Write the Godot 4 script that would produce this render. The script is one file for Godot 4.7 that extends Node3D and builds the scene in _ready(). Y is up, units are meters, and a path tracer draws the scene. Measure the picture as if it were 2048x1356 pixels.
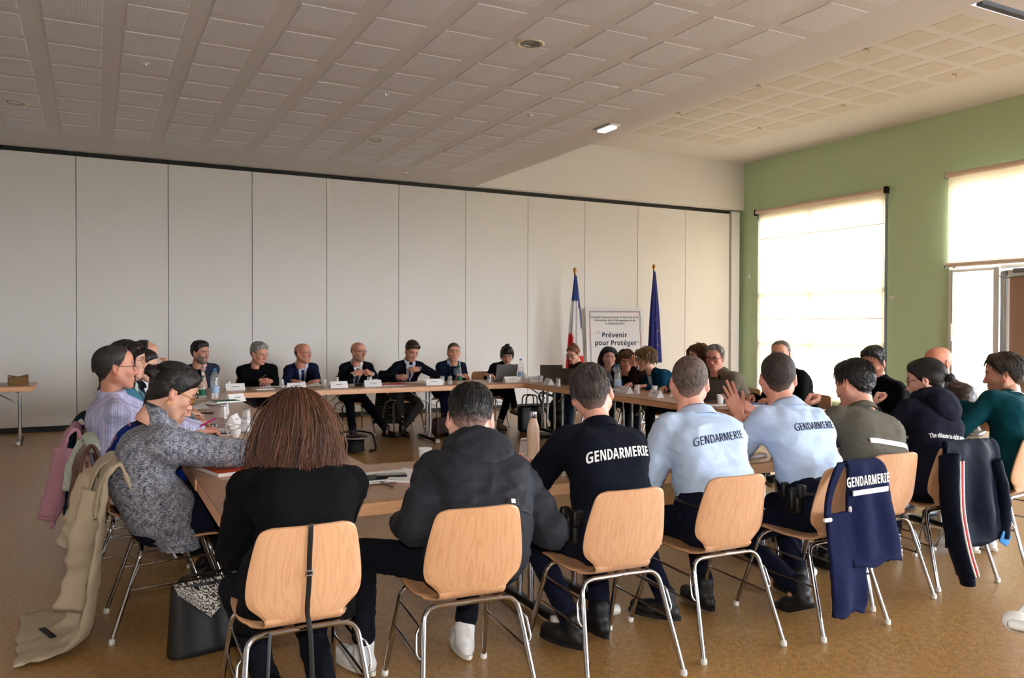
extends Node3D
# A meeting in a municipal hall: tables set in a square, thirty people seated, folding wall, green window wall.
# World: x to the right along the folding wall, z towards the camera, y up. Green wall at x = 0, folding wall at z = 0.

const CEIL := 3.94
const RAISED := 4.945
const BEAM := -6.28
const TOP := 0.74

var M := {}
var taken := {}
var rng := RandomNumberGenerator.new()


func _ready() -> void:
	rng.seed = 7
	camera_and_light()
	make_materials()
	room()
	windows()
	ceiling_fittings()
	tables()
	chairs()
	back_wall_things()
	table_things()
	floor_things()
	people()
	garments_on_chairs()


func camera_and_light() -> void:
	var cam := Camera3D.new()
	cam.name = "camera"
	cam.fov = rad_to_deg(2.0 * atan(678.0 / 1610.37))
	cam.near = 0.05
	cam.far = 80.0
	add_child(cam)
	cam.position = Vector3(-12.211, 1.48, 12.873)
	cam.basis = Basis(Vector3.UP, -0.4793) * Basis(Vector3.RIGHT, -0.0147) * Basis(Vector3.BACK, 0.003)
	cam.current = true
	# overcast daylight outside the windows
	var sky_mat := ProceduralSkyMaterial.new()
	sky_mat.sky_top_color = Color(0.86, 0.90, 0.96)
	sky_mat.sky_horizon_color = Color(0.96, 0.975, 1.0)
	sky_mat.ground_horizon_color = Color(0.78, 0.78, 0.76)
	sky_mat.ground_bottom_color = Color(0.60, 0.60, 0.58)
	sky_mat.sky_energy_multiplier = 4.2
	sky_mat.ground_energy_multiplier = 2.6
	var env := Environment.new()
	env.background_mode = Environment.BG_SKY
	env.sky = Sky.new()
	env.sky.sky_material = sky_mat
	env.tonemap_mode = Environment.TONE_MAPPER_LINEAR
	env.tonemap_exposure = 1.3
	env.sdfgi_enabled = true
	env.ssao_enabled = true
	env.ssil_enabled = true
	var we := WorldEnvironment.new()
	we.name = "world_environment"
	we.environment = env
	add_child(we)
	# the photographer's flash, on the camera
	var flash := SpotLight3D.new()
	flash.name = "camera_flash"
	add_child(flash)
	flash.position = cam.position + Vector3(0.02, 0.16, -0.02)
	flash.basis = cam.basis
	flash.spot_angle = 62.0
	flash.spot_angle_attenuation = 0.9
	flash.spot_range = 40.0
	flash.spot_attenuation = 2.0
	flash.light_energy = 4.6
	flash.light_size = 0.035
	flash.light_color = Color(1.0, 0.985, 0.97)
	flash.shadow_enabled = true


# ---------------------------------------------------------------- naming and tagging

func numbered(called: String) -> String:
	var n: int = taken.get(called, 0)
	taken[called] = n + 1
	return called if n == 0 else "%s_%03d" % [called, n]


func thing(called: String, label: String, category: String, at := Vector3.ZERO, turn := 0.0, group := "") -> Node3D:
	var o := Node3D.new()
	o.name = numbered(called)
	add_child(o)
	o.position = at
	o.rotation.y = turn
	tag(o, label, category, group)
	return o


func tag(o: Node3D, label: String, category: String, group := "") -> Node3D:
	o.set_meta("label", label)
	o.set_meta("category", category)
	if group != "":
		o.set_meta("group", group)
	return o


func obj(called: String, mesh: Mesh, material: Material, parent: Node3D = null) -> MeshInstance3D:
	var o := MeshInstance3D.new()
	o.mesh = mesh
	o.material_override = material
	o.name = numbered(called) if parent == null else called
	o.cast_shadow = GeometryInstance3D.SHADOW_CASTING_SETTING_ON
	(self if parent == null else parent).add_child(o, true)
	return o


func struct(called: String, mesh: Mesh, material: Material) -> MeshInstance3D:
	var o := obj(called, mesh, material)
	o.set_meta("kind", "structure")
	return o


func copy_of(src: Node3D, at: Vector3, turn: float, label: String) -> Node3D:
	var o: Node3D = src.duplicate()
	var plain: String = src.name
	if plain.length() > 4 and plain[-4] == "_" and plain.right(3).is_valid_int():
		plain = plain.left(-4)
	o.name = numbered(plain)
	add_child(o)
	o.position = at
	o.rotation.y = turn
	o.set_meta("label", label)
	return o


# ---------------------------------------------------------------- mesh builder
# Faces are given counter-clockwise seen from outside; normals are area weighted, so bevelled boxes keep flat faces.

class MB:
	var v := PackedVector3Array()
	var c := PackedColorArray()
	var uv := PackedVector2Array()
	var idx := PackedInt32Array()
	var col := Color.WHITE
	var xf := Transform3D.IDENTITY

	func vert(p: Vector3, t := Vector2.ZERO) -> int:
		v.append(xf * p)
		c.append(col)
		uv.append(t)
		return v.size() - 1

	func tri(a: int, b: int, d: int) -> void:
		idx.append(a)
		idx.append(b)
		idx.append(d)

	func quad(a: int, b: int, d: int, e: int) -> void:
		tri(a, b, d)
		tri(a, d, e)

	func normals() -> PackedVector3Array:
		var n := PackedVector3Array()
		n.resize(v.size())
		for t in range(0, idx.size(), 3):
			var i := idx[t]
			var j := idx[t + 1]
			var k := idx[t + 2]
			var f := (v[j] - v[i]).cross(v[k] - v[i])
			n[i] += f
			n[j] += f
			n[k] += f
		for i in n.size():
			n[i] = n[i].normalized() if n[i].length_squared() > 1e-20 else Vector3.UP
		return n

	func mesh() -> ArrayMesh:
		var a := []
		a.resize(Mesh.ARRAY_MAX)
		a[Mesh.ARRAY_VERTEX] = v
		a[Mesh.ARRAY_NORMAL] = normals()
		a[Mesh.ARRAY_COLOR] = c
		a[Mesh.ARRAY_TEX_UV] = uv
		var r := PackedInt32Array()
		r.resize(idx.size())
		for t in range(0, idx.size(), 3):
			r[t] = idx[t]
			r[t + 1] = idx[t + 2]
			r[t + 2] = idx[t + 1]
		a[Mesh.ARRAY_INDEX] = r
		var m := ArrayMesh.new()
		if v.size() > 0 and r.size() > 0:
			m.add_surface_from_arrays(Mesh.PRIMITIVE_TRIANGLES, a)
		return m

	# a box with chamfered edges
	func box(at: Vector3, size: Vector3, bevel := 0.002, turn := Basis.IDENTITY) -> MB:
		var h := size * 0.5
		var b := minf(bevel, minf(h.x, minf(h.y, h.z)) * 0.9)
		var id := {}
		for sx in [-1, 1]:
			for sy in [-1, 1]:
				for sz in [-1, 1]:
					var s := Vector3(sx, sy, sz)
					for ax in 3:
						var p := (h - Vector3(b, b, b)) * s
						p[ax] = h[ax] * s[ax]
						var t := Vector2(p.x, p.y) if ax == 2 else (Vector2(p.z, p.y) if ax == 0 else Vector2(p.x, p.z))
						id[[sx, sy, sz, ax]] = vert(at + turn * p, t)
		for ax in 3:
			var u := (ax + 1) % 3
			var w := (ax + 2) % 3
			for s in [-1, 1]:
				var q := []
				for k in [[-1, -1], [1, -1], [1, 1], [-1, 1]]:
					var key := [0, 0, 0, ax]
					key[ax] = s
					key[u] = k[0]
					key[w] = k[1]
					q.append(id[key])
				if s > 0:
					quad(q[0], q[1], q[2], q[3])
				else:
					quad(q[3], q[2], q[1], q[0])
			# edges along axis ax, between faces u and w
			for su in [-1, 1]:
				for sw in [-1, 1]:
					var e := []
					for k in [[-1, u], [-1, w], [1, w], [1, u]]:
						var key := [0, 0, 0, k[1]]
						key[ax] = k[0]
						key[u] = su
						key[w] = sw
						e.append(id[key])
					if su * sw > 0:
						quad(e[0], e[1], e[2], e[3])
					else:
						quad(e[0], e[3], e[2], e[1])
		for sx in [-1, 1]:
			for sy in [-1, 1]:
				for sz in [-1, 1]:
					var a: int = id[[sx, sy, sz, 0]]
					var d: int = id[[sx, sy, sz, 1]]
					var e: int = id[[sx, sy, sz, 2]]
					if sx * sy * sz > 0:
						tri(a, d, e)
					else:
						tri(a, e, d)
		return self

	# a tube along points; radius one number or one per point; flat squashes it along the given up
	func tube(pts: Array, rad: Variant, sides := 8, caps := true, closed := false, squash := 1.0, up0 := Vector3.ZERO) -> MB:
		var n := pts.size()
		var rings := []
		var side := up0
		var run := 0.0
		for i in n:
			var a: Vector3 = pts[(i - 1 + n) % n] if closed or i > 0 else pts[0]
			var b: Vector3 = pts[(i + 1) % n] if closed or i < n - 1 else pts[n - 1]
			var t := (b - a).normalized()
			if side.length_squared() < 1e-6:
				side = Vector3.UP if absf(t.y) < 0.9 else Vector3.RIGHT
			side = (side - t * side.dot(t)).normalized()
			var w := t.cross(side)
			var r: float = rad[i] if rad is Array or rad is PackedFloat32Array else rad
			var ring := []
			if i > 0:
				run += (pts[i] as Vector3).distance_to(pts[i - 1])
			for k in sides:
				var g := TAU * k / sides
				ring.append(vert((pts[i] as Vector3) + (side * cos(g) * squash + w * sin(g)) * r, Vector2(float(k) / sides, run)))
			rings.append(ring)
		for i in (n if closed else n - 1):
			var p: Array = rings[i]
			var q: Array = rings[(i + 1) % n]
			for k in sides:
				var l := (k + 1) % sides
				quad(p[k], p[l], q[l], q[k])
		if caps and not closed:
			var s := vert(pts[0])
			var e := vert(pts[n - 1])
			for k in sides:
				var l := (k + 1) % sides
				tri(s, rings[0][l], rings[0][k])
				tri(e, rings[n - 1][k], rings[n - 1][l])
		return self

	# turned about the y axis; profile of (radius, height) from the bottom of the outside upwards
	func lathe(profile: Array, segs := 20, at := Vector3.ZERO, turn := Basis.IDENTITY) -> MB:
		var rows := []
		for p in profile:
			var row := []
			if p.x < 1e-5:
				row.append(vert(at + turn * Vector3(0, p.y, 0)))
			else:
				for k in segs:
					var g := TAU * k / segs
					row.append(vert(at + turn * Vector3(p.x * sin(g), p.y, p.x * cos(g)), Vector2(float(k) / segs, p.y)))
			rows.append(row)
		for i in rows.size() - 1:
			var a: Array = rows[i]
			var b: Array = rows[i + 1]
			for k in segs:
				var l := (k + 1) % segs
				if a.size() == 1 and b.size() > 1:
					tri(a[0], b[l], b[k])
				elif b.size() == 1 and a.size() > 1:
					tri(a[k], a[l], b[0])
				elif a.size() > 1:
					quad(a[k], a[l], b[l], b[k])
		return self

	# a closed sheet of the given thickness over a grid of points (rows of equal length); front is where u x v points
	func sheet(grid: Array, thick: float, wrap := false) -> MB:
		var nv := grid.size()
		var nu: int = grid[0].size()
		var nrm := []
		for j in nv:
			var row := []
			for i in nu:
				var l: Vector3 = grid[j][(i - 1 + nu) % nu] if wrap or i > 0 else grid[j][i]
				var r: Vector3 = grid[j][(i + 1) % nu] if wrap or i < nu - 1 else grid[j][i]
				var d: Vector3 = grid[maxi(j - 1, 0)][i]
				var u: Vector3 = grid[mini(j + 1, nv - 1)][i]
				var n := (r - l).cross(u - d)
				row.append(n.normalized() if n.length_squared() > 1e-18 else Vector3.UP)
			nrm.append(row)
		var f := []
		var b := []
		for j in nv:
			var fr := []
			var br := []
			for i in nu:
				var t := Vector2(float(i) / maxi(nu - 1, 1), float(j) / maxi(nv - 1, 1))
				fr.append(vert(grid[j][i] + nrm[j][i] * thick * 0.5, t))
				br.append(vert(grid[j][i] - nrm[j][i] * thick * 0.5, t))
			f.append(fr)
			b.append(br)
		for j in nv - 1:
			for i in (nu if wrap else nu - 1):
				var k := (i + 1) % nu
				quad(f[j][i], f[j][k], f[j + 1][k], f[j + 1][i])
				quad(b[j][i], b[j + 1][i], b[j + 1][k], b[j][k])
		for i in (nu if wrap else nu - 1):
			var k := (i + 1) % nu
			quad(b[0][i], b[0][k], f[0][k], f[0][i])
			quad(f[nv - 1][i], f[nv - 1][k], b[nv - 1][k], b[nv - 1][i])
		if not wrap:
			for j in nv - 1:
				quad(b[j + 1][0], b[j][0], f[j][0], f[j + 1][0])
				quad(f[j + 1][nu - 1], f[j][nu - 1], b[j][nu - 1], b[j + 1][nu - 1])
		return self

	# a flat outline (counter-clockwise in x, y) given depth in z
	func prism(outline: PackedVector2Array, depth: float, at := Vector3.ZERO, turn := Basis.IDENTITY) -> MB:
		var o := outline
		if Geometry2D.is_polygon_clockwise(o):
			o = o.duplicate()
			o.reverse()
		var tris := Geometry2D.triangulate_polygon(o)
		for s in [1, -1]:
			var first := v.size()
			for p in o:
				vert(at + turn * Vector3(p.x, p.y, s * depth * 0.5), p)
			for t in range(0, tris.size(), 3):
				var a := o[tris[t]]
				var b := o[tris[t + 1]]
				var d := o[tris[t + 2]]
				var ccw := (b - a).cross(d - a) > 0.0
				if ccw == (s > 0):
					tri(first + tris[t], first + tris[t + 1], first + tris[t + 2])
				else:
					tri(first + tris[t], first + tris[t + 2], first + tris[t + 1])
		for i in o.size():
			var p := o[i]
			var q := o[(i + 1) % o.size()]
			var h := depth * 0.5
			quad(vert(at + turn * Vector3(p.x, p.y, -h)), vert(at + turn * Vector3(q.x, q.y, -h)), vert(at + turn * Vector3(q.x, q.y, h)), vert(at + turn * Vector3(p.x, p.y, h)))
		return self

	func ball(at: Vector3, r: Vector3, segs := 12, turn := Basis.IDENTITY) -> MB:
		var rows := []
		var m := segs / 2
		for j in m + 1:
			var g := -PI / 2 + PI * j / m
			var row := []
			if j == 0 or j == m:
				row.append(vert(at + turn * (Vector3(0, sin(g), 0) * r)))
			else:
				for k in segs:
					var h := TAU * k / segs
					row.append(vert(at + turn * (Vector3(cos(g) * sin(h), sin(g), cos(g) * cos(h)) * r)))
			rows.append(row)
		for j in m:
			for k in segs:
				var l := (k + 1) % segs
				if j == 0:
					tri(rows[0][0], rows[1][l], rows[1][k])
				elif j == m - 1:
					tri(rows[j][k], rows[j][l], rows[m][0])
				else:
					quad(rows[j][k], rows[j][l], rows[j + 1][l], rows[j + 1][k])
		return self

	func join(o: MB, t := Transform3D.IDENTITY) -> MB:
		var first := v.size()
		var flip := t.basis.determinant() < 0.0
		for i in o.v.size():
			v.append(xf * (t * o.v[i]))
		c.append_array(o.c)
		uv.append_array(o.uv)
		for k in range(0, o.idx.size(), 3):
			tri(first + o.idx[k], first + o.idx[k + (2 if flip else 1)], first + o.idx[k + (1 if flip else 2)])
		return self


static func bend(pts: Array, r: float, steps := 4) -> Array:
	# rounds the corners of a polyline
	var out := [pts[0]]
	for i in range(1, pts.size() - 1):
		var p: Vector3 = pts[i]
		var a: Vector3 = pts[i - 1] - p
		var b: Vector3 = pts[i + 1] - p
		var l := minf(r, minf(a.length(), b.length()) * 0.49)
		var s := p + a.normalized() * l
		var e := p + b.normalized() * l
		for k in steps + 1:
			var t := float(k) / steps
			out.append(s.lerp(p, t).lerp(p.lerp(e, t), t))
	out.append(pts[-1])
	return out


func tinted(c: Color) -> Color:
	return c.srgb_to_linear()


# ---------------------------------------------------------------- materials

func noise(freq: float, seed_: int, kind := FastNoiseLite.TYPE_SIMPLEX_SMOOTH, octaves := 4) -> FastNoiseLite:
	var n := FastNoiseLite.new()
	n.noise_type = kind
	n.frequency = freq
	n.seed = seed_
	n.fractal_octaves = octaves
	return n


func noise_tex(freq: float, seed_: int, lo: Color, hi: Color, size := 256, octaves := 4, bumps := false) -> NoiseTexture2D:
	var t := NoiseTexture2D.new()
	t.width = size
	t.height = size
	t.seamless = true
	t.noise = noise(freq, seed_, FastNoiseLite.TYPE_SIMPLEX_SMOOTH, octaves)
	t.as_normal_map = bumps
	if not bumps:
		var g := Gradient.new()
		g.set_color(0, lo)
		g.set_color(1, hi)
		t.color_ramp = g
	return t


func mat(called: String, color: Color, rough := 0.8, metal := 0.0) -> StandardMaterial3D:
	var m := StandardMaterial3D.new()
	m.resource_name = called
	m.albedo_color = color
	m.roughness = rough
	m.metallic = metal
	M[called] = m
	return m


func triplanar(m: StandardMaterial3D, scale: float, world := false) -> StandardMaterial3D:
	m.uv1_triplanar = true
	m.uv1_world_triplanar = world
	m.uv1_scale = Vector3.ONE * scale
	return m


# a picture worked out pixel by pixel (values are sRGB)
func painted(w: int, h: int, fn: Callable) -> ImageTexture:
	var im := Image.create(w, h, false, Image.FORMAT_RGB8)
	for y in h:
		for x in w:
			im.set_pixel(x, y, fn.call(x, y))
	return ImageTexture.create_from_image(im)


func beech(seed_: int, light: Color, dark: Color, along := 1.0) -> ImageTexture:
	# rotary-cut beech: wavering cathedral lines, fine pores along the grain (v)
	var big := noise(0.006, seed_, FastNoiseLite.TYPE_SIMPLEX_SMOOTH, 3)
	var fine := noise(0.09, seed_ + 1, FastNoiseLite.TYPE_SIMPLEX, 2)
	return painted(384, 384, func(x, y):
		var b: float = big.get_noise_2d(x * 2.2, y * 0.55 * along)
		var ring: float = 0.5 + 0.5 * sin(b * 15.0 + x * 0.045)
		ring = pow(ring, 3.0)
		var pore: float = fine.get_noise_2d(x * 2.6, y * 0.16) * 0.5 + 0.5
		return light.lerp(dark, clampf(ring * 0.38 + pore * 0.26, 0.0, 1.0)))


func cloth(called: String, color: Color, weave := 180.0, depth := 0.06, rough := 0.92, sheen := 0.07) -> StandardMaterial3D:
	var m := mat(called, color, rough)
	m.heightmap_enabled = true
	m.heightmap_texture = tex_weave
	m.heightmap_scale = depth
	m.heightmap_deep_parallax = false
	triplanar(m, weave / 24.0)
	m.metallic_specular = 0.22
	m.rim_enabled = sheen > 0.0
	m.rim = sheen
	m.rim_tint = 0.6
	return m


var tex_weave: Texture2D
var tex_hair: Texture2D


func make_materials() -> void:
	tex_weave = noise_tex(0.11, 5, Color.BLACK, Color.WHITE, 256, 3)
	# floor: brown fibre-marked linoleum, polished
	var f := mat("floor", Color.WHITE, 0.3)
	var fa := noise(0.035, 11, FastNoiseLite.TYPE_SIMPLEX, 3)
	var fb := noise(0.22, 12, FastNoiseLite.TYPE_SIMPLEX, 2)
	f.albedo_texture = painted(512, 512, func(x, y):
		var n: float = fb.get_noise_2d((x + y * 0.5) * 0.55, (y - x * 0.5) * 1.6)
		var w: float = fa.get_noise_2d(x, y)
		var t := clampf(0.5 + n * 0.75 + w * 0.25, 0.0, 1.0)
		return Color(0.50, 0.36, 0.185).lerp(Color(0.775, 0.615, 0.39), t))
	triplanar(f, 1.05, true)
	f.heightmap_enabled = true
	f.heightmap_texture = noise_tex(0.16, 14, Color.BLACK, Color.WHITE, 512, 2)
	f.heightmap_scale = 0.05
	f.metallic_specular = 0.55
	# walls and ceiling
	for spec in [["wall_white", Color(0.87, 0.855, 0.835), 0.55], ["panel_white", Color(0.88, 0.868, 0.85), 0.5], ["ceiling", Color(0.87, 0.85, 0.84), 0.9],
			["green", Color(0.75, 0.835, 0.67), 0.85], ["track", Color(0.06, 0.055, 0.05), 0.6], ["dark_base", Color(0.10, 0.085, 0.075), 0.6], ["frame_white", Color(0.90, 0.90, 0.88), 0.4]]:
		var m := mat(spec[0], spec[1], spec[2])
		m.heightmap_enabled = true
		m.heightmap_texture = tex_weave
		m.heightmap_scale = 0.02
		triplanar(m, 3.0, true)
	# perforated plasterboard fields: rows of small holes
	for spec in [["perforated", Color(0.915, 0.905, 0.912), Color(0.76, 0.75, 0.755)], ["perforated_dark", Color(0.855, 0.825, 0.785), Color(0.72, 0.69, 0.645)]]:
		var m := mat(spec[0], Color.WHITE, 0.9)
		var a: Color = spec[1]
		var b: Color = spec[2]
		m.albedo_texture = painted(64, 64, func(x, y):
			var d := Vector2(fposmod(x, 16.0) - 7.5, fposmod(y, 16.0) - 7.5).length()
			return b if d < 3.4 else a)
		triplanar(m, 1.0 / 0.088, true)
	# beech
	var w1 := mat("chair_ply", Color.WHITE, 0.42)
	w1.albedo_texture = beech(21, Color(0.835, 0.645, 0.485), Color(0.74, 0.53, 0.37))
	w1.clearcoat_enabled = true
	w1.clearcoat = 0.12
	w1.clearcoat_roughness = 0.25
	var w2 := mat("chair_ply_b", Color.WHITE, 0.36)
	w2.albedo_texture = beech(33, Color(0.825, 0.63, 0.465), Color(0.72, 0.51, 0.35))
	w2.clearcoat_enabled = true
	w2.clearcoat = 0.12
	w2.clearcoat_roughness = 0.25
	var tt := mat("table_top", Color.WHITE, 0.30)
	tt.albedo_texture = beech(41, Color(0.72, 0.55, 0.41), Color(0.60, 0.44, 0.32), 0.6)
	triplanar(tt, 0.9)
	var te := mat("table_edge", Color.WHITE, 0.4)
	var eg := noise(0.05, 43)
	te.albedo_texture = painted(256, 256, func(x, y): return Color(0.95, 0.745, 0.57).lerp(Color(0.86, 0.63, 0.46), clampf(0.5 + 0.8 * eg.get_noise_2d(x * 0.25, y * 9.0), 0.0, 1.0)))
	triplanar(te, 2.0)
	# metals, plastics, paper
	mat("chrome", Color(0.74, 0.74, 0.75), 0.10, 1.0)
	mat("steel", Color(0.62, 0.63, 0.64), 0.28, 1.0)
	mat("brass", Color(0.72, 0.52, 0.22), 0.3, 1.0)
	mat("black_plastic", Color(0.045, 0.045, 0.048), 0.45)
	mat("dark_metal", Color(0.05, 0.05, 0.055), 0.4, 0.4)
	mat("clear_plastic", Color(0.86, 0.85, 0.82), 0.25)
	mat("white_plastic", Color(0.90, 0.90, 0.89), 0.35)
	mat("paper", Color(0.93, 0.925, 0.92), 0.8)
	mat("paper_cream", Color(0.90, 0.865, 0.77), 0.8)
	mat("porcelain", Color(0.93, 0.92, 0.90), 0.18)
	mat("print_grey", Color(0.36, 0.36, 0.37), 0.8)
	mat("ink_blue", Color(0.06, 0.13, 0.32), 0.8)
	mat("card_brown", Color(0.50, 0.37, 0.22), 0.9)
	mat("orange_cover", Color(0.82, 0.30, 0.05), 0.5)
	mat("screen_grey", Color(0.34, 0.31, 0.29), 0.35, 0.3)
	mat("screen_silver", Color(0.42, 0.41, 0.40), 0.4, 0.35)
	mat("bottle_green", Color(0.02, 0.33, 0.18), 0.4)
	mat("cap_blue", Color(0.13, 0.48, 0.75), 0.4)
	mat("label_blue", Color(0.62, 0.73, 0.86), 0.6)
	mat("label_green", Color(0.05, 0.42, 0.30), 0.6)
	mat("pink", Color(0.86, 0.06, 0.50), 0.4)
	mat("red", Color(0.72, 0.05, 0.07), 0.5)
	mat("cream_bottle", Color(0.86, 0.74, 0.64), 0.35)
	var g := mat("glass", Color(1, 1, 1, 0.10), 0.02)
	g.transparency = BaseMaterial3D.TRANSPARENCY_ALPHA
	g.metallic_specular = 0.75
	var wg := mat("pane", Color(0.95, 1, 0.98, 0.06), 0.02)
	wg.transparency = BaseMaterial3D.TRANSPARENCY_ALPHA
	var lens := mat("lens", Color(0.9, 0.92, 0.95, 0.12), 0.02)
	lens.transparency = BaseMaterial3D.TRANSPARENCY_ALPHA
	var bl := mat("blind", Color(0.95, 0.91, 0.85), 0.9)
	bl.backlight_enabled = true
	bl.backlight = Color(0.88, 0.845, 0.785)
	triplanar(bl, 8.0)
	bl.heightmap_enabled = true
	bl.heightmap_texture = tex_weave
	bl.heightmap_scale = 0.02
	mat("blind_hem", Color(0.87, 0.77, 0.69), 0.7)
	mat("door_brown", Color(0.63, 0.50, 0.41), 0.8)
	var lamp := mat("lamp_glow", Color(1, 1, 1), 0.5)
	lamp.emission_enabled = true
	lamp.emission = Color(1.0, 1.0, 0.96)
	lamp.emission_energy_multiplier = 2.5
	mat("lamp_grille", Color(0.47, 0.47, 0.40), 0.35, 0.6)


# ---------------------------------------------------------------- room

func room() -> void:
	struct("floor", MB.new().box(Vector3(-8, -0.1, 9), Vector3(16.4, 0.2, 18.8), 0.001).mesh(), M.floor)
	# folding wall: a carcass, its panels, the dark track over them
	var wb := struct("wall_back", MB.new().box(Vector3(-8.2, 2.6, -0.28), Vector3(16.6, 5.4, 0.16), 0.001).mesh(), M.wall_white)
	var seams := [-16.05, -14.83, -13.62, -12.425, -11.223, -10.023, -8.86, -7.636, -6.401, -5.156, -3.928, -2.692, -1.503, -0.324]
	for i in seams.size() - 1:
		var a: float = seams[i]
		var b: float = seams[i + 1]
		obj("panel", MB.new().box(Vector3((a + b) / 2, 1.975, -0.12), Vector3(b - a - 0.007, 3.80, 0.08), 0.004).mesh(), M.panel_white, wb)
	obj("seam_backing", MB.new().box(Vector3(-8.19, 1.98, -0.17), Vector3(15.7, 3.8, 0.02), 0.001).mesh(), M.track, wb)
	obj("track", MB.new().box(Vector3(-8.19, 3.905, -0.13), Vector3(15.74, 0.06, 0.10), 0.002).mesh(), M.track, wb)
	obj("track_lip", MB.new().box(Vector3(-3.3, 3.950, -0.035), Vector3(5.9, 0.016, 0.05), 0.002).mesh(), M.wall_white, wb)
	obj("jamb", MB.new().box(Vector3(-0.20, 1.96, -0.10), Vector3(0.22, 3.92, 0.14), 0.004).mesh(), M.wall_white, wb)
	struct("baseboard_back", MB.new().box(Vector3(-8.2, 0.035, -0.115), Vector3(15.8, 0.07, 0.11), 0.003).mesh(), M.dark_base)
	struct("trim_1", MB.new().box(Vector3(-3.15, 4.47, -0.1), Vector3(6.3, 1.02, 0.2), 0.002).mesh(), M.wall_white)
	struct("wall_left", MB.new().box(Vector3(-16.2, 2.4, 9), Vector3(0.2, 5.2, 18.8), 0.001).mesh(), M.wall_white)
	# wall behind the camera, with a tall clear window
	var wf := MB.new()
	for b in [[-16.3, -6.2], [-3.2, 0.3]]:
		wf.box(Vector3((b[0] + b[1]) / 2, 2.6, 18.3), Vector3(b[1] - b[0], 5.4, 0.2), 0.002)
	for b in [[-6.2, -3.2]]:
		wf.box(Vector3((b[0] + b[1]) / 2, 0.25, 18.3), Vector3(b[1] - b[0], 0.7, 0.2), 0.002)
		wf.box(Vector3((b[0] + b[1]) / 2, 4.35, 18.3), Vector3(b[1] - b[0], 1.9, 0.2), 0.002)
	struct("wall_front", wf.mesh(), M.wall_white)
	# green wall with its openings: window (z .42-3.44), door and sidelight (4.6-8.3), two more windows beyond the frame
	var g := MB.new()
	var openings := [[0.43, 3.44, 0.12, 3.80], [4.62, 8.10, 0.0, 3.86], [9.40, 12.4, 0.12, 3.80], [13.6, 16.6, 0.12, 3.80]]
	var at := -0.3
	for o in openings:
		g.box(Vector3(0.11, 2.55, (at + o[0]) / 2), Vector3(0.22, 5.3, o[0] - at), 0.002)
		g.box(Vector3(0.11, (o[3] + 5.2) / 2, (o[0] + o[1]) / 2), Vector3(0.22, 5.2 - o[3], o[1] - o[0]), 0.002)
		if o[2] > 0.0:
			g.box(Vector3(0.11, o[2] / 2, (o[0] + o[1]) / 2), Vector3(0.22, o[2], o[1] - o[0]), 0.002)
		at = o[1]
	g.box(Vector3(0.11, 2.55, (at + 18.3) / 2), Vector3(0.22, 5.3, 18.3 - at), 0.002)
	struct("wall_right", g.mesh(), M.green)
	# ceiling: low part with a raised bay along the green wall
	var c := MB.new()
	c.box(Vector3((-16.2 + BEAM) / 2, CEIL + 0.11, 9), Vector3(16.2 + BEAM, 0.22, 18.8), 0.002)
	c.box(Vector3(BEAM - 0.06, 4.55, 4.35), Vector3(0.12, 1.0, 9.0), 0.002)
	c.box(Vector3((BEAM + 0.2) / 2, RAISED + 0.1, 4.3), Vector3(0.4 - BEAM, 0.2, 9.4), 0.002)
	c.box(Vector3((BEAM + 0.2) / 2, 4.55, 8.85), Vector3(0.2 - BEAM, 1.0, 0.12), 0.002)
	c.box(Vector3((BEAM + 0.2) / 2, CEIL + 0.11, 13.75), Vector3(0.2 - BEAM, 0.22, 9.25), 0.002)
	c.box(Vector3((BEAM + 0.2) / 2, CEIL + 0.11, 8.94), Vector3(0.2 - BEAM, 0.22, 0.14), 0.002)
	var ceil_o := struct("ceiling", c.mesh(), M.ceiling)
	obj("track_slot", MB.new().box(Vector3(-3.1, CEIL + 0.02, 9.06), Vector3(6.3, 0.06, 0.05), 0.002).mesh(), M.track, ceil_o)
	# perforated fields: shared mesh, one node each
	var tile := MB.new().box(Vector3.ZERO, Vector3(0.424, 0.008, 0.50), 0.0025).mesh()
	for i in range(-3, 10):
		for k in range(0, 13):
			var x := -12.347 + 0.5885 * i
			var z := 1.36 + 0.6315 * k
			if x > -6.9:
				continue
			var t := obj("perforated_panel", tile, M.perforated, ceil_o)
			t.position = Vector3(x, CEIL - 0.001, z)
	for i in range(0, 7):
		for k in range(0, 12):
			var x := -5.55 + 0.5885 * i + 0.30
			var z := 1.40 + 0.6315 * k
			if x > -1.35 or z > 8.5:
				continue
			var t := obj("perforated_panel", tile, M.perforated_dark, ceil_o)
			t.position = Vector3(x, RAISED - 0.001, z)


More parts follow.
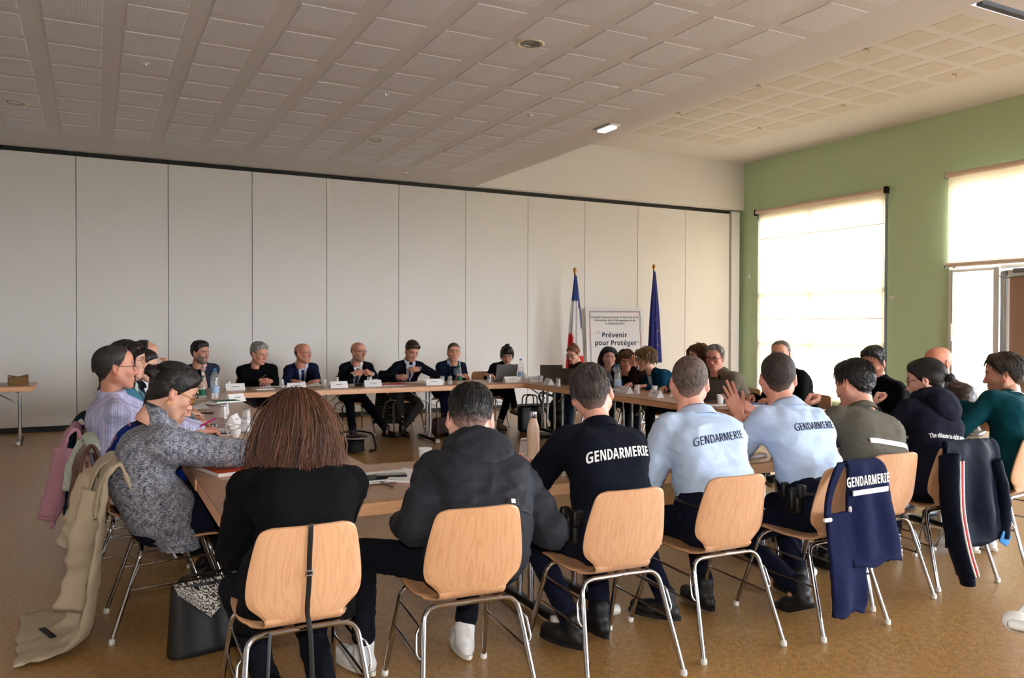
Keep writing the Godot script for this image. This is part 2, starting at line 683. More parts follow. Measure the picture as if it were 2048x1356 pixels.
func windows() -> void:
	# outside: pale paving and a hedge line far off keep the ground from being empty
	struct("ground_outside", MB.new().box(Vector3(14, -0.25, 9), Vector3(27, 0.2, 60), 0.001).mesh(), mat("paving", Color(0.62, 0.60, 0.56), 0.9))
	var n := 1
	for o in [[0.43, 3.44, true], [9.40, 12.4, false], [13.6, 16.6, false]]:
		blind_window(n, o[0], o[1], o[2])
		n += 1
	# the door front: an upper light behind a short blind, sidelight, and a leaf that stands open
	var w := struct("window_%d" % n, MB.new().box(Vector3(0.10, 2.46, 6.36), Vector3(0.07, 0.09, 3.46), 0.004).box(Vector3(0.10, 3.83, 6.36), Vector3(0.07, 0.06, 3.46), 0.004).box(Vector3(0.10, 3.14, 4.65), Vector3(0.07, 1.4, 0.06), 0.004).box(Vector3(0.10, 3.14, 5.48), Vector3(0.07, 1.4, 0.06), 0.004).box(Vector3(0.10, 3.14, 8.07), Vector3(0.07, 1.4, 0.06), 0.004).box(Vector3(0.10, 3.14, 6.9), Vector3(0.07, 1.4, 0.06), 0.004).mesh(), M.frame_white)
	for p in [[4.68, 5.45], [5.51, 6.87], [6.93, 8.04]]:
		obj("pane", MB.new().box(Vector3(0.10, 3.14, (p[0] + p[1]) / 2), Vector3(0.006, 1.32, p[1] - p[0]), 0.001).mesh(), M.pane, w)
	var b := thing("roller_blind", "short beige roller blind drawn down above the white door", "blind", Vector3(-0.07, 0, 0), 0, "")
	obj("fabric", MB.new().box(Vector3(0, 3.19, 6.36), Vector3(0.004, 1.44, 3.46), 0.001).mesh(), M.blind, b)
	obj("roller_tube", MB.new().tube([Vector3(-0.01, 3.93, 4.60), Vector3(-0.01, 3.93, 8.14)], 0.042, 14).mesh(), M.blind_hem, b)
	obj("hem_bar", MB.new().tube([Vector3(0, 2.49, 4.62), Vector3(0, 2.49, 8.12)], 0.036, 12).mesh(), M.blind_hem, b)
	for z in [4.585, 8.15]:
		obj("bracket", MB.new().box(Vector3(0.02, 3.93, z), Vector3(0.09, 0.10, 0.022), 0.004).mesh(), M.steel, b)
		obj("bracket", MB.new().box(Vector3(0.03, 2.47, z), Vector3(0.07, 0.05, 0.03), 0.004).mesh(), M.steel, b)
	var d := struct("door_1", MB.new().box(Vector3(0.03, 1.21, 4.65), Vector3(0.10, 2.42, 0.07), 0.006).box(Vector3(0.03, 2.40, 5.02), Vector3(0.10, 0.05, 0.72), 0.005).box(Vector3(0.02, 1.21, 5.41), Vector3(0.16, 2.42, 0.09), 0.006).box(Vector3(0.03, 2.42, 6.75), Vector3(0.10, 0.07, 2.66), 0.005).box(Vector3(0.03, 1.21, 8.07), Vector3(0.10, 2.42, 0.07), 0.006).mesh(), M.frame_white)
	obj("sidelight_screen", MB.new().box(Vector3(0.02, 1.20, 5.02), Vector3(0.005, 2.34, 0.64), 0.001).mesh(), M.blind, d)
	obj("pane", MB.new().box(Vector3(0.07, 1.20, 5.02), Vector3(0.006, 2.34, 0.66), 0.001).mesh(), M.pane, d)
	obj("guide_rail", MB.new().box(Vector3(-0.05, 1.21, 4.70), Vector3(0.022, 2.40, 0.018), 0.002).mesh(), M.steel, d)
	obj("handle", MB.new().box(Vector3(-0.075, 1.42, 4.70), Vector3(0.03, 0.28, 0.03), 0.005).mesh(), M.white_plastic, d)
	# door leaf with reveal profiles, dark brown inner screen
	var leaf := struct("door_2", MB.new().box(Vector3(-0.03, 1.20, 5.55), Vector3(0.10, 2.30, 0.10), 0.006).box(Vector3(-0.03, 2.30, 6.75), Vector3(0.10, 0.12, 2.4), 0.006).box(Vector3(-0.03, 0.08, 6.75), Vector3(0.10, 0.14, 2.4), 0.006).box(Vector3(-0.03, 1.20, 7.98), Vector3(0.10, 2.30, 0.10), 0.006).mesh(), M.frame_white)
	obj("screen", MB.new().box(Vector3(-0.02, 1.18, 6.76), Vector3(0.02, 2.14, 2.34), 0.002).mesh(), M.door_brown, leaf)
	for k in 3:
		obj("profile", MB.new().box(Vector3(-0.085, 1.20, 5.50 + 0.038 * k), Vector3(0.016, 2.28, 0.014), 0.003).mesh(), M.steel, leaf)
	obj("closer", MB.new().box(Vector3(-0.12, 2.34, 5.85), Vector3(0.06, 0.065, 0.30), 0.012).mesh(), M.steel, leaf)
	obj("closer_arm", MB.new().tube([Vector3(-0.12, 2.27, 5.50), Vector3(-0.13, 2.25, 5.56), Vector3(-0.12, 2.25, 6.2)], 0.012, 8).mesh(), M.steel, leaf)
	# small fittings on the green wall
	tag(obj("wall_switch", MB.new().box(Vector3(-0.008, 2.547, 0.17), Vector3(0.016, 0.085, 0.08), 0.006).mesh(), M.white_plastic), "small white switch plate on the green wall left of the blind", "switch")
	var h := thing("blind_crank", "short pale crank handle fixed to the green wall right of the tall blind", "crank", Vector3(0, 0, 0))
	obj("holder", MB.new().box(Vector3(-0.03, 1.995, 3.585), Vector3(0.05, 0.07, 0.05), 0.006).mesh(), M.white_plastic, h)
	obj("grip", MB.new().tube([Vector3(-0.045, 1.99, 3.56), Vector3(-0.045, 1.985, 3.76)], 0.014, 8).mesh(), M.paper_cream, h)


func blind_window(n: int, a: float, b: float, drawn: bool) -> void:
	var m := (a + b) / 2
	var f := MB.new()
	for y in [0.15, 1.18, 2.16, 3.76]:
		f.box(Vector3(0.065, y, m), Vector3(0.07, 0.075, b - a), 0.004)
	for z in [a + 0.03, a + (b - a) * 0.45, b - 0.03]:
		f.box(Vector3(0.065, 1.96, z), Vector3(0.07, 3.68, 0.065), 0.004)
	var w := struct("window_%d" % n, f.mesh(), M.frame_white)
	for y in [[0.19, 1.14], [1.22, 2.12], [2.20, 3.72]]:
		for z in [[a + 0.06, a + (b - a) * 0.45 - 0.035], [a + (b - a) * 0.45 + 0.035, b - 0.06]]:
			obj("pane", MB.new().box(Vector3(0.075, (y[0] + y[1]) / 2, (z[0] + z[1]) / 2), Vector3(0.006, y[1] - y[0], z[1] - z[0]), 0.001).mesh(), M.pane, w)
	var bl := thing("roller_blind", ["tall beige roller blind glowing with daylight, left of the white door", "rolled-up beige blind on the green wall beyond the door", "rolled-up beige blind furthest from the folding wall"][n - 1], "blind")
	if drawn:
		obj("fabric", MB.new().box(Vector3(-0.02, 1.97, m), Vector3(0.004, 3.70, b - a - 0.03), 0.001).mesh(), M.blind, bl)
	obj("roller_tube", MB.new().tube([Vector3(-0.045, 3.865, a - 0.03), Vector3(-0.045, 3.865, b + 0.01)], 0.042, 14).mesh(), M.blind_hem, bl)
	obj("bracket", MB.new().box(Vector3(-0.045, 3.86, a - 0.05), Vector3(0.09, 0.12, 0.02), 0.004).mesh(), M.dark_metal, bl)
	obj("motor_head", MB.new().box(Vector3(-0.05, 3.87, b + 0.04), Vector3(0.10, 0.12, 0.055), 0.008).mesh(), M.dark_metal, bl)
	obj("guide_rail", MB.new().box(Vector3(-0.03, 1.95, a + 0.0), Vector3(0.025, 3.75, 0.02), 0.002).mesh(), M.steel, bl)
	obj("guide_rail", MB.new().box(Vector3(-0.035, 1.95, b + 0.035), Vector3(0.04, 3.75, 0.035), 0.002).mesh(), M.steel, bl)
	for y in ([1.655, 3.30] if drawn else []):
		obj("seam", MB.new().box(Vector3(-0.023, y, m), Vector3(0.003, 0.012, b - a - 0.03), 0.001).mesh(), M.blind_hem, bl)


func ceiling_fittings() -> void:
	# round recessed downlights, unlit
	var proto: Node3D = null
	for s in [[Vector3(-8.842, CEIL, 6.713), "round recessed downlight, the nearest, high in the middle of the ceiling"], [Vector3(-8.919, CEIL, 2.619), "round recessed downlight nearest the folding wall, middle of the ceiling"], [Vector3(-12.967, CEIL, 2.457), "round recessed downlight at the far left of the ceiling"]]:
		if proto == null:
			proto = thing("downlight", s[1], "ceiling light", s[0], 0, "unlit round downlights")
			obj("trim_ring", MB.new().lathe([Vector2(0.085, 0.02), Vector2(0.087, -0.004), Vector2(0.112, -0.012), Vector2(0.125, -0.006), Vector2(0.127, 0.004)], 32).mesh(), M.paper_cream, proto)
			obj("reflector", MB.new().lathe([Vector2(0.0, 0.0), Vector2(0.05, -0.001), Vector2(0.082, -0.008), Vector2(0.086, 0.004)], 28).mesh(), M.lamp_grille, proto)
			for k in 2:
				obj("clip", MB.new().box(Vector3(0.078 - 0.156 * k, -0.012, 0.02), Vector3(0.008, 0.02, 0.02), 0.002).mesh(), M.steel, proto)
		else:
			copy_of(proto, s[0], 0, s[1])
	var em := thing("emergency_light", "small lit rectangular lamp in the ceiling beside the raised bay", "ceiling light", Vector3(-6.615, CEIL, 4.615), 0.0)
	obj("housing", MB.new().box(Vector3(0, -0.012, 0), Vector3(0.15, 0.024, 0.37), 0.006).mesh(), M.white_plastic, em)
	obj("diffuser", MB.new().box(Vector3(0, -0.034, 0), Vector3(0.105, 0.024, 0.27), 0.006).mesh(), M.lamp_glow, em)
	var l := AreaLight3D.new()
	l.name = "emergency_lamp"
	em.add_child(l)
	l.position = Vector3(0, -0.05, 0)
	l.rotation.x = -PI / 2
	l.area_size = Vector2(0.105, 0.27)
	l.light_energy = 0.05
	l.area_range = 20.0
	l.shadow_enabled = true
	# detectors and cable hooks
	var first: Node3D = null
	for s in [[Vector3(-11.774, CEIL, 4.588), "small detector head on the ceiling, left of the middle"], [Vector3(-9.473, CEIL, 4.684), "small detector head on the ceiling, middle of its row"], [Vector3(-7.721, CEIL, 4.669), "small detector head on the ceiling, nearest the raised bay"], [Vector3(-7.781, CEIL, 0.668), "small detector head on the ceiling close to the folding wall"]]:
		if first == null:
			first = thing("detector", s[1], "detector", s[0], 0, "ceiling detectors")
			obj("base", MB.new().lathe([Vector2(0.0, -0.016), Vector2(0.035, -0.014), Vector2(0.045, 0.0)], 18).mesh(), M.white_plastic, first)
			obj("tip", MB.new().lathe([Vector2(0.0, -0.034), Vector2(0.012, -0.03), Vector2(0.014, -0.014)], 12).mesh(), M.steel, first)
		else:
			copy_of(first, s[0], 0, s[1])
	var hook: Node3D = null
	for s in [[-3.696, 5.99, "nearest pair, beam side"], [-3.774, 4.248, "middle pair, beam side"], [-3.829, 2.536, "far pair, beam side"], [-1.818, 5.884, "nearest pair, green wall side"], [-1.887, 4.115, "middle pair, green wall side"], [-1.972, 2.433, "far pair, green wall side"]]:
		var at := Vector3(s[0], RAISED, s[1])
		var what: String = "small wire hook in the raised ceiling, " + s[2]
		if hook == null:
			hook = thing("ceiling_hook", what, "hook", at, 0, "hooks in the raised ceiling")
			obj("plate", MB.new().lathe([Vector2(0.0, -0.01), Vector2(0.03, -0.008), Vector2(0.034, 0.0)], 14).mesh(), M.steel, hook)
			obj("wire", MB.new().tube([Vector3(-0.05, -0.03, 0), Vector3(-0.03, -0.012, 0), Vector3(0.03, -0.012, 0), Vector3(0.05, -0.03, 0)], 0.005, 6).mesh(), M.brass, hook)
		else:
			copy_of(hook, at, 0, what)


# ---------------------------------------------------------------- tables

func make_table(label: String, length: float, width: float) -> Node3D:
	# a folding table: beech laminate top with a deep edge, two T legs of paired chrome posts
	var t := thing("folding_table", label, "table", Vector3.ZERO, 0, "folding tables of the meeting square")
	var top := MB.new().box(Vector3(0, TOP - 0.006, 0), Vector3(length - 0.003, 0.012, width - 0.003), 0.002)
	obj("tabletop", top.mesh(), M.table_top, t)
	obj("edge_band", MB.new().box(Vector3(0, TOP - 0.037, 0), Vector3(length - 0.002, 0.056, width - 0.001), 0.003).mesh(), M.table_edge, t)
	for s in [-1, 1]:
		var x: float = s * (length / 2 - 0.17)
		var leg := MB.new()
		for k in [-0.06, 0.06]:
			leg.tube([Vector3(x, 0.05, k), Vector3(x, TOP - 0.065, k)], 0.0165, 12)
		leg.box(Vector3(x, TOP - 0.075, 0), Vector3(0.05, 0.02, 0.5), 0.003)
		var l := obj("leg", leg.mesh(), M.chrome, t)
		obj("foot_bar", MB.new().box(Vector3(x, 0.035, 0), Vector3(0.05, 0.04, width * 0.72), 0.008).mesh(), M.dark_metal, l)
		for k in [-1, 1]:
			obj("foot_cap", MB.new().tube([Vector3(x - 0.026, 0.028, k * width * 0.37), Vector3(x + 0.026, 0.028, k * width * 0.37)], 0.028, 12).mesh(), M.clear_plastic, l)
		obj("brace", MB.new().tube([Vector3(x, TOP - 0.26, 0), Vector3(x - s * 0.30, TOP - 0.07, 0)], 0.009, 8).mesh(), M.chrome, l)
	return t


func tables() -> void:
	var w := 0.86
	var rows := []
	for i in 3:
		rows.append([Vector3(-10.80 + 1.758 * i, 0, 3.05), 0.0, ["far row, at its left end", "far row, middle one", "far row, at its right end"][i]])
	for i in 3:
		rows.append([Vector3(-11.345, 0, 4.358 + 1.734 * i), PI / 2, ["left row, furthest from the camera", "left row, middle one", "left row, nearest the camera"][i]])
	for i in 3:
		rows.append([Vector3(-6.725, 0, 4.358 + 1.734 * i), PI / 2, ["right row, furthest from the camera", "right row, middle one", "right row, nearest the camera"][i]])
	for i in 3:
		rows.append([Vector3(-10.892 + 1.758 * i, 0, 9.132), 0.0, ["near row, at its left corner", "near row, middle one", "near row, at its right end"][i]])
	var proto: Node3D = null
	for r in rows:
		var label: String = "beech folding table with chrome legs in the " + r[2]
		if proto == null:
			proto = make_table(label, 1.756, w)
			proto.position = r[0]
		else:
			var c := copy_of(proto, r[0], r[1], label)
			if (r[0] as Vector3).z > 9.0:
				c.scale.z = 1.02
			elif r[1] > 0.0:
				c.scale.x = 0.985
	# a spare table by the folding wall with a small carton on it
	var side := copy_of(proto, Vector3(-13.75, 0, 0.98), 0.0, "spare beech folding table standing alone by the folding wall")
	side.remove_meta("group")
	var b := thing("carton", "small open brown cardboard carton on the spare table", "box", Vector3(-13.06, TOP, 0.98), 0.12)
	var cb := MB.new()
	cb.box(Vector3(0, 0.004, 0), Vector3(0.21, 0.006, 0.20), 0.001)
	for s in [-1, 1]:
		cb.box(Vector3(s * 0.105, 0.048, 0), Vector3(0.005, 0.095, 0.20), 0.001)
		cb.box(Vector3(0, 0.048, s * 0.10), Vector3(0.21, 0.095, 0.005), 0.001)
	obj("walls", cb.mesh(), M.card_brown, b)
	for s in [-1, 1]:
		obj("flap", MB.new().box(Vector3(s * 0.06, 0.105, 0.02 * s), Vector3(0.10, 0.005, 0.19), 0.001, Basis(Vector3.BACK, s * 0.25)).mesh(), M.card_brown, b)


# ---------------------------------------------------------------- chairs

static func path_at(pts: Array, t: float) -> Vector3:
	# Catmull-Rom through a list, t in 0..1
	var n := pts.size() - 1
	var f := clampf(t, 0.0, 1.0) * n
	var i := mini(int(f), n - 1)
	var u := f - i
	var p0: Vector3 = pts[maxi(i - 1, 0)]
	var p1: Vector3 = pts[i]
	var p2: Vector3 = pts[i + 1]
	var p3: Vector3 = pts[mini(i + 2, n)]
	return 0.5 * ((2.0 * p1) + (p2 - p0) * u + (2.0 * p0 - 5.0 * p1 + 4.0 * p2 - p3) * u * u + (3.0 * p1 - p0 - 3.0 * p2 + p3) * u * u * u)


func shell_mesh() -> ArrayMesh:
	# profile points: (half width, height, depth) from the top of the back to the front of the seat
	var prof := [Vector3(0.118, 0.806, -0.262), Vector3(0.150, 0.798, -0.260), Vector3(0.166, 0.780, -0.257), Vector3(0.176, 0.745, -0.250), Vector3(0.185, 0.700, -0.241), Vector3(0.193, 0.650, -0.231), Vector3(0.198, 0.600, -0.222), Vector3(0.197, 0.560, -0.215), Vector3(0.186, 0.530, -0.209), Vector3(0.163, 0.508, -0.204), Vector3(0.143, 0.488, -0.198), Vector3(0.134, 0.468, -0.187), Vector3(0.134, 0.450, -0.165), Vector3(0.146, 0.440, -0.130), Vector3(0.172, 0.437, -0.095), Vector3(0.193, 0.437, -0.05), Vector3(0.202, 0.441, 0.03), Vector3(0.200, 0.447, 0.11), Vector3(0.193, 0.445, 0.17), Vector3(0.180, 0.436, 0.205), Vector3(0.150, 0.424, 0.222)]
	var grid := []
	var nv := 56
	for j in nv:
		var p := path_at(prof, float(j) / (nv - 1))
		var row := []
		for i in 15:
			var a := -1.0 + 2.0 * i / 14.0
			var x := a * p.x
			var cup := x * x * (0.7 if p.y > 0.47 else 0.0)
			row.append(Vector3(x, p.y + (x * x * 0.25 if p.y < 0.45 and p.z > -0.1 else 0.0), p.z + cup))
		grid.append(row)
	return MB.new().sheet(grid, 0.0105).mesh()


func make_chair(label: String, ply: Material) -> Node3D:
	var c := thing("stacking_chair", label, "chair")
	obj("plywood_shell", shell_mesh(), ply, c)
	for s in [-1, 1]:
		for e in [[-1, 0.235, 0.30, 0.185, 0.165, 0.425], [1, 0.225, 0.27, 0.185, 0.13, 0.424]]:
			var z: float = e[0]
			var pts := [Vector3(s * e[1], 0.018, z * e[2]), Vector3(s * (e[3] + 0.004), e[5] - 0.002, z * e[4]), Vector3(0.0, e[5], z * e[4])]
			var l := obj("leg", MB.new().tube(bend(pts, 0.055, 5), 0.0105, 10).mesh(), M.chrome, c)
			obj("glide", MB.new().lathe([Vector2(0.0, 0.0), Vector2(0.013, 0.001), Vector2(0.016, 0.01), Vector2(0.013, 0.028), Vector2(0.0115, 0.03)], 12, Vector3(s * e[1], 0, z * e[2])).mesh(), M.clear_plastic, l)
		for h in [0.345, 0.235]:
			var k: float = (0.425 - h) / 0.41
			var a := Vector3(s * lerpf(0.188, 0.235, k), h, -lerpf(0.165, 0.30, k))
			var b := Vector3(s * lerpf(0.188, 0.225, k), h + 0.012, lerpf(0.13, 0.27, k))
			obj("side_rod", MB.new().tube([a, b], 0.0048, 7).mesh(), M.chrome, c)
		obj("link_hook", MB.new().tube(bend([Vector3(s * 0.203, 0.36, -0.175), Vector3(s * 0.224, 0.345, -0.185), Vector3(s * 0.232, 0.27, -0.215), Vector3(s * 0.219, 0.255, -0.22)], 0.012, 3), 0.0048, 7).mesh(), M.chrome, c)
	return c


var chair_spots := {}


func chairs() -> void:
	var near := "chairs along the near side of the table"
	# code, x, z, turn (degrees), label
	var spots := [
		["N1", -11.565, 9.885, 180.0, "plywood chair under the woman with long brown hair, back to the camera"],
		["N2", -10.915, 9.900, 176.0, "plywood chair under the man in the dark hooded jacket"],
		["N3", -10.215, 9.885, 178.0, "plywood chair under the man in the navy police polo"],
		["N4", -9.60, 9.85, 179.0, "plywood chair under the broader light blue police polo, second from left"],
		["N5", -8.945, 9.90, 182.0, "plywood chair with a navy lettered police fleece over its back"],
		["N6", -8.360, 9.740, 178.0, "plywood chair under the man in the olive polo with a white stripe"],
		["N7", -7.740, 9.710, 174.0, "plywood chair with a striped track jacket over its back"],
		["N8", -7.000, 9.680, 186.0, "plywood chair under the man in the teal sweater at right edge"],
		["L1", -11.85, 8.48, 92.0, "plywood chair under the woman in the grey tweed, hung with a trench coat"],
		["L2", -11.96, 7.84, 92.0, "plywood chair of the left row hung with a brown leather jacket"],
		["L3", -12.03, 7.18, 90.0, "plywood chair under the man in the striped shirt"],
		["L4", -12.00, 6.50, 88.0, "plywood chair under the woman in the teal cardigan, left row"],
		["L5", -11.98, 5.85, 90.0, "plywood chair under the woman with dark hair and glasses, left row"],
		["L6", -11.98, 5.15, 90.0, "plywood chair under the bald man at the far end of the left row"],
		["F1", -11.02, 2.04, 4.0, "plywood chair under the bearded man in the blue-grey jacket, far row"],
		["F2", -10.36, 2.04, 6.0, "plywood chair under the white-haired man in black, far row"],
		["F3", -9.78, 2.04, 4.0, "plywood chair under the bald clean-shaven man with a blue tie"],
		["F4", -9.05, 2.04, 2.0, "plywood chair under the bald bearded man in the navy suit"],
		["F5", -8.32, 2.04, 0.0, "plywood chair under the man in the striped tie"],
		["F6", -7.66, 2.04, -4.0, "plywood chair under the cropped-haired man in the navy suit and glasses"],
		["F7", -6.98, 2.04, -4.0, "plywood chair under the woman typing on a laptop, far row"],
		["R1", -5.950, 3.150, -90.0, "plywood chair under the red-haired woman with a bun"],
		["R2", -5.950, 4.020, -92.0, "plywood chair under the woman with long black hair"],
		["R3", -5.950, 4.490, -90.0, "plywood chair under the woman with curly auburn hair"],
		["R4", -5.950, 4.970, -90.0, "plywood chair under the blond woman in the teal blazer"],
		["R5", -5.950, 5.640, -90.0, "plywood chair under the woman with wavy brown hair, right row"],
		["R6", -5.950, 6.120, -92.0, "plywood chair under the grey-haired man in the taupe sweater"],
		["R7", -5.950, 7.080, -90.0, "plywood chair under the man in black half hidden behind a raised hand"],
		["free", -5.930, 7.560, -86.0, "empty plywood chair on the right row, seen against the lit blind"],
		["R8", -5.950, 8.120, -92.0, "plywood chair under the man in the black sweater, right row"],
		["R9", -5.950, 8.680, -90.0, "plywood chair under the bald man in the brown leather jacket"],
	]
	var a: Node3D = null
	var b: Node3D = null
	for i in spots.size():
		var s: Array = spots[i]
		var at := Vector3(s[1], 0, s[2])
		var turn := deg_to_rad(s[3])
		chair_spots[s[0]] = [at, turn]
		var o: Node3D
		if a == null:
			a = make_chair(s[4], M.chair_ply)
			o = a
			o.position = at
			o.rotation.y = turn
		elif b == null:
			b = make_chair(s[4], M.chair_ply_b)
			o = b
			o.position = at
			o.rotation.y = turn
		else:
			o = copy_of(a if i % 2 == 0 else b, at, turn, s[4])
		var row: String = (s[0] as String).left(1)
		o.set_meta("group", near if row == "N" else "chairs round the far sides of the tables")
	# one grey upholstered chair back shows beside the man in taupe
	var g := thing("grey_chair", "grey padded chair back beside the man in the taupe sweater", "chair", Vector3(-5.97, 0, 6.60), deg_to_rad(-92.0))
	obj("backrest", shell_mesh(), cloth("grey_fabric", Color(0.47, 0.46, 0.44)), g)
	for sx in [-1, 1]:
		for e in [[-1, 0.30, 0.165], [1, 0.27, 0.13]]:
			obj("leg", MB.new().tube(bend([Vector3(sx * 0.22, 0.0, e[0] * e[1]), Vector3(sx * 0.188, 0.424, e[0] * e[2]), Vector3(0, 0.424, e[0] * e[2])], 0.05, 4), 0.0105, 8).mesh(), M.chrome, g)
	# corner of a white table at the right edge, close to the camera
	var wt := thing("white_table", "white plastic table corner at the right edge of the picture", "table", Vector3(-9.53, 0, 11.69), deg_to_rad(18.6))
	obj("tabletop", MB.new().box(Vector3(0.05, 0.715, 0.0), Vector3(1.18, 0.03, 0.50), 0.010).mesh(), M.white_plastic, wt)
	obj("edge_lip", MB.new().box(Vector3(0.05, 0.69, 0.235), Vector3(1.10, 0.035, 0.03), 0.01).mesh(), M.white_plastic, wt)
	for sx in [-0.5, 0.6]:
		for sz in [-0.21, 0.21]:
			obj("corner_cap", MB.new().ball(Vector3(sx, 0.715, sz * 1.12), Vector3(0.035, 0.028, 0.035), 12).mesh(), M.white_plastic, wt)
			obj("leg", MB.new().tube([Vector3(sx * 0.6, 0.0, sz * 0.8), Vector3(sx * 0.6, 0.70, sz * 0.8)], 0.014, 10).mesh(), M.chrome, wt)


# ---------------------------------------------------------------- flags and poster by the folding wall

func back_wall_things() -> void:
	var fl := mat("flag_cloth", Color.WHITE, 0.75)
	fl.vertex_color_use_as_albedo = true
	fl.rim_enabled = true
	fl.rim = 0.3
	flag("flag_pole", "blue, white and red flag on a dark pole, left of the poster", Vector3(-4.57, 0, 0.6), 2.43, 0.0)
	flag("flag_pole", "blue flag with gold stars on a dark pole, right of the poster", Vector3(-2.82, 0, 0.6), 2.56, 1.0)
	# poster board leaning back on an easel
	var p := thing("poster_board", "white poster board lettered in blue, leaning on an easel between the flags", "poster", Vector3(-3.70, 0, 0.72))
	p.basis = Basis(Vector3.UP, deg_to_rad(-24.0)) * Basis(Vector3.RIGHT, deg_to_rad(-13.0))
	var w := 1.10
	var cy := 1.16
	obj("board", MB.new().box(Vector3(0, cy, -0.012), Vector3(w, 1.48, 0.02), 0.003).mesh(), M.paper, p)
	var red := MB.new()
	var blue := MB.new()
	for k in 2:
		var mb: MB = red if k == 0 else blue
		var hx := w / 2 - 0.085 + 0.016 * k
		var hy := 0.655 + 0.016 * k
		for s in [-1, 1]:
			mb.box(Vector3(s * hx, cy, 0.0005), Vector3(0.006, hy * 2, 0.002), 0.0004)
			mb.box(Vector3(0, cy + s * hy, 0.0005), Vector3(hx * 2, 0.006, 0.002), 0.0004)
	obj("red_rule", red.mesh(), M.red, p)
	obj("blue_rule", blue.mesh(), M.ink_blue, p)
	for t in [["Conseil Communal pour la Sécurité et la", 0.036, 0.555, 0.0, "print_grey"], ["Prévention de la Délinquance et de", 0.036, 0.495, 0.0, "print_grey"], ["la Radicalisation", 0.036, 0.435, 0.0, "print_grey"], ["Prévenir", 0.092, 0.215, -0.02, "ink_blue"], ["pour Protéger", 0.092, 0.065, 0.0, "ink_blue"], ["“", 0.17, 0.22, -0.33, "clear_plastic"], ["”", 0.17, 0.02, 0.44, "clear_plastic"]]:
		var mb := MB.new()
		for part in letters(t[0], t[1], (t[0] as String).length() == 1, 700):
			var first := mb.v.size()
			for v in part[0]:
				mb.vert(Vector3(v.x * 0.92 + t[3], cy + v.y + t[2], 0.0005 + v.z * 0.6))
			var ix: PackedInt32Array = part[1]
			for k in range(0, ix.size(), 3):
				mb.tri(first + ix[k], first + ix[k + 2], first + ix[k + 1])
		obj("lettering", mb.mesh(), M[t[4]], p)
	obj("emblem", MB.new().box(Vector3(-0.40, cy - 0.49, 0.001), Vector3(0.045, 0.05, 0.002), 0.0005).mesh(), M.ink_blue, p)
	obj("emblem", MB.new().box(Vector3(-0.335, cy - 0.49, 0.001), Vector3(0.045, 0.05, 0.002), 0.0005).mesh(), M.red, p)
	for s in [-1, 1]:
		obj("easel_leg", MB.new().tube([Vector3(s * 0.40, 0.02, 0.0), Vector3(s * 0.30, 1.4, -0.03)], 0.014, 8).mesh(), M.dark_metal, p)
	obj("easel_rail", MB.new().box(Vector3(0, 0.415, -0.005), Vector3(0.95, 0.025, 0.05), 0.004).mesh(), M.dark_metal, p)


func flag(called: String, label: String, at: Vector3, top: float, kind: float) -> void:
	var f := thing(called, label, "flag", at)
	obj("pole", MB.new().tube([Vector3(0, 0.04, 0), Vector3(0, top + 0.02, 0)], 0.013, 10).mesh(), mat("dark_wood", Color(0.16, 0.11, 0.07), 0.5), f)
	obj("base", MB.new().lathe([Vector2(0, 0.0), Vector2(0.17, 0.0), Vector2(0.17, 0.025), Vector2(0.05, 0.04), Vector2(0.022, 0.06), Vector2(0.02, 0.22), Vector2(0, 0.22)], 24).mesh(), M.dark_metal, f)
	obj("finial", MB.new().lathe([Vector2(0.0, 0.0), Vector2(0.014, 0.0), Vector2(0.018, 0.015), Vector2(0.013, 0.028), Vector2(0.030, 0.05), Vector2(0.033, 0.075), Vector2(0.022, 0.105), Vector2(0.0, 0.125)], 16, Vector3(0, top, 0)).mesh(), M.brass, f)
	var mb := MB.new()
	var rows := 40
	var cols := 44
	var grid := []
	var blue := tinted(Color(0.06, 0.17, 0.47) if kind == 0.0 else Color(0.055, 0.10, 0.42))
	for j in rows:
		var t := float(j) / (rows - 1)
		var y := top - 0.02 - 1.72 * t
		var r := lerpf(0.018, 0.155 if kind == 0.0 else 0.135, pow(t, 0.75))
		var row := []
		for i in cols:
			var g := TAU * i / cols
			var pleat := 1.0 + 0.24 * sin(g * 7.0 + t * 2.0 + kind) * minf(1.0, t * 3.0)
			row.append(Vector3(sin(g) * r * pleat + 0.01 + 0.02 * t * kind, y, cos(g) * r * 0.6 * pleat + 0.01))
		grid.append(row)
	grid.reverse()
	mb.sheet(grid, 0.004, true)
	for i in mb.v.size():
		var v := mb.v[i]
		var t := (top - 0.02 - v.y) / 1.72
		var c := blue
		if kind == 0.0:
			if t > 0.27 + 0.03 * v.x and v.x < lerpf(0.045, 0.115, clampf((t - 0.3) / 0.3, 0.0, 1.0)):
				c = tinted(Color(0.83, 0.83, 0.83))
			if t > 0.60 and v.x < -0.075 or t > 0.84:
				c = tinted(Color(0.76, 0.07, 0.10))
			if t > 0.60 and v.x > 0.05 and t < 0.84:
				c = tinted(Color(0.83, 0.83, 0.83))
		mb.c[i] = c
	obj("cloth", mb.mesh(), M.flag_cloth, f)
	if kind > 0.0:
		for s in [[-0.015, 0.92, 0.5], [0.022, 1.12, -0.3], [0.020, 1.385, 0.2]]:
			var star := PackedVector2Array()
			for k in 10:
				var a: float = TAU * k / 10.0 + s[2]
				star.append(Vector2(sin(a), cos(a)) * (0.026 if k % 2 == 0 else 0.011))
			var t: float = s[1] / 1.72
			obj("star", MB.new().prism(star, 0.05, Vector3(0.02 + s[0], top - 0.02 - s[1], lerpf(0.018, 0.135, pow(t, 0.75)) * 0.6 * 0.95 - 0.005)).mesh(), M.brass if not M.has("gold") else M.gold, f)


# ---------------------------------------------------------------- things on the tables

var protos := {}


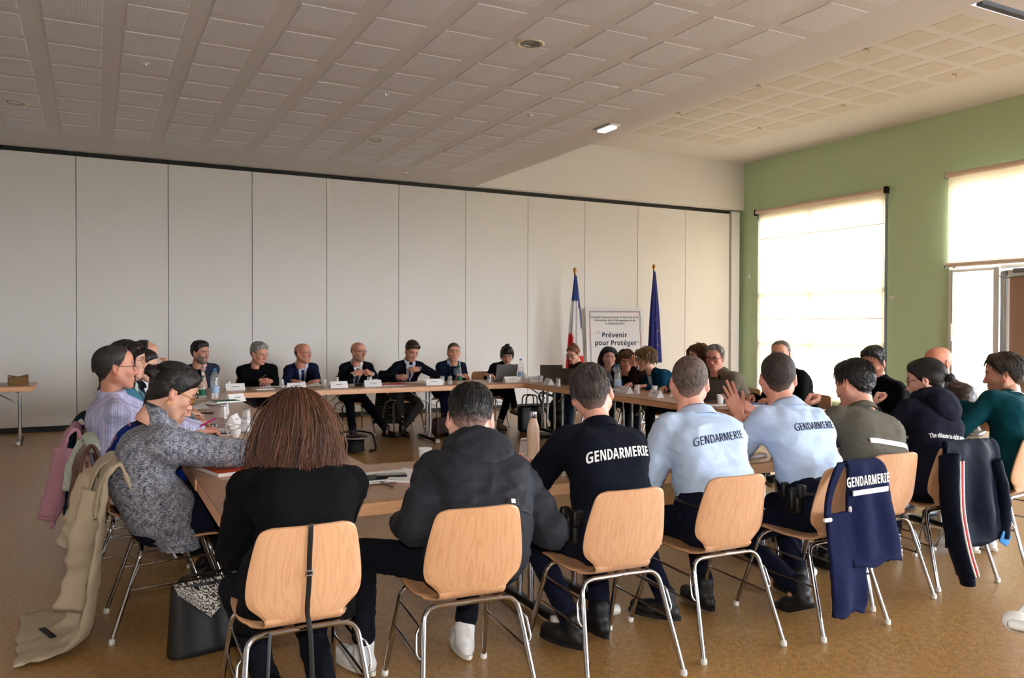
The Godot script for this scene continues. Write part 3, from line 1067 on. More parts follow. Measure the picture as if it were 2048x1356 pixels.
func put(kind: String, maker: Callable, x: float, z: float, turn: float, label: String, group := "", y := TOP) -> Node3D:
	var at := Vector3(x, y, z)
	if protos.has(kind):
		var c := copy_of(protos[kind], at, deg_to_rad(turn), label)
		return c
	var o: Node3D = maker.call(label)
	o.position = at
	o.rotation.y = deg_to_rad(turn)
	if group != "":
		o.set_meta("group", group)
	protos[kind] = o
	return o


func make_tumbler(label: String) -> Node3D:
	# stands mouth down, as all of them do on these tables
	var t := thing("glass_tumbler", label, "glass")
	obj("bowl", MB.new().lathe([Vector2(0.0355, 0.0), Vector2(0.036, 0.004), Vector2(0.0285, 0.100), Vector2(0.0255, 0.104), Vector2(0.0, 0.104)], 22).lathe([Vector2(0.0, 0.092), Vector2(0.0250, 0.092), Vector2(0.0335, 0.002), Vector2(0.0355, 0.0)], 22).mesh(), M.glass, t)
	obj("rim", MB.new().lathe([Vector2(0.0338, 0.0), Vector2(0.0362, 0.0005), Vector2(0.0362, 0.003), Vector2(0.0345, 0.0035)], 22).mesh(), M.chrome, t)
	obj("foot", MB.new().lathe([Vector2(0.0, 0.0935), Vector2(0.0245, 0.0935), Vector2(0.0262, 0.098), Vector2(0.024, 0.1035), Vector2(0.0, 0.1038)], 22).mesh(), M.chrome, t)
	return t


func make_cup(label: String) -> Node3D:
	var t := thing("coffee_cup", label, "cup")
	obj("bowl", MB.new().lathe([Vector2(0.0, 0.0), Vector2(0.020, 0.0), Vector2(0.022, 0.006), Vector2(0.034, 0.028), Vector2(0.0375, 0.062), Vector2(0.0355, 0.063), Vector2(0.032, 0.03), Vector2(0.018, 0.008), Vector2(0.0, 0.007)], 22).mesh(), M.porcelain, t)
	obj("handle", MB.new().tube(bend([Vector3(0.035, 0.052, 0), Vector3(0.056, 0.050, 0), Vector3(0.054, 0.024, 0), Vector3(0.032, 0.022, 0)], 0.012, 4), 0.0042, 8).mesh(), M.porcelain, t)
	return t


func make_paper_cup(label: String) -> Node3D:
	var t := thing("paper_cup", label, "cup")
	obj("wall", MB.new().lathe([Vector2(0.0, 0.004), Vector2(0.026, 0.004), Vector2(0.0265, 0.0), Vector2(0.036, 0.086), Vector2(0.0345, 0.086), Vector2(0.0255, 0.008), Vector2(0.0, 0.008)], 22).mesh(), M.paper, t)
	obj("rolled_rim", MB.new().lathe([Vector2(0.0350, 0.084), Vector2(0.0378, 0.085), Vector2(0.0378, 0.088), Vector2(0.0355, 0.0885)], 22).mesh(), M.white_plastic, t)
	return t


func make_card(label: String) -> Node3D:
	var t := thing("name_card", label, "name card")
	var o := PackedVector2Array([Vector2(-0.045, 0.0), Vector2(0.045, 0.0), Vector2(0.002, 0.078), Vector2(-0.002, 0.078)])
	obj("folded_card", MB.new().prism(o, 0.215, Vector3.ZERO, Basis(Vector3.UP, PI / 2)).mesh(), M.paper, t)
	for s in [-1, 1]:
		var m := MB.new()
		var b := Basis(Vector3.RIGHT, s * 0.504)
		for k in 5:
			m.box(Vector3(0, 0.042, s * 0.0235) + Vector3(-0.034 + 0.017 * k, 0, 0), Vector3(0.0125, 0.010, 0.0014), 0.0002, b)
		obj("printed_line", m.mesh(), M.print_grey, t)
	return t


func make_bottle(label: String) -> Node3D:
	var t := thing("plastic_bottle", label, "bottle")
	var pr := [Vector2(0.0, 0.004), Vector2(0.030, 0.0), Vector2(0.041, 0.008)]
	for k in 12:
		var y := 0.018 + 0.0165 * k
		pr.append(Vector2(0.042, y))
		pr.append(Vector2(0.0395 if k < 3 or k > 7 else 0.0415, y + 0.008))
	pr.append_array([Vector2(0.041, 0.222), Vector2(0.034, 0.250), Vector2(0.020, 0.275), Vector2(0.0145, 0.285), Vector2(0.0145, 0.298)])
	obj("body", MB.new().lathe(pr, 24).mesh(), M.glass, t)
	obj("label_band", MB.new().lathe([Vector2(0.0422, 0.07), Vector2(0.0428, 0.072), Vector2(0.0428, 0.136), Vector2(0.0422, 0.138)], 24).mesh(), M.label_blue, t)
	obj("cap", MB.new().lathe([Vector2(0.0, 0.292), Vector2(0.0165, 0.292), Vector2(0.0165, 0.312), Vector2(0.0, 0.314)], 18).mesh(), M.cap_blue, t)
	obj("water", MB.new().lathe([Vector2(0.0, 0.006), Vector2(0.037, 0.01), Vector2(0.038, 0.20), Vector2(0.0, 0.20)], 20).mesh(), M.glass, t)
	return t


func make_glass_bottle(label: String) -> Node3D:
	var t := thing("glass_bottle", label, "bottle")
	obj("body", MB.new().lathe([Vector2(0.0, 0.003), Vector2(0.034, 0.0), Vector2(0.0365, 0.006), Vector2(0.0365, 0.115), Vector2(0.033, 0.145), Vector2(0.020, 0.205), Vector2(0.0135, 0.25), Vector2(0.013, 0.285)], 24).mesh(), M.glass, t)
	obj("label_band", MB.new().lathe([Vector2(0.0368, 0.045), Vector2(0.0374, 0.047), Vector2(0.0374, 0.10), Vector2(0.0368, 0.102)], 24).mesh(), M.label_green, t)
	obj("neck_band", MB.new().lathe([Vector2(0.0178, 0.222), Vector2(0.0185, 0.223), Vector2(0.0148, 0.246), Vector2(0.0142, 0.246)], 18).mesh(), M.label_green, t)
	obj("cap", MB.new().lathe([Vector2(0.0, 0.278), Vector2(0.0148, 0.278), Vector2(0.0148, 0.296), Vector2(0.0, 0.298)], 16).mesh(), M.steel, t)
	return t


func laptop(label: String, x: float, z: float, turn: float, tilt: float, key: String, w := 0.33) -> void:
	# lid stands at -z, its back to -z; the user sits at +z
	var t := thing("laptop", label, "laptop", Vector3(x, TOP, z), deg_to_rad(turn))
	obj("base", MB.new().box(Vector3(0, 0.010, 0), Vector3(w, 0.016, 0.225), 0.004).mesh(), M.screen_silver, t)
	obj("keyboard", MB.new().box(Vector3(0, 0.0185, -0.02), Vector3(w * 0.88, 0.002, 0.105), 0.0006).mesh(), M.black_plastic, t)
	var b := Basis(Vector3.RIGHT, deg_to_rad(-tilt))
	var lid := Vector3(0, 0.018, -0.112)
	var o := obj("lid", MB.new().box(lid + b * Vector3(0, 0.112, -0.004), Vector3(w, 0.222, 0.007), 0.003, b).mesh(), M[key], t)
	obj("screen", MB.new().box(lid + b * Vector3(0, 0.114, 0.0002), Vector3(w * 0.94, 0.195, 0.0016), 0.0004, b).mesh(), M.black_plastic, o)
	obj("edge", MB.new().box(lid + b * Vector3(w * 0.5, 0.112, -0.003), Vector3(0.004, 0.222, 0.009), 0.001, b).mesh(), M.steel, o)


func leaf(called: String, label: String, category: String, x: float, z: float, turn: float, size: Vector2, thick: float, key: String, lift := 0.0, curl := 0.0) -> Node3D:
	# a sheet or a pad of paper lying flat; the top sheet lifts a little at one corner
	var t := thing(called, label, category, Vector3(x, TOP + lift, z), deg_to_rad(turn))
	if thick > 0.004:
		obj("pages", MB.new().box(Vector3(0, thick / 2, 0), Vector3(size.x, thick, size.y), 0.0015).mesh(), M.paper, t)
	var grid := []
	for j in 7:
		var row := []
		for i in 7:
			var u := i / 6.0 - 0.5
			var v := j / 6.0 - 0.5
			var up := maxf(0.0, u + v - 0.35) * curl + maxf(0.0, -u - 0.3) * curl * 0.6
			row.append(Vector3(u * size.x, thick + 0.0015 + up, -v * size.y))
		grid.append(row)
	obj("top_sheet", MB.new().sheet(grid, 0.0014).mesh(), M[key], t)
	return t


func pen(label: String, x: float, z: float, turn: float, key: String, y := TOP + 0.006, pitch := 0.0) -> void:
	var t := thing("pen", label, "pen", Vector3(x, y, z), deg_to_rad(turn))
	t.rotation.x = deg_to_rad(pitch)
	obj("barrel", MB.new().tube([Vector3(0, 0, -0.065), Vector3(0, 0, 0.05)], 0.0048, 8).mesh(), M[key], t)
	obj("tip", MB.new().tube([Vector3(0, 0, 0.05), Vector3(0, 0, 0.068)], [0.0045, 0.001], 8).mesh(), M.steel, t)
	obj("clip", MB.new().box(Vector3(0, 0.006, -0.045), Vector3(0.002, 0.002, 0.035), 0.0005).mesh(), M.steel, t)


func phone(label: String, x: float, z: float, turn: float, y := TOP) -> void:
	var t := thing("phone", label, "phone", Vector3(x, y, z), deg_to_rad(turn))
	obj("case", MB.new().box(Vector3(0, 0.0048, 0), Vector3(0.074, 0.0095, 0.150), 0.004).mesh(), M.black_plastic, t)
	obj("screen", MB.new().box(Vector3(0, 0.0099, 0), Vector3(0.067, 0.0012, 0.142), 0.0004).mesh(), mat("phone_glass", Color(0.10, 0.095, 0.085), 0.12), t)


func eyeglasses(label: String, x: float, z: float, turn: float) -> void:
	# lying folded open, temples up from the table
	var t := thing("eyeglasses", label, "glasses", Vector3(x, TOP, z), deg_to_rad(turn))
	var mb := MB.new()
	for s in [-1, 1]:
		var pts := []
		for k in 18:
			var g := TAU * k / 18.0
			var e := Vector2(cos(g), sin(g))
			var sq := 1.0 / pow(pow(absf(e.x), 3.0) + pow(absf(e.y), 3.0), 0.3333)
			pts.append(Vector3(s * 0.034 + e.x * 0.025 * sq, 0.021 + e.y * 0.019 * sq, 0.0))
		mb.tube(pts, 0.0019, 6, false, true)
	mb.tube([Vector3(-0.010, 0.028, 0), Vector3(0, 0.031, 0.003), Vector3(0.010, 0.028, 0)], 0.0016, 6)
	obj("rims", mb.mesh(), M.dark_metal, t)
	for s in [-1, 1]:
		obj("temple", MB.new().tube([Vector3(s * 0.060, 0.030, 0), Vector3(s * 0.068, 0.029, -0.01), Vector3(s * 0.070, 0.026, -0.09), Vector3(s * 0.068, 0.012, -0.125), Vector3(s * 0.066, 0.002, -0.14)], 0.0019, 6).mesh(), M.dark_metal, t)
		obj("lens", MB.new().box(Vector3(s * 0.034, 0.021, 0), Vector3(0.046, 0.034, 0.0012), 0.0004).mesh(), M.lens, t)


func table_things() -> void:
	var tg := "upturned tumblers on the far table"
	for s in [
		[-10.80, 2.92, "upturned glass tumbler beside the name card of the bearded man"],
		[-10.20, 2.98, "upturned glass tumbler right of the white-haired man in black"],
		[-9.50, 2.88, "upturned glass tumbler right of the bald man with a blue tie"],
		[-9.09, 2.95, "upturned glass tumbler beside the suited bald bearded man's coffee cup"],
		[-8.21, 3.22, "left of two upturned tumblers before the glass bottle, far table"],
		[-8.11, 3.24, "right of two upturned tumblers before the glass bottle, far table"],
		[-7.52, 3.20, "upturned glass tumbler left of the silver laptop on the far table"],
		[-7.02, 3.02, "upturned glass tumbler behind the plastic bottle by the silver laptop"],
		[-11.20, 3.95, "upturned glass tumbler at the far end of the left row"],
		[-11.10, 4.08, "upturned glass tumbler close beside the glass bottle, left row"],
		[-11.23, 5.78, "upturned glass tumbler under the dark green notebook"],
		[-11.29, 6.08, "upturned glass tumbler just nearer than the green notebook"],
		[-11.27, 7.05, "upturned glass tumbler right of the white cups"],
		[-11.40, 8.06, "largest upturned glass tumbler, near corner of the left row"],
		[-7.06, 4.22, "upturned glass tumbler beside the angled laptop on the right row"],
		[-6.83, 5.55, "upturned glass tumbler before the blond woman, right row"],
		[-6.78, 6.12, "upturned glass tumbler beside the name card nearest the laptop, right row"],
		[-6.52, 6.36, "upturned glass tumbler left of the open brown laptop, right row"],
		[-10.03, 8.84, "upturned glass tumbler left of the cream bottle, near table"],
	]:
		put("tumbler", make_tumbler, s[0], s[1], 20.0 * s[0], s[2], tg if s[1] < 3.5 else "upturned tumblers on the tables")
	var stacked := put("tumbler", make_tumbler, -11.27, 7.05, 40.0, "upturned glass tumbler stacked on another beside the white cups", "", TOP + 0.062)
	stacked.set_meta("group", "upturned tumblers on the tables")
	for s in [
		[-9.93, 2.88, 70.0, TOP, "white coffee cup in front of the bald man with a blue tie"],
		[-8.98, 2.84, -30.0, TOP, "white coffee cup in front of the bald bearded man in a suit"],
		[-11.38, 7.30, 200.0, TOP, "white coffee cup with its handle to the left, left row"],
		[-11.36, 7.08, 160.0, TOP, "white coffee cup standing just behind another, left row"],
		[-11.29, 4.02, 20.0, TOP, "white coffee cup beside the bottles at the left row's far end"],
	]:
		put("cup", make_cup, s[0], s[1], s[2], s[4], "white coffee cups", s[3])
	for s in [
		[-9.70, 3.02, "paper cup right of the bald man's papers, far table"],
		[-6.93, 3.06, "paper cup half behind the plastic bottle, far table right"],
		[-6.86, 3.42, "paper cup between the dark laptop and the tilted one"],
		[-6.64, 5.62, "paper cup in front of the teal blazer, right row"],
		[-6.78, 6.84, "paper cup before the open brown laptop, right row"],
		[-10.63, 8.82, "paper cup half hidden by the dark hooded jacket's shoulder"],
	]:
		put("paper_cup", make_paper_cup, s[0], s[1], 0.0, s[2], "white paper cups")
	for s in [
		[-10.76, 3.12, 4.0, "bearded man's white folded name card, far left table corner"],
		[-10.09, 3.28, -5.0, "white folded name card between white-haired and bald men"],
		[-9.58, 3.26, 3.0, "white folded name card right of the table joint, far row"],
		[-9.14, 3.22, -3.0, "bald bearded man's white folded name card, far row"],
		[-8.36, 3.30, -6.0, "white folded name card before the striped tie, far row"],
		[-7.24, 3.28, 4.0, "white folded name card in front of the silver laptop"],
		[-10.98, 4.62, 40.0, "white folded name card at the left row's inner edge"],
		[-6.92, 3.36, 12.0, "white folded name card at the right row's far corner"],
		[-6.98, 3.84, 78.0, "white folded name card before the angled laptop, right row"],
		[-6.88, 5.40, 84.0, "white folded name card beside the tall plastic bottle, right row"],
		[-6.90, 5.98, 80.0, "white folded name card right of the paper cup, right row"],
		[-11.28, 6.56, 70.0, "white folded name card behind the cups, left row"],
	]:
		put("card", make_card, s[0], s[1], s[2], s[3], "folded name cards")
	for s in [[-7.08, 3.26, "clear plastic water bottle with a blue cap, far table right end"], [-11.13, 4.30, "clear plastic water bottle with a blue cap, left row far end"], [-6.86, 5.22, "clear plastic water bottle with a blue cap, middle of right row"]]:
		put("bottle", make_bottle, s[0], s[1], 0.0, s[2], "plastic water bottles")
	for s in [[-8.02, 3.34, "clear glass bottle with a green label before the cropped-haired man"], [-11.24, 4.26, "clear glass bottle with a green label, left row far end"]]:
		put("glass_bottle", make_glass_bottle, s[0], s[1], 0.0, s[2], "glass bottles")
	var gb := make_glass_bottle("clear glass bottle with a green cap seen past the navy sweatshirt")
	gb.position = Vector3(-6.42, TOP, 8.25)
	(gb.get_node("cap") as MeshInstance3D).material_override = M.bottle_green
	gb.set_meta("group", "glass bottles")
	# cream steel flask
	var fl := thing("flask", "tall cream drinking flask with a chrome cap on the near table", "flask", Vector3(-10.02, TOP, 8.92))
	obj("body", MB.new().lathe([Vector2(0.0, 0.0), Vector2(0.033, 0.0), Vector2(0.0355, 0.004), Vector2(0.0355, 0.150), Vector2(0.0345, 0.168), Vector2(0.029, 0.192), Vector2(0.0205, 0.222), Vector2(0.0195, 0.232), Vector2(0.0, 0.232)], 30).mesh(), M.cream_bottle, fl)
	obj("cap", MB.new().lathe([Vector2(0.0, 0.230), Vector2(0.0205, 0.230), Vector2(0.0215, 0.234), Vector2(0.0205, 0.262), Vector2(0.017, 0.267), Vector2(0.0, 0.268)], 26).mesh(), M.chrome, fl)
	# laptops
	laptop("silver laptop with its lid to the camera, far table", -7.25, 3.02, 184.0, 12.0, "screen_silver")
	laptop("dark laptop at the right row's far corner, lid upright", -6.66, 3.36, 150.0, 14.0, "screen_grey", 0.30)
	laptop("brown-grey laptop tilted back in front of the red-haired woman", -6.74, 3.98, 118.0, 24.0, "screen_grey", 0.34)
	laptop("open brown laptop with a bright edge before the taupe sweater", -6.66, 6.62, 122.0, 24.0, "screen_grey", 0.36)
	# far table papers
	leaf("writing_pad", "white writing pad in front of the white-haired man in black", "notepad", -10.44, 3.12, 6.0, Vector2(0.22, 0.20), 0.010, "paper", 0.0, 0.05)
	leaf("paper_sheet", "loose white sheet right of the white-haired man's hands", "paper", -10.17, 2.80, -20.0, Vector2(0.21, 0.15), 0.001, "paper", 0.0, 0.03)
	leaf("paper_sheet", "white sheets under the bald man's hand, far table", "paper", -9.80, 2.84, 8.0, Vector2(0.24, 0.20), 0.003, "paper", 0.0, 0.05)
	leaf("paper_sheet", "white sheet right of the joint between the far tables", "paper", -9.40, 3.02, -8.0, Vector2(0.21, 0.18), 0.002, "paper", 0.0, 0.02)
	leaf("folder", "dark red folder in front of the man with the striped tie", "folder", -8.86, 3.12, 4.0, Vector2(0.30, 0.23), 0.008, "red", 0.0, 0.02)
	leaf("paper_sheet", "pale printed sheets before the striped tie, far table", "paper", -8.50, 2.96, -6.0, Vector2(0.30, 0.21), 0.003, "clear_plastic", 0.0, 0.05)
	var pk := thing("speaker_puck", "small black round conference puck on the far table", "speaker", Vector3(-9.28, TOP, 3.10))
	obj("body", MB.new().lathe([Vector2(0, 0), Vector2(0.05, 0), Vector2(0.056, 0.010), Vector2(0.050, 0.030), Vector2(0.0, 0.034)], 24).mesh(), M.black_plastic, pk)
	obj("grille", MB.new().lathe([Vector2(0.0, 0.0352), Vector2(0.030, 0.034), Vector2(0.034, 0.031)], 20).mesh(), M.dark_metal, pk)
	pen("yellow pencil in the white-haired man's fingers", -10.36, 2.60, 55.0, "brass", 0.845, -35.0)
	# left row
	leaf("notebook", "small dark green notebook resting on an upturned tumbler", "notebook", -11.23, 5.78, 12.0, Vector2(0.20, 0.15), 0.012, "label_green", 0.1045, 0.0)
	for s in [
		[-11.20, 4.75, 20.0, 0.21, 0.29, "white sheet in front of the bottles, left row"], [-11.40, 5.10, 5.0, 0.21, 0.29, "white sheet on the left row before the teal cardigan"],
		[-11.54, 6.05, -8.0, 0.21, 0.29, "white sheet beside the black phone, left row"], [-11.22, 6.52, 35.0, 0.20, 0.24, "white sheet with a raised corner behind the cups, left row"],
		[-11.55, 7.62, -18.0, 0.21, 0.29, "printed sheet by the tweed sleeve, topmost of a small heap"], [-11.50, 7.72, 14.0, 0.21, 0.29, "white sheet at the bottom of the heap by the tweed sleeve"],
		[-11.24, 6.95, 60.0, 0.21, 0.26, "white sheet under the tumblers beside the cups, left row"], [-11.46, 8.32, 10.0, 0.15, 0.21, "small white sheet by the writing hand"],
	]:
		leaf("paper_sheet", s[5], "paper", s[0], s[1], s[2], Vector2(s[3], s[4]), 0.002, "paper", 0.003 if (s[5] as String).contains("topmost") else 0.0, 0.04)
	phone("black phone lying beside the green notebook, left row", -11.38, 5.62, 78.0)
	for s in [[-11.47, 6.90, 84.0, "spiral notebook further from the tweed sleeve, left row"], [-11.52, 7.22, 80.0, "spiral notebook nearer the tweed sleeve, left row"]]:
		var nb := leaf("spiral_notebook", s[3], "notebook", s[0], s[1], s[2], Vector2(0.17, 0.22), 0.010, "paper", 0.0, 0.0)
		var mb := MB.new()
		for k in 16:
			mb.tube([Vector3(-0.090, 0.004, -0.10 + 0.0133 * k), Vector3(-0.084, 0.018, -0.10 + 0.0133 * k), Vector3(-0.076, 0.010, -0.10 + 0.0133 * k)], 0.0014, 5)
		obj("wire_spiral", mb.mesh(), M.steel, nb)
	eyeglasses("black-framed eyeglasses lying near the pink pen, left row", -11.44, 6.76, 60.0)
	pen("bright pink pen held over the left row", -11.56, 7.43, 65.0, "pink", 0.87, -28.0)
	pen("black and clear pen on the nearer spiral notebook", -11.46, 7.18, 75.0, "black_plastic", TOP + 0.02)
	var nk := thing("napkin", "crumpled cream paper napkin beside the tumblers", "napkin", Vector3(-11.29, TOP, 7.45), 0.4)
	var g := []
	var nz := noise(14.0, 61)
	for j in 15:
		var row := []
		for i in 15:
			var u := i / 14.0 - 0.5
			var v := j / 14.0 - 0.5
			var up := 0.028 * maxf(0.0, 1.0 - Vector2(u, v).length() * 2.0) + 0.022 * absf(nz.get_noise_2d(u, v)) + 0.004
			row.append(Vector3(u * 0.19, up, -v * 0.15))
		g.append(row)
	obj("folded_paper", MB.new().sheet(g, 0.0015).mesh(), M.paper_cream, nk)
	var st := thing("cable", "short black cable loop on the left row near the writing hand", "cable", Vector3(-11.41, TOP, 7.72))
	obj("cord", MB.new().tube([Vector3(0, 0.006, 0.10), Vector3(0.012, 0.008, 0.04), Vector3(-0.005, 0.008, -0.02), Vector3(0.02, 0.006, -0.09)], 0.0055, 8).mesh(), M.black_plastic, st)
	obj("plug", MB.new().box(Vector3(0.022, 0.007, -0.10), Vector3(0.014, 0.012, 0.03), 0.003).mesh(), M.black_plastic, st)
	var ob := leaf("notebook", "open orange notebook with white pages under the tweed sleeve", "notebook", -11.59, 8.52, 14.0, Vector2(0.26, 0.36), 0.018, "orange_cover", 0.0, 0.0)
	obj("back_cover", MB.new().box(Vector3(0, -0.0004, 0), Vector3(0.264, 0.002, 0.364), 0.0005).mesh(), M.orange_cover, ob)
	pen("dark pen in the tweed-sleeved writing hand", -11.47, 8.30, 40.0, "black_plastic", 0.80, 40.0)
	eyeglasses("thin-framed eyeglasses lying at the near left table corner", -11.62, 9.05, 205.0)
	# near table
	leaf("paper_sheet", "white sheets under the black folder, near table", "paper", -11.02, 9.10, 4.0, Vector2(0.46, 0.30), 0.004, "paper", 0.0, 0.0)
	leaf("folder", "black folder with pale handwriting beside the phone, near table", "folder", -11.06, 9.13, 3.0, Vector2(0.34, 0.14), 0.006, "black_plastic", 0.006, 0.0)
	phone("dark phone on the black folder, near table", -10.93, 9.14, 76.0, TOP + 0.0145)
	pen("short bright metal pen by the phone, near table", -11.0, 9.285, 10.0, "steel")
	leaf("notebook", "white open notebook with curling pages beside the hooded jacket", "notebook", -10.80, 9.15, -35.0, Vector2(0.22, 0.30), 0.012, "paper", 0.0, 0.03)
	leaf("writing_pad", "white pad with a dark edge by the navy polo's arm", "notepad", -10.18, 9.33, 12.0, Vector2(0.26, 0.24), 0.012, "paper", 0.0, 0.03)
	leaf("notebook", "pale notebook in a dark cover between the two light blue polos", "notebook", -8.90, 9.36, 8.0, Vector2(0.24, 0.20), 0.016, "paper_cream", 0.0, 0.0)
	leaf("notebook", "dark blue notebook lying on another, near table right", "notebook", -8.17, 9.32, -6.0, Vector2(0.22, 0.18), 0.014, "ink_blue", 0.02, 0.0)
	leaf("notebook", "dark blue notebook underneath another, near table right", "notebook", -8.20, 9.36, 4.0, Vector2(0.24, 0.20), 0.016, "ink_blue", 0.0, 0.0)
	leaf("paper_sheet", "white sheet beside the dark blue notebooks", "paper", -7.98, 9.24, 15.0, Vector2(0.20, 0.28), 0.003, "paper", 0.0, 0.0)
	phone("black phone on the table beyond the navy sweatshirt", -7.2, 9.05, 40.0)
	leaf("notebook", "dark notebook between the sweatshirt and the teal sweater", "notebook", -6.74, 9.28, 20.0, Vector2(0.20, 0.26), 0.014, "black_plastic", 0.0, 0.0)
	# right row
	leaf("folder", "blue folder beside the open brown laptop", "folder", -6.62, 7.08, 70.0, Vector2(0.30, 0.23), 0.012, "cap_blue", 0.0, 0.0)
	leaf("paper_sheet", "white sheets in front of the blue folder, right row", "paper", -6.90, 7.02, 80.0, Vector2(0.21, 0.29), 0.003, "paper", 0.0, 0.0)
	leaf("paper_sheet", "white sheet in front of the blond woman in teal", "paper", -6.70, 5.05, 86.0, Vector2(0.21, 0.29), 0.003, "paper", 0.0, 0.03)
	leaf("paper_sheet", "white sheet before the black sweater, right row", "paper", -6.70, 8.05, 84.0, Vector2(0.21, 0.29), 0.003, "paper", 0.0, 0.03)
	var pu := thing("pouch", "slouched black pouch on the right row before the auburn curls", "bag", Vector3(-6.55, TOP, 4.72), 0.5)
	obj("body", MB.new().ball(Vector3(0, 0.052, 0), Vector3(0.15, 0.05, 0.09), 18).mesh(), M.black_wool if M.has("black_wool") else M.black_plastic, pu)
	obj("zip", MB.new().tube([Vector3(-0.12, 0.082, 0), Vector3(0, 0.103, 0), Vector3(0.12, 0.082, 0)], 0.004, 6).mesh(), M.steel, pu)


func floor_things() -> void:
	# cable reel lying inside the square
	var r := thing("cable_reel", "black cable reel with a steel disc lying on the floor inside the square", "cable reel", Vector3(-9.50, 0, 3.62), 0.3)
	obj("drum", MB.new().lathe([Vector2(0, 0.02), Vector2(0.13, 0.02), Vector2(0.14, 0.035), Vector2(0.095, 0.05), Vector2(0.10, 0.15), Vector2(0.15, 0.17)], 30).mesh(), M.black_plastic, r)
	obj("steel_disc", MB.new().lathe([Vector2(0.095, 0.178), Vector2(0.165, 0.170), Vector2(0.170, 0.180), Vector2(0.160, 0.190), Vector2(0.100, 0.186), Vector2(0.095, 0.178)], 34).mesh(), M.steel, r)
	obj("socket_plate", MB.new().lathe([Vector2(0.10, 0.172), Vector2(0.10, 0.180), Vector2(0.06, 0.184), Vector2(0.0, 0.184)], 26).mesh(), M.dark_metal, r)
	var coil := MB.new()
	for k in 5:
		var pts := []
		for q in 26:
			var a := TAU * q / 26.0
			pts.append(Vector3(cos(a) * 0.118, 0.058 + 0.020 * k, sin(a) * 0.118))
		coil.tube(pts, 0.010, 7, false, true)
	obj("wound_cable", coil.mesh(), M.black_plastic, r)
	obj("frame", MB.new().tube(bend([Vector3(0.16, 0.012, 0.10), Vector3(0.26, 0.012, 0.10), Vector3(0.27, 0.20, 0.0), Vector3(0.22, 0.215, -0.20), Vector3(-0.06, 0.215, -0.24)], 0.05, 5), 0.012, 8).mesh(), M.dark_metal, r)
	# handbag with a zebra flap beside the near left chair
	var h := thing("handbag", "black handbag with a zebra-striped flap standing by the tweed cardigan", "handbag", Vector3(-11.76, 0, 8.985), deg_to_rad(12.0))
	var zt := mat("zebra", Color.WHITE, 0.5)
	var zn := noise(0.02, 71)
	zt.albedo_texture = painted(256, 128, func(x, y): return Color(0.86, 0.84, 0.80) if sin(x * 0.20 + y * 0.35 + zn.get_noise_2d(x * 2.4, y * 1.2) * 7.0) > -0.15 else Color(0.10, 0.10, 0.11))
	var body := MB.new()
	var grid := []
	for j in 12:
		var t := j / 11.0
		var row := []
		for i in 28:
			var a := TAU * i / 28.0
			var e := Vector2(cos(a), sin(a))
			var k := 1.0 / pow(pow(absf(e.x), 4.0) + pow(absf(e.y), 4.0), 0.25)
			row.append(Vector3(e.x * k * lerpf(0.165, 0.148, t), 0.008 + 0.315 * t, -e.y * k * lerpf(0.062, 0.032, t)))
		grid.append(row)
	body.sheet(grid, 0.006, true)
	body.box(Vector3(0, 0.014, 0), Vector3(0.29, 0.02, 0.105), 0.008)
	obj("body", body.mesh(), mat("bag_black", Color(0.05, 0.055, 0.065), 0.45), h)
	var flap := []
	for j in 9:
		var t := j / 8.0
		var row := []
		for i in 17:
			var u := i / 16.0 - 0.5
			var low := 0.315 - (0.145 - absf(u) * 0.26) * t
			var out := 0.036 + 0.026 * sin(t * 1.5) if j > 0 else 0.0
			row.append(Vector3(u * 0.29, (0.328 if j == 0 else low), out + 0.004))
		flap.append(row)
	flap.reverse()
	obj("zebra_flap", MB.new().sheet(flap, 0.006).mesh(), zt, h, )
	obj("strap", MB.new().tube(bend([Vector3(-0.13, 0.315, 0), Vector3(-0.10, 0.345, -0.03), Vector3(0.10, 0.345, -0.03), Vector3(0.13, 0.315, 0)], 0.03, 4), 0.008, 7).mesh(), M.bag_black, h)
	# bags under the far tables
	var b := thing("satchel", "brown leather satchel on the floor under the far table", "bag", Vector3(-7.95, 0, 2.75), 0.2)
	obj("body", MB.new().box(Vector3(0, 0.13, 0), Vector3(0.42, 0.25, 0.16), 0.035).mesh(), mat("satchel_brown", Color(0.24, 0.11, 0.05), 0.4), b)
	obj("flap", MB.new().box(Vector3(0, 0.20, 0.085), Vector3(0.41, 0.13, 0.02), 0.009).mesh(), M.satchel_brown, b)
	obj("handle", MB.new().tube(bend([Vector3(-0.09, 0.25, 0), Vector3(-0.08, 0.30, 0), Vector3(0.08, 0.30, 0), Vector3(0.09, 0.25, 0)], 0.03, 4), 0.010, 7).mesh(), M.satchel_brown, b)
	obj("buckle", MB.new().box(Vector3(-0.07, 0.155, 0.098), Vector3(0.025, 0.03, 0.01), 0.003).mesh(), M.brass, b)
	b = thing("tote_bag", "black tote bag with upright handles under the corner of the tables", "bag", Vector3(-6.72, 0, 2.86), 0.1)
	obj("body", MB.new().box(Vector3(0, 0.19, 0), Vector3(0.36, 0.37, 0.14), 0.03).mesh(), M.bag_black, b)
	for s in [-1, 1]:
		obj("handle", MB.new().tube(bend([Vector3(-0.10, 0.36, s * 0.05), Vector3(-0.09, 0.52, s * 0.045), Vector3(0.09, 0.52, s * 0.045), Vector3(0.10, 0.36, s * 0.05)], 0.06, 5), 0.010, 7).mesh(), M.bag_black, b)
	b = thing("backpack", "large black backpack on the floor by the right-hand table legs", "bag", Vector3(-6.28, 0, 3.02), -0.5)
	obj("body", MB.new().ball(Vector3(0, 0.26, 0), Vector3(0.20, 0.27, 0.14), 20).box(Vector3(0, 0.10, 0), Vector3(0.34, 0.19, 0.22), 0.06).mesh(), M.bag_black, b)
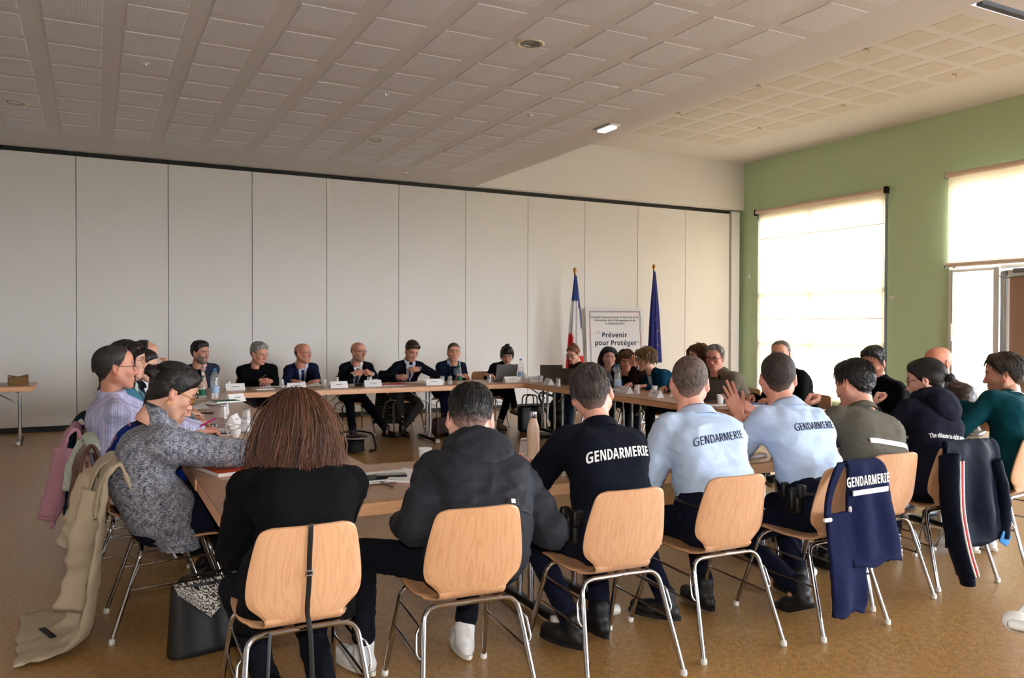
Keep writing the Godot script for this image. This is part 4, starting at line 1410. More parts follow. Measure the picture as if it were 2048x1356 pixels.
	obj("front_pocket", MB.new().ball(Vector3(0, 0.18, 0.11), Vector3(0.14, 0.14, 0.07), 16).mesh(), M.bag_black, b)
	obj("strap", MB.new().tube(bend([Vector3(-0.10, 0.48, -0.05), Vector3(-0.30, 0.56, 0.02), Vector3(-0.34, 0.50, 0.06), Vector3(-0.15, 0.12, 0.02)], 0.05, 5), 0.016, 7).mesh(), M.bag_black, b)


# ---------------------------------------------------------------- distance fields and surface nets

class Field:
	var o: Vector3
	var h: float
	var nx: int
	var ny: int
	var nz: int
	var d := PackedFloat32Array()

	func _init(lo: Vector3, hi: Vector3, cell: float) -> void:
		h = cell
		o = lo
		nx = int((hi.x - lo.x) / cell) + 2
		ny = int((hi.y - lo.y) / cell) + 2
		nz = int((hi.z - lo.z) / cell) + 2
		d.resize(nx * ny * nz)
		d.fill(1.0)

	func lo_of(v: float, base: float, n: int) -> int:
		return clampi(int(floor((v - base) / h)), 0, n - 1)

	# a capsule that tapers from ra at a to rb at b, joined with a smooth minimum of width k
	func capsule(a: Vector3, b: Vector3, ra: float, rb: float, k: float) -> Field:
		var m := maxf(ra, rb) + k + 2.2 * h
		var x0 := lo_of(minf(a.x, b.x) - m, o.x, nx)
		var x1 := lo_of(maxf(a.x, b.x) + m, o.x, nx)
		var y0 := lo_of(minf(a.y, b.y) - m, o.y, ny)
		var y1 := lo_of(maxf(a.y, b.y) + m, o.y, ny)
		var z0 := lo_of(minf(a.z, b.z) - m, o.z, nz)
		var z1 := lo_of(maxf(a.z, b.z) + m, o.z, nz)
		var ab := b - a
		var il := 1.0 / maxf(ab.length_squared(), 1e-9)
		var dr := rb - ra
		var ik := 0.25 / maxf(k, 1e-6)
		var abx := ab.x
		var ax := a.x
		for z in range(z0, z1 + 1):
			var pz := o.z + z * h - a.z
			for y in range(y0, y1 + 1):
				var py := o.y + y * h - a.y
				var c := (py * ab.y + pz * ab.z) * il
				var i := (z * ny + y) * nx + x0
				var px := o.x + x0 * h - ax
				for x in range(x0, x1 + 1):
					var t := clampf(px * abx * il + c, 0.0, 1.0)
					var e := Vector3(px - t * abx, py - t * ab.y, pz - t * ab.z).length() - ra - dr * t
					var cur := d[i]
					var w := k - absf(cur - e)
					d[i] = minf(cur, e) - (w * w * ik if w > 0.0 else 0.0)
					px += h
					i += 1
		return self

	func ellipsoid(c: Vector3, r: Vector3, k: float, turn := Basis.IDENTITY, cut := false) -> Field:
		var m := maxf(r.x, maxf(r.y, r.z)) + k + 2.2 * h
		var x0 := lo_of(c.x - m, o.x, nx)
		var x1 := lo_of(c.x + m, o.x, nx)
		var y0 := lo_of(c.y - m, o.y, ny)
		var y1 := lo_of(c.y + m, o.y, ny)
		var z0 := lo_of(c.z - m, o.z, nz)
		var z1 := lo_of(c.z + m, o.z, nz)
		var inv := turn.transposed()
		var ir := Vector3(1.0 / r.x, 1.0 / r.y, 1.0 / r.z)
		var ik := 0.25 / maxf(k, 1e-6)
		for z in range(z0, z1 + 1):
			for y in range(y0, y1 + 1):
				var i := (z * ny + y) * nx + x0
				for x in range(x0, x1 + 1):
					var q := (inv * (o + Vector3(x, y, z) * h - c)) * ir
					var k0 := q.length()
					var e := k0 * (k0 - 1.0) / maxf((q * ir).length(), 1e-6)
					var cur := d[i]
					if cut:
						e = -e
						var w := k - absf(cur - e)
						d[i] = maxf(cur, e) + (w * w * ik if w > 0.0 else 0.0)
					else:
						var w := k - absf(cur - e)
						d[i] = minf(cur, e) - (w * w * ik if w > 0.0 else 0.0)
					i += 1
		return self

	func at(p: Vector3) -> float:
		var q := (p - o) / h
		var x := int(floor(q.x))
		var y := int(floor(q.y))
		var z := int(floor(q.z))
		if x < 0 or y < 0 or z < 0 or x >= nx - 1 or y >= ny - 1 or z >= nz - 1:
			return 1.0
		var u := q - Vector3(x, y, z)
		var i := (z * ny + y) * nx + x
		var s := ny * nx
		var a := lerpf(lerpf(d[i], d[i + 1], u.x), lerpf(d[i + nx], d[i + nx + 1], u.x), u.y)
		var b := lerpf(lerpf(d[i + s], d[i + s + 1], u.x), lerpf(d[i + s + nx], d[i + s + nx + 1], u.x), u.y)
		return lerpf(a, b, u.z)

	# first surface met from p along dir (then pulled back by lift)
	func hit(p: Vector3, dir: Vector3, lift := 0.0, far := 1.2) -> Vector3:
		var t := 0.0
		while t < far:
			var e := at(p + dir * t) - lift
			if e < 0.0006:
				break
			t += clampf(e * 0.8, 0.0006, 0.03)
		return p + dir * t

	func nets(mb: MB) -> void:
		var sxy := nx * ny
		var off := PackedInt32Array([0, 1, nx, nx + 1, sxy, sxy + 1, sxy + nx, sxy + nx + 1])
		var ea := PackedInt32Array([0, 2, 4, 6, 0, 1, 4, 5, 0, 1, 2, 3])
		var eb := PackedInt32Array([1, 3, 5, 7, 2, 3, 6, 7, 4, 5, 6, 7])
		var id := PackedInt32Array()
		id.resize(d.size())
		id.fill(-1)
		var cells := PackedInt32Array()
		var lim := 1.9 * h
		var f := PackedFloat32Array()
		f.resize(8)
		for z in nz - 1:
			for y in ny - 1:
				var i := (z * ny + y) * nx
				for x in nx - 1:
					var v0 := d[i]
					if v0 < lim and v0 > -lim:
						var mask := 0
						for c in 8:
							var e := d[i + off[c]]
							f[c] = e
							if e < 0.0:
								mask |= 1 << c
						if mask != 0 and mask != 255:
							var s := Vector3.ZERO
							var n := 0
							for e in 12:
								var a := ea[e]
								var b := eb[e]
								if ((mask >> a) & 1) != ((mask >> b) & 1):
									var t := f[a] / (f[a] - f[b])
									s += Vector3(lerpf(a & 1, b & 1, t), lerpf((a >> 1) & 1, (b >> 1) & 1, t), lerpf(a >> 2, b >> 2, t))
									n += 1
							id[i] = mb.vert(o + (Vector3(x, y, z) + s / n) * h)
							cells.append(i)
					i += 1
		for i in cells:
			var v0 := d[i] < 0.0
			for ax in 3:
				var st := 1 if ax == 0 else (nx if ax == 1 else sxy)
				if v0 == (d[i + st] < 0.0):
					continue
				var s1 := nx if ax == 0 else (sxy if ax == 1 else 1)
				var s2 := sxy if ax == 0 else (1 if ax == 1 else nx)
				var a := i - s1 - s2
				if a < 0:
					continue
				var qa := id[a]
				var qb := id[i - s2]
				var qd := id[i - s1]
				var qc := id[i]
				if qa < 0 or qb < 0 or qd < 0:
					continue
				if v0:
					mb.quad(qa, qb, qc, qd)
				else:
					mb.quad(qd, qc, qb, qa)


static func ruffle(mb: MB, nz: FastNoiseLite, amp: float, stretch := Vector3.ONE) -> void:
	var n := mb.normals()
	for i in mb.v.size():
		mb.v[i] += n[i] * (nz.get_noise_3dv(mb.v[i] * stretch) * amp)


# ---------------------------------------------------------------- head and hand templates

var head_v: PackedVector3Array
var head_n: PackedVector3Array
var head_i: PackedInt32Array
var hands := {}


func make_templates() -> void:
	var f := Field.new(Vector3(-0.115, -0.185, -0.135), Vector3(0.115, 0.145, 0.145), 0.0043)
	f.ellipsoid(Vector3(0, 0.033, -0.014), Vector3(0.077, 0.088, 0.098), 0.02)
	f.ellipsoid(Vector3(0, -0.012, 0.026), Vector3(0.067, 0.085, 0.066), 0.02)
	f.ellipsoid(Vector3(0, 0.055, 0.035), Vector3(0.062, 0.055, 0.055), 0.025)
	for s in [-1, 1]:
		f.capsule(Vector3(s * 0.052, -0.045, 0.0), Vector3(s * 0.022, -0.095, 0.058), 0.021, 0.019, 0.03)
		f.capsule(Vector3(s * 0.055, -0.01, -0.002), Vector3(s * 0.053, -0.052, 0.002), 0.020, 0.019, 0.02)
		f.ellipsoid(Vector3(s * 0.041, -0.022, 0.062), Vector3(0.022, 0.018, 0.020), 0.022)
	f.capsule(Vector3(-0.012, -0.1, 0.069), Vector3(0.012, -0.1, 0.069), 0.017, 0.017, 0.018)
	f.ellipsoid(Vector3(0, -0.062, 0.066), Vector3(0.034, 0.03, 0.026), 0.02)
	for s in [-1, 1]:
		f.capsule(Vector3(s * 0.010, 0.026, 0.088), Vector3(s * 0.042, 0.027, 0.073), 0.0085, 0.008, 0.014)
		f.ellipsoid(Vector3(s * 0.031, 0.006, 0.102), Vector3(0.019, 0.014, 0.018), 0.012, Basis.IDENTITY, true)
		f.ellipsoid(Vector3(s * 0.0315, 0.006, 0.0725), Vector3(0.0140, 0.0115, 0.0120), 0.006)
	# nose
	f.capsule(Vector3(0, 0.016, 0.086), Vector3(0, -0.030, 0.107), 0.0075, 0.0105, 0.010)
	f.ellipsoid(Vector3(0, -0.034, 0.106), Vector3(0.0125, 0.0105, 0.012), 0.006)
	for s in [-1, 1]:
		f.ellipsoid(Vector3(s * 0.0125, -0.036, 0.096), Vector3(0.0085, 0.008, 0.011), 0.006)
	# mouth
	f.capsule(Vector3(-0.021, -0.0655, 0.083), Vector3(0, -0.0625, 0.0925), 0.0045, 0.0065, 0.005)
	f.capsule(Vector3(0.021, -0.0655, 0.083), Vector3(0, -0.0625, 0.0925), 0.0045, 0.0065, 0.005)
	f.capsule(Vector3(-0.017, -0.0735, 0.082), Vector3(0, -0.0755, 0.0905), 0.0045, 0.0075, 0.004)
	f.capsule(Vector3(0.017, -0.0735, 0.082), Vector3(0, -0.0755, 0.0905), 0.0045, 0.0075, 0.004)
	f.ellipsoid(Vector3(0, -0.0685, 0.101), Vector3(0.022, 0.0022, 0.012), 0.003, Basis.IDENTITY, true)
	# ears
	for s in [-1, 1]:
		var t := Basis(Vector3.UP, s * 0.42) * Basis(Vector3.RIGHT, -0.18)
		f.ellipsoid(Vector3(s * 0.083, -0.004, -0.012), Vector3(0.0085, 0.0315, 0.019), 0.006, t)
		f.ellipsoid(Vector3(s * 0.092, 0.002, -0.007), Vector3(0.007, 0.019, 0.010), 0.005, t, true)
		f.ellipsoid(Vector3(s * 0.079, -0.030, -0.004), Vector3(0.007, 0.009, 0.008), 0.005)
	# neck stump
	f.capsule(Vector3(0, -0.05, -0.022), Vector3(0, -0.16, -0.034), 0.052, 0.054, 0.03)
	var mb := MB.new()
	f.nets(mb)
	head_v = mb.v
	head_n = mb.normals()
	head_i = mb.idx
	# hands: left hand, fingers along +y, back of the hand +z, thumb +x; numbers are bends in degrees (knuckle, middle, end)
	hands.flat = make_hand([14, 16, 10], [14, 18, 12], [16, 20, 12], [18, 22, 14], 0.9, 0.1)
	hands.soft = make_hand([30, 34, 20], [34, 40, 24], [38, 44, 26], [42, 46, 28], 0.75, 0.3)
	hands.fist = make_hand([62, 84, 45], [66, 88, 48], [68, 90, 48], [70, 90, 48], 0.25, 0.75)
	hands.pen = make_hand([48, 46, 18], [54, 58, 26], [62, 72, 36], [66, 78, 40], 0.35, 0.55)
	hands.open = make_hand([6, 12, 8], [2, 10, 6], [16, 22, 12], [28, 30, 16], 1.0, 0.0)


func make_hand(a: Array, b: Array, c: Array, e: Array, spread: float, thumb_in: float) -> MB:
	var f := Field.new(Vector3(-0.075, -0.05, -0.115), Vector3(0.11, 0.215, 0.05), 0.0043)
	var bx := [0.032, 0.0105, -0.0105, -0.030]
	var by := [0.088, 0.093, 0.088, 0.078]
	var ln := [[0.042, 0.026, 0.021], [0.046, 0.030, 0.022], [0.042, 0.028, 0.022], [0.034, 0.020, 0.018]]
	var rd := [0.0095, 0.0098, 0.0092, 0.0082]
	var all := [a, b, c, e]
	f.capsule(Vector3(-0.010, -0.03, 0), Vector3(-0.008, 0.012, 0), 0.022, 0.021, 0.012)
	f.capsule(Vector3(0.010, -0.03, 0), Vector3(0.010, 0.012, 0), 0.022, 0.021, 0.012)
	for k in 4:
		var root := Vector3(bx[k], by[k], 0.0 if k != 3 else -0.003)
		f.capsule(Vector3(bx[k] * 0.65, 0.012, -0.003), root, 0.0165, 0.0125, 0.011)
		var p := root
		var bend_ := 0.0
		var lat: float = bx[k] * 2.4 * spread
		for j in 3:
			bend_ += deg_to_rad(all[k][j])
			var dir := Vector3(lat, cos(bend_), -sin(bend_)).normalized()
			var q: Vector3 = p + dir * ln[k][j]
			f.capsule(p, q, rd[k] * (1.0 - 0.08 * j), rd[k] * (0.93 - 0.10 * j), 0.004)
			p = q
	var t0 := Vector3(0.020, 0.018, -0.008)
	var t1 := t0 + Vector3(0.030, 0.032, -0.010 - 0.022 * thumb_in)
	var t2 := t1 + Vector3(0.016 - 0.030 * thumb_in, 0.028, -0.004 - 0.014 * thumb_in)
	var t3 := t2 + Vector3(0.006 - 0.024 * thumb_in, 0.023, -0.002 - 0.006 * thumb_in)
	f.capsule(t0, t1, 0.0165, 0.0128, 0.010)
	f.capsule(t1, t2, 0.0118, 0.0105, 0.004)
	f.capsule(t2, t3, 0.0105, 0.0085, 0.004)
	var mb := MB.new()
	f.nets(mb)
	return mb


static func seg(p: Vector3, a: Vector3, b: Vector3) -> float:
	var ab := b - a
	return (p - a - ab * clampf((p - a).dot(ab) / ab.length_squared(), 0.0, 1.0)).length()


# where hair ends: height of the hairline by angle round the head (0 at the face, PI at the nape)
static func hairline(q: Vector3, line: Array) -> float:
	var g := absf(atan2(q.x, q.z + 0.012))
	var n := line.size() - 1
	var f := g / PI * n
	var i := mini(int(f), n - 1)
	return lerpf(line[i], line[i + 1], f - i)


# ---------------------------------------------------------------- people
# Each figure is laid out in its own frame: seat below the origin, facing +z. spec keys are explained where they are read.

static func ik(a: Vector3, target: Vector3, l1: float, l2: float, pole: Vector3) -> Array:
	var v := target - a
	var dist := clampf(v.length(), absf(l1 - l2) + 0.01, (l1 + l2) * 0.998)
	var t := v.normalized()
	var x := (l1 * l1 - l2 * l2 + dist * dist) / (2.0 * dist)
	var y := sqrt(maxf(l1 * l1 - x * x, 0.0))
	var n := (pole - t * pole.dot(t)).normalized()
	return [a + t * x + n * y, a + t * dist]


func skeleton(s: Dictionary) -> Dictionary:
	var j := {}
	var sc: float = s.get("size", 1.0)
	var fem: bool = s.get("fem", false)
	var hh: Vector3 = s.head
	var p: Vector3 = Vector3(0, 0.555, -0.045) + s.get("hips", Vector3.ZERO)
	var dir: Vector3 = (hh - p).normalized()
	var nv: Vector3 = (dir * 0.8 + Vector3(0, 0.25, 0.22)).normalized() * 0.158 * sc
	var nb: Vector3 = hh - nv
	var u: Vector3 = (nb - p).normalized()
	var length: float = (nb - p).length()
	var fwd: Vector3 = (Vector3.BACK - u * u.z).normalized()
	var slump := clampf((0.50 * sc - length) * 0.75 + 0.025, 0.01, 0.11)
	j.p = p
	j.w = p.lerp(nb, 0.36) - fwd * slump * 0.9
	j.ch = p.lerp(nb, 0.68) - fwd * slump * 0.75
	j.nb = nb
	j.head = hh
	var up: Vector3 = (nb - j.w).normalized()
	var rx := (Vector3.RIGHT - up * up.x).normalized().rotated(up, deg_to_rad(s.get("twist", 0.0)))
	var fw := rx.cross(up).normalized()
	j.up = up
	j.rx = rx
	j.fw = fw
	j.sc = sc
	var sw: float = (0.144 if fem else 0.163) * sc * s.get("wide", 1.0)
	var hip := {}
	for side in [1, -1]:
		var k := "l" if side > 0 else "r"
		var sh: Vector3 = nb - up * 0.072 * sc + rx * side * sw + fw * s.get("protract", 0.03)
		var wrist: Vector3 = s.get(k + "w", Vector3(side * 0.16, 0.79, 0.44))
		var pole: Vector3 = s.get(k + "pole", Vector3(side * 0.35, -1.0, -0.2))
		var arm := ik(sh, wrist, 0.285 * sc, 0.255 * sc, pole)
		j[k + "s"] = sh
		j[k + "e"] = arm[0]
		j[k + "h"] = arm[1]
		var hp: Vector3 = p + Vector3(side * 0.088, -0.022, 0.02)
		var ank: Vector3 = s.get(k + "a", Vector3(side * 0.13, 0.10, 0.36))
		var leg := ik(hp, ank, 0.43 * sc, 0.42 * sc, s.get(k + "knee", Vector3(side * 0.25, 0.6, 1.0)))
		j[k + "hp"] = hp
		j[k + "k"] = leg[0]
		j[k + "a"] = leg[1]
	return j


func torso(f: Field, j: Dictionary, t: float, s: Dictionary, low := true) -> void:
	var g: float = s.get("girth", 1.0)
	var sc: float = j.sc
	var fem: bool = s.get("fem", false)
	var rx: Vector3 = j.rx
	var hx := Vector3.RIGHT
	var hw: float = (0.088 if fem else 0.082) * g
	if low:
		f.capsule(j.p - hx * hw + Vector3(0, 0.03, 0), j.p + hx * hw + Vector3(0, 0.03, 0), 0.112 * g + t, 0.112 * g + t, 0.05)
	hw = (0.062 if fem else 0.075) * g
	f.capsule(j.w - rx * hw, j.w + rx * hw, (0.098 if fem else 0.108) * g + t, (0.098 if fem else 0.108) * g + t, 0.07)
	if s.has("belly"):
		var b: Vector3 = j.p.lerp(j.w, 0.6) + j.fw * 0.07
		f.ellipsoid(b, Vector3(0.13, 0.12, 0.10) * (s.belly as float) + Vector3.ONE * t, 0.05)
	hw = (0.066 if fem else 0.082) * sc * s.get("wide", 1.0)
	f.capsule(j.ch - rx * hw, j.ch + rx * hw, (0.095 if fem else 0.106) * sc + t, (0.095 if fem else 0.106) * sc + t, 0.06)
	var m: Vector3 = j.nb - j.up * 0.122 * sc + j.fw * 0.005
	hw = (0.078 if fem else 0.096) * sc * s.get("wide", 1.0)
	f.capsule(m - rx * hw, m + rx * hw, (0.074 if fem else 0.082) * sc + t, (0.074 if fem else 0.082) * sc + t, 0.045)
	if fem:
		for side in [-1, 1]:
			var c: Vector3 = j.ch + rx * side * 0.068 + j.fw * 0.085 + j.up * 0.015
			f.ellipsoid(c, Vector3(0.058, 0.058, 0.055) + Vector3.ONE * t, 0.04)
	if t > 0.0:
		f.capsule(j.nb - j.up * 0.09, j.nb - j.up * 0.012 + j.fw * 0.006, 0.060 * sc + t, (0.053 if fem else 0.060) * sc + t * 0.6, 0.03)
	for k in ["l", "r"]:
		var sh: Vector3 = j[k + "s"]
		f.capsule(j.nb + (sh - j.nb) * 0.25 - j.up * 0.012, sh, 0.040 * sc + t, 0.050 * sc + t, 0.035)


func arm(f: Field, j: Dictionary, k: String, t: float, upto: float, girth := 1.0) -> void:
	# upto: 0..1 upper arm, 1..2 forearm
	var s: Vector3 = j[k + "s"]
	var e: Vector3 = j[k + "e"]
	var h: Vector3 = j[k + "h"]
	var sc: float = j.sc * girth
	if upto <= 1.0:
		f.capsule(s, s.lerp(e, upto), 0.050 * sc + t, lerpf(0.050, 0.042, upto) * sc + t * 1.4, 0.03)
		return
	f.capsule(s, e, 0.049 * sc + t, 0.041 * sc + t, 0.03)
	f.capsule(e, e.lerp(h, upto - 1.0), 0.040 * sc + t, lerpf(0.040, 0.028, upto - 1.0) * sc + t, 0.012)


func bounds(j: Dictionary, keys: Array, m: float) -> Array:
	var lo: Vector3 = j[keys[0]]
	var hi := lo
	for k in keys:
		lo = lo.min(j[k])
		hi = hi.max(j[k])
	return [lo - Vector3.ONE * m, hi + Vector3.ONE * m]


const TORSO_KEYS := ["p", "w", "ch", "nb", "ls", "rs", "le", "re", "lh", "rh"]


# returns parts as [name, MB, material key]
func figure(s: Dictionary) -> Array:
	var parts := []
	var j := skeleton(s)
	var cell: float = s.get("cell", 0.017)
	var fem: bool = s.get("fem", false)
	var rg := RandomNumberGenerator.new()
	rg.seed = s.seed
	var folds := noise(s.get("fold", 9.0), s.seed, FastNoiseLite.TYPE_SIMPLEX_SMOOTH, 2)
	folds.fractal_type = FastNoiseLite.FRACTAL_RIDGED
	var skin: Color = tinted(s.get("skin", Color(0.80, 0.61, 0.51)))
	var short: bool = s.get("sleeve", 1.9) <= 1.0
	# ---- body: one continuous skin under the clothes
	var body := MB.new()
	var bd := bounds(j, TORSO_KEYS + ["head", "lk", "rk", "la", "ra"], 0.17)
	var bf := Field.new(bd[0], bd[1], minf(cell, 0.015) if short or s.has("bare") else cell)
	torso(bf, j, -0.022, s)
	for k in ["l", "r"]:
		arm(bf, j, k, -0.006 if short else -0.012, 2.0)
		bf.capsule(j[k + "hp"], j[k + "k"], 0.064, 0.045, 0.03)
		bf.capsule(j[k + "k"], j[k + "a"], 0.043, 0.030, 0.015)
		bf.capsule(j[k + "a"], j[k + "a"] + Vector3(0, -0.05, 0.06), 0.028, 0.024, 0.015)
	var hb := head_basis(s)
	var hs: Vector3 = Vector3.ONE * (0.955 if fem else 1.0) * s.get("headsize", 1.07) * (s.get("headform", Vector3.ONE) as Vector3)
	var chin: Vector3 = j.head + hb * Vector3(0, -0.06, -0.025)
	bf.capsule(j.nb - j.up * 0.05, chin, 0.058 if not fem else 0.050, 0.053 if not fem else 0.047, 0.03)
	body.col = skin
	bf.nets(body)
	# ---- head
	var first := body.v.size()
	var hc: Color = tinted(s.get("hair", Color(0.12, 0.09, 0.07)))
	var brow: Color = tinted(s.get("brow", s.get("hair", Color(0.12, 0.09, 0.07))))
	var beard: float = s.get("beard", 0.0)
	var beard_c: Color = tinted(s.get("beard_color", s.get("hair", Color(0.2, 0.17, 0.15))))
	var scalp: float = s.get("scalp", 0.0)
	var line: Array = s.get("line", LINE_MAN)
	var lip := skin * Color(0.86, 0.58, 0.56) if not fem else skin * Color(0.84, 0.50, 0.50)
	for i in head_v.size():
		var q := head_v[i]
		var c := skin
		var red := 0.0
		if absf(q.x) > 0.078 and q.y > -0.045 and q.y < 0.04:
			red = 0.8
		red = maxf(red, 0.7 * (1.0 - smoothstep(0.01, 0.03, q.distance_to(Vector3(0, -0.034, 0.106)))))
		red = maxf(red, 0.45 * (1.0 - smoothstep(0.01, 0.035, Vector3(absf(q.x), q.y, q.z).distance_to(Vector3(0.042, -0.025, 0.072)))))
		c = c * Color(1.0 + 0.06 * red, 1.0 - 0.16 * red, 1.0 - 0.16 * red)
		if q.z > 0.07 and absf(q.x) < 0.024 and q.y > -0.0835 and q.y < -0.0575:
			c = c.lerp(lip, 0.75 * smoothstep(0.026, 0.018, absf(q.x)))
		var bl := seg(Vector3(absf(q.x), q.y, q.z), Vector3(0.014, 0.031, 0.095), Vector3(0.046, 0.030, 0.076))
		if bl < 0.010:
			c = c.lerp(brow, 0.8 * (1.0 - smoothstep(0.004, 0.010, bl)))
		if beard > 0.0:
			var b := smoothstep(-0.028, -0.055, q.y + absf(q.x) * -0.1) * smoothstep(0.0, 0.03, q.z + 0.012) * smoothstep(-0.135, -0.118, q.y)
			if q.y > -0.088 and q.y < -0.052 and absf(q.x) < 0.026 and q.z > 0.08:
				b *= 0.0 if q.y < -0.056 and q.y > -0.083 else 0.8
			c = c.lerp(beard_c, b * beard)
		if scalp > 0.0:
			var over := smoothstep(-0.004, 0.016, q.y - hairline(q, line))
			c = c.lerp(hc, over * scalp)
		body.col = c
		body.vert(j.head + hb * (q * hs))
	for t in range(0, head_i.size(), 3):
		body.tri(first + head_i[t], first + head_i[t + 1], first + head_i[t + 2])
	# ---- eyes, in the body's own mesh
	if s.get("eyes", true):
		for side in [-1, 1]:
			var c := Vector3(side * 0.0315, 0.0055, 0.0765)
			var shut: float = s.get("lids", 0.35)
			body.col = Color(0.62, 0.58, 0.55)
			body.ball(j.head + hb * (c * hs), Vector3.ONE * 0.0117, 12, hb)
			body.col = tinted(s.get("iris", Color(0.16, 0.10, 0.07)))
			body.ball(j.head + hb * ((c + Vector3(side * -0.0005, -0.001, 0.0072)) * hs), Vector3(0.0056, 0.0056, 0.0053), 10, hb)
			# lids: a dark lash line over the ball and the fold above
			body.col = brow.lerp(Color(0.02, 0.015, 0.012), 0.6)
			var top := []
			for k in 7:
				var g := -1.15 + 2.3 * k / 6.0
				top.append(j.head + hb * ((c + Vector3(sin(g) * 0.0128, 0.0068 - shut * 0.007 - (1.0 - cos(g)) * 0.005, cos(g) * 0.0128 - 0.002)) * hs))
			body.tube(top, 0.0017 if fem else 0.0013, 5)
			body.col = skin * Color(0.93, 0.80, 0.78)
			var fold_ := []
			for k in 7:
				var g := -1.15 + 2.3 * k / 6.0
				fold_.append(j.head + hb * ((c + Vector3(sin(g) * 0.0132, 0.0098 - shut * 0.005 - (1.0 - cos(g)) * 0.005, cos(g) * 0.0112 - 0.002)) * hs))
			body.tube(fold_, 0.0036, 6)
			var low := []
			for k in 7:
				var g := -1.15 + 2.3 * k / 6.0
				low.append(j.head + hb * ((c + Vector3(sin(g) * 0.013, -0.0072 + (1.0 - cos(g)) * 0.004, cos(g) * 0.0108 - 0.002)) * hs))
			body.tube(low, 0.0030, 6)
	# ---- hands
	for k in ["l", "r"]:
		var side := 1.0 if k == "l" else -1.0
		var hd: Array = s.get(k + "hand", ["soft", Vector3(-side * 0.5, -0.05, 1.0), Vector3(side * 0.1, 1.0, 0.1)])
		var fy := (hd[1] as Vector3).normalized()
		var dz := (hd[2] as Vector3)
		dz = (dz - fy * dz.dot(fy)).normalized()
		var hx := fy.cross(dz) * side
		var size: float = (0.90 if fem else 1.0) * s.get("handsize", 1.0)
		body.col = skin * Color(1.0, 0.95, 0.94)
		var hm: MB = hands[hd[0]]
		var at0 := body.v.size()
		body.join(hm, Transform3D(Basis(hx * size, fy * size, dz * size), j[k + "h"]))
		for i in range(at0, body.v.size()):
			body.c[i] = skin * Color(1.0, 0.94, 0.93)
	parts.append(["body", body, "skin"])
	# ---- hair
	hair(s, j, hb, hs, parts, rg, hc)
	# ---- top garment
	if s.has("top"):
		var tb := bounds(j, TORSO_KEYS, 0.17)
		var tf := Field.new(tb[0], tb[1], cell)
		var th: float = s.get("thick", 0.010)
		torso(tf, j, th, s)
		for k in ["l", "r"]:
			arm(tf, j, k, th * s.get("loose", 1.0), s.get("sleeve", 1.9), s.get("arms", 1.0))
		if s.has("skirt"):
			# a long cardigan or open coat hanging past the seat
			for side in [-1, 1]:
				tf.capsule(j.p + Vector3(side * 0.10, 0.02, 0.04), j.p + Vector3(side * 0.14, -0.20, 0.10), 0.105, 0.085, 0.06)
		if s.has("puff"):
			for k in ["l", "r"]:
				for q in [0.25, 0.6, 0.95]:
					tf.ellipsoid((j[k + "s"] as Vector3).lerp(j[k + "e"], q), Vector3.ONE * (0.068 + 0.006 * s.puff), 0.03)
		var top := MB.new()
		tf.nets(top)
		ruffle(top, folds, s.get("crease", 0.005), Vector3(1.0, 1.5, 1.0))
		parts.append([s.get("topname", "jacket"), top, s.top])
		if s.has("hood"):
			# a hood lying on the back of the neck
			var hf := Field.new(j.nb - Vector3.ONE * 0.34, j.nb + Vector3.ONE * 0.30, cell * 0.85)
			var c: Vector3 = j.nb - j.up * 0.005
			var ring := []
			for q in 9:
				var g := -2.3 + 4.6 * q / 8.0
				ring.append(c + j.rx * sin(g) * 0.105 - j.fw * cos(g) * 0.085 + j.up * (0.02 + 0.018 * cos(g)))
			for q in 8:
				hf.capsule(ring[q], ring[q + 1], 0.036, 0.036, 0.02)
			hf.ellipsoid(c - j.fw * 0.115 - j.up * 0.06, Vector3(0.125, 0.105, 0.052) * (s.hood as float), 0.03, Basis(j.rx, j.up, j.fw))
			hf.ellipsoid(c - j.fw * 0.09 - j.up * 0.015, Vector3(0.10, 0.06, 0.05), 0.03, Basis(j.rx, j.up, j.fw))
			var hood_mb := MB.new()
			hf.nets(hood_mb)
			ruffle(hood_mb, folds, s.get("crease", 0.005) * 0.8, Vector3(1.0, 1.5, 1.0))
			parts.append(["hood", hood_mb, s.top])
		j.tf = tf
		j.crease = s.get("crease", 0.005) * 0.75
		trimmings(s, j, hb, parts)
	# ---- trousers and shoes
	if s.has("legs"):
		var lb := bounds(j, ["p", "lk", "rk", "la", "ra"], 0.17)
		var lf := Field.new(lb[0], lb[1], cell)
		var g: float = s.get("girth", 1.0)
		var lt: float = s.get("legthick", 0.0)
		lf.capsule(j.p - Vector3(0.08 * g, 0.005, 0), j.p + Vector3(0.08 * g, -0.005, 0), 0.116 * g, 0.116 * g, 0.05)
		if s.get("tuck", false):
			lf.capsule(j.p + Vector3(-0.082 * g, 0.045, 0), j.p + Vector3(0.082 * g, 0.045, 0), 0.112 * g + 0.022, 0.112 * g + 0.022, 0.04)
		for k in ["l", "r"]:
			lf.capsule(j[k + "hp"], j[k + "k"], 0.084 * g + lt, 0.062 + lt, 0.035)
			var cuff: Vector3 = (j[k + "k"] as Vector3).lerp(j[k + "a"], s.get("cuff", 0.97))
			lf.capsule(j[k + "k"], cuff, 0.060 + lt, 0.047 + lt, 0.012)
		var tr := MB.new()
		lf.nets(tr)
		ruffle(tr, folds, 0.006, Vector3(1.2, 1.2, 1.0))
		parts.append(["trousers", tr, s.legs])
		for k in ["l", "r"]:
			shoe(s, j[k + "a"], s.get(k + "foot", Vector3(0.10 if k == "l" else -0.10, 0, 1)), s.get("shoes", "shoe_black"), parts)
	return parts


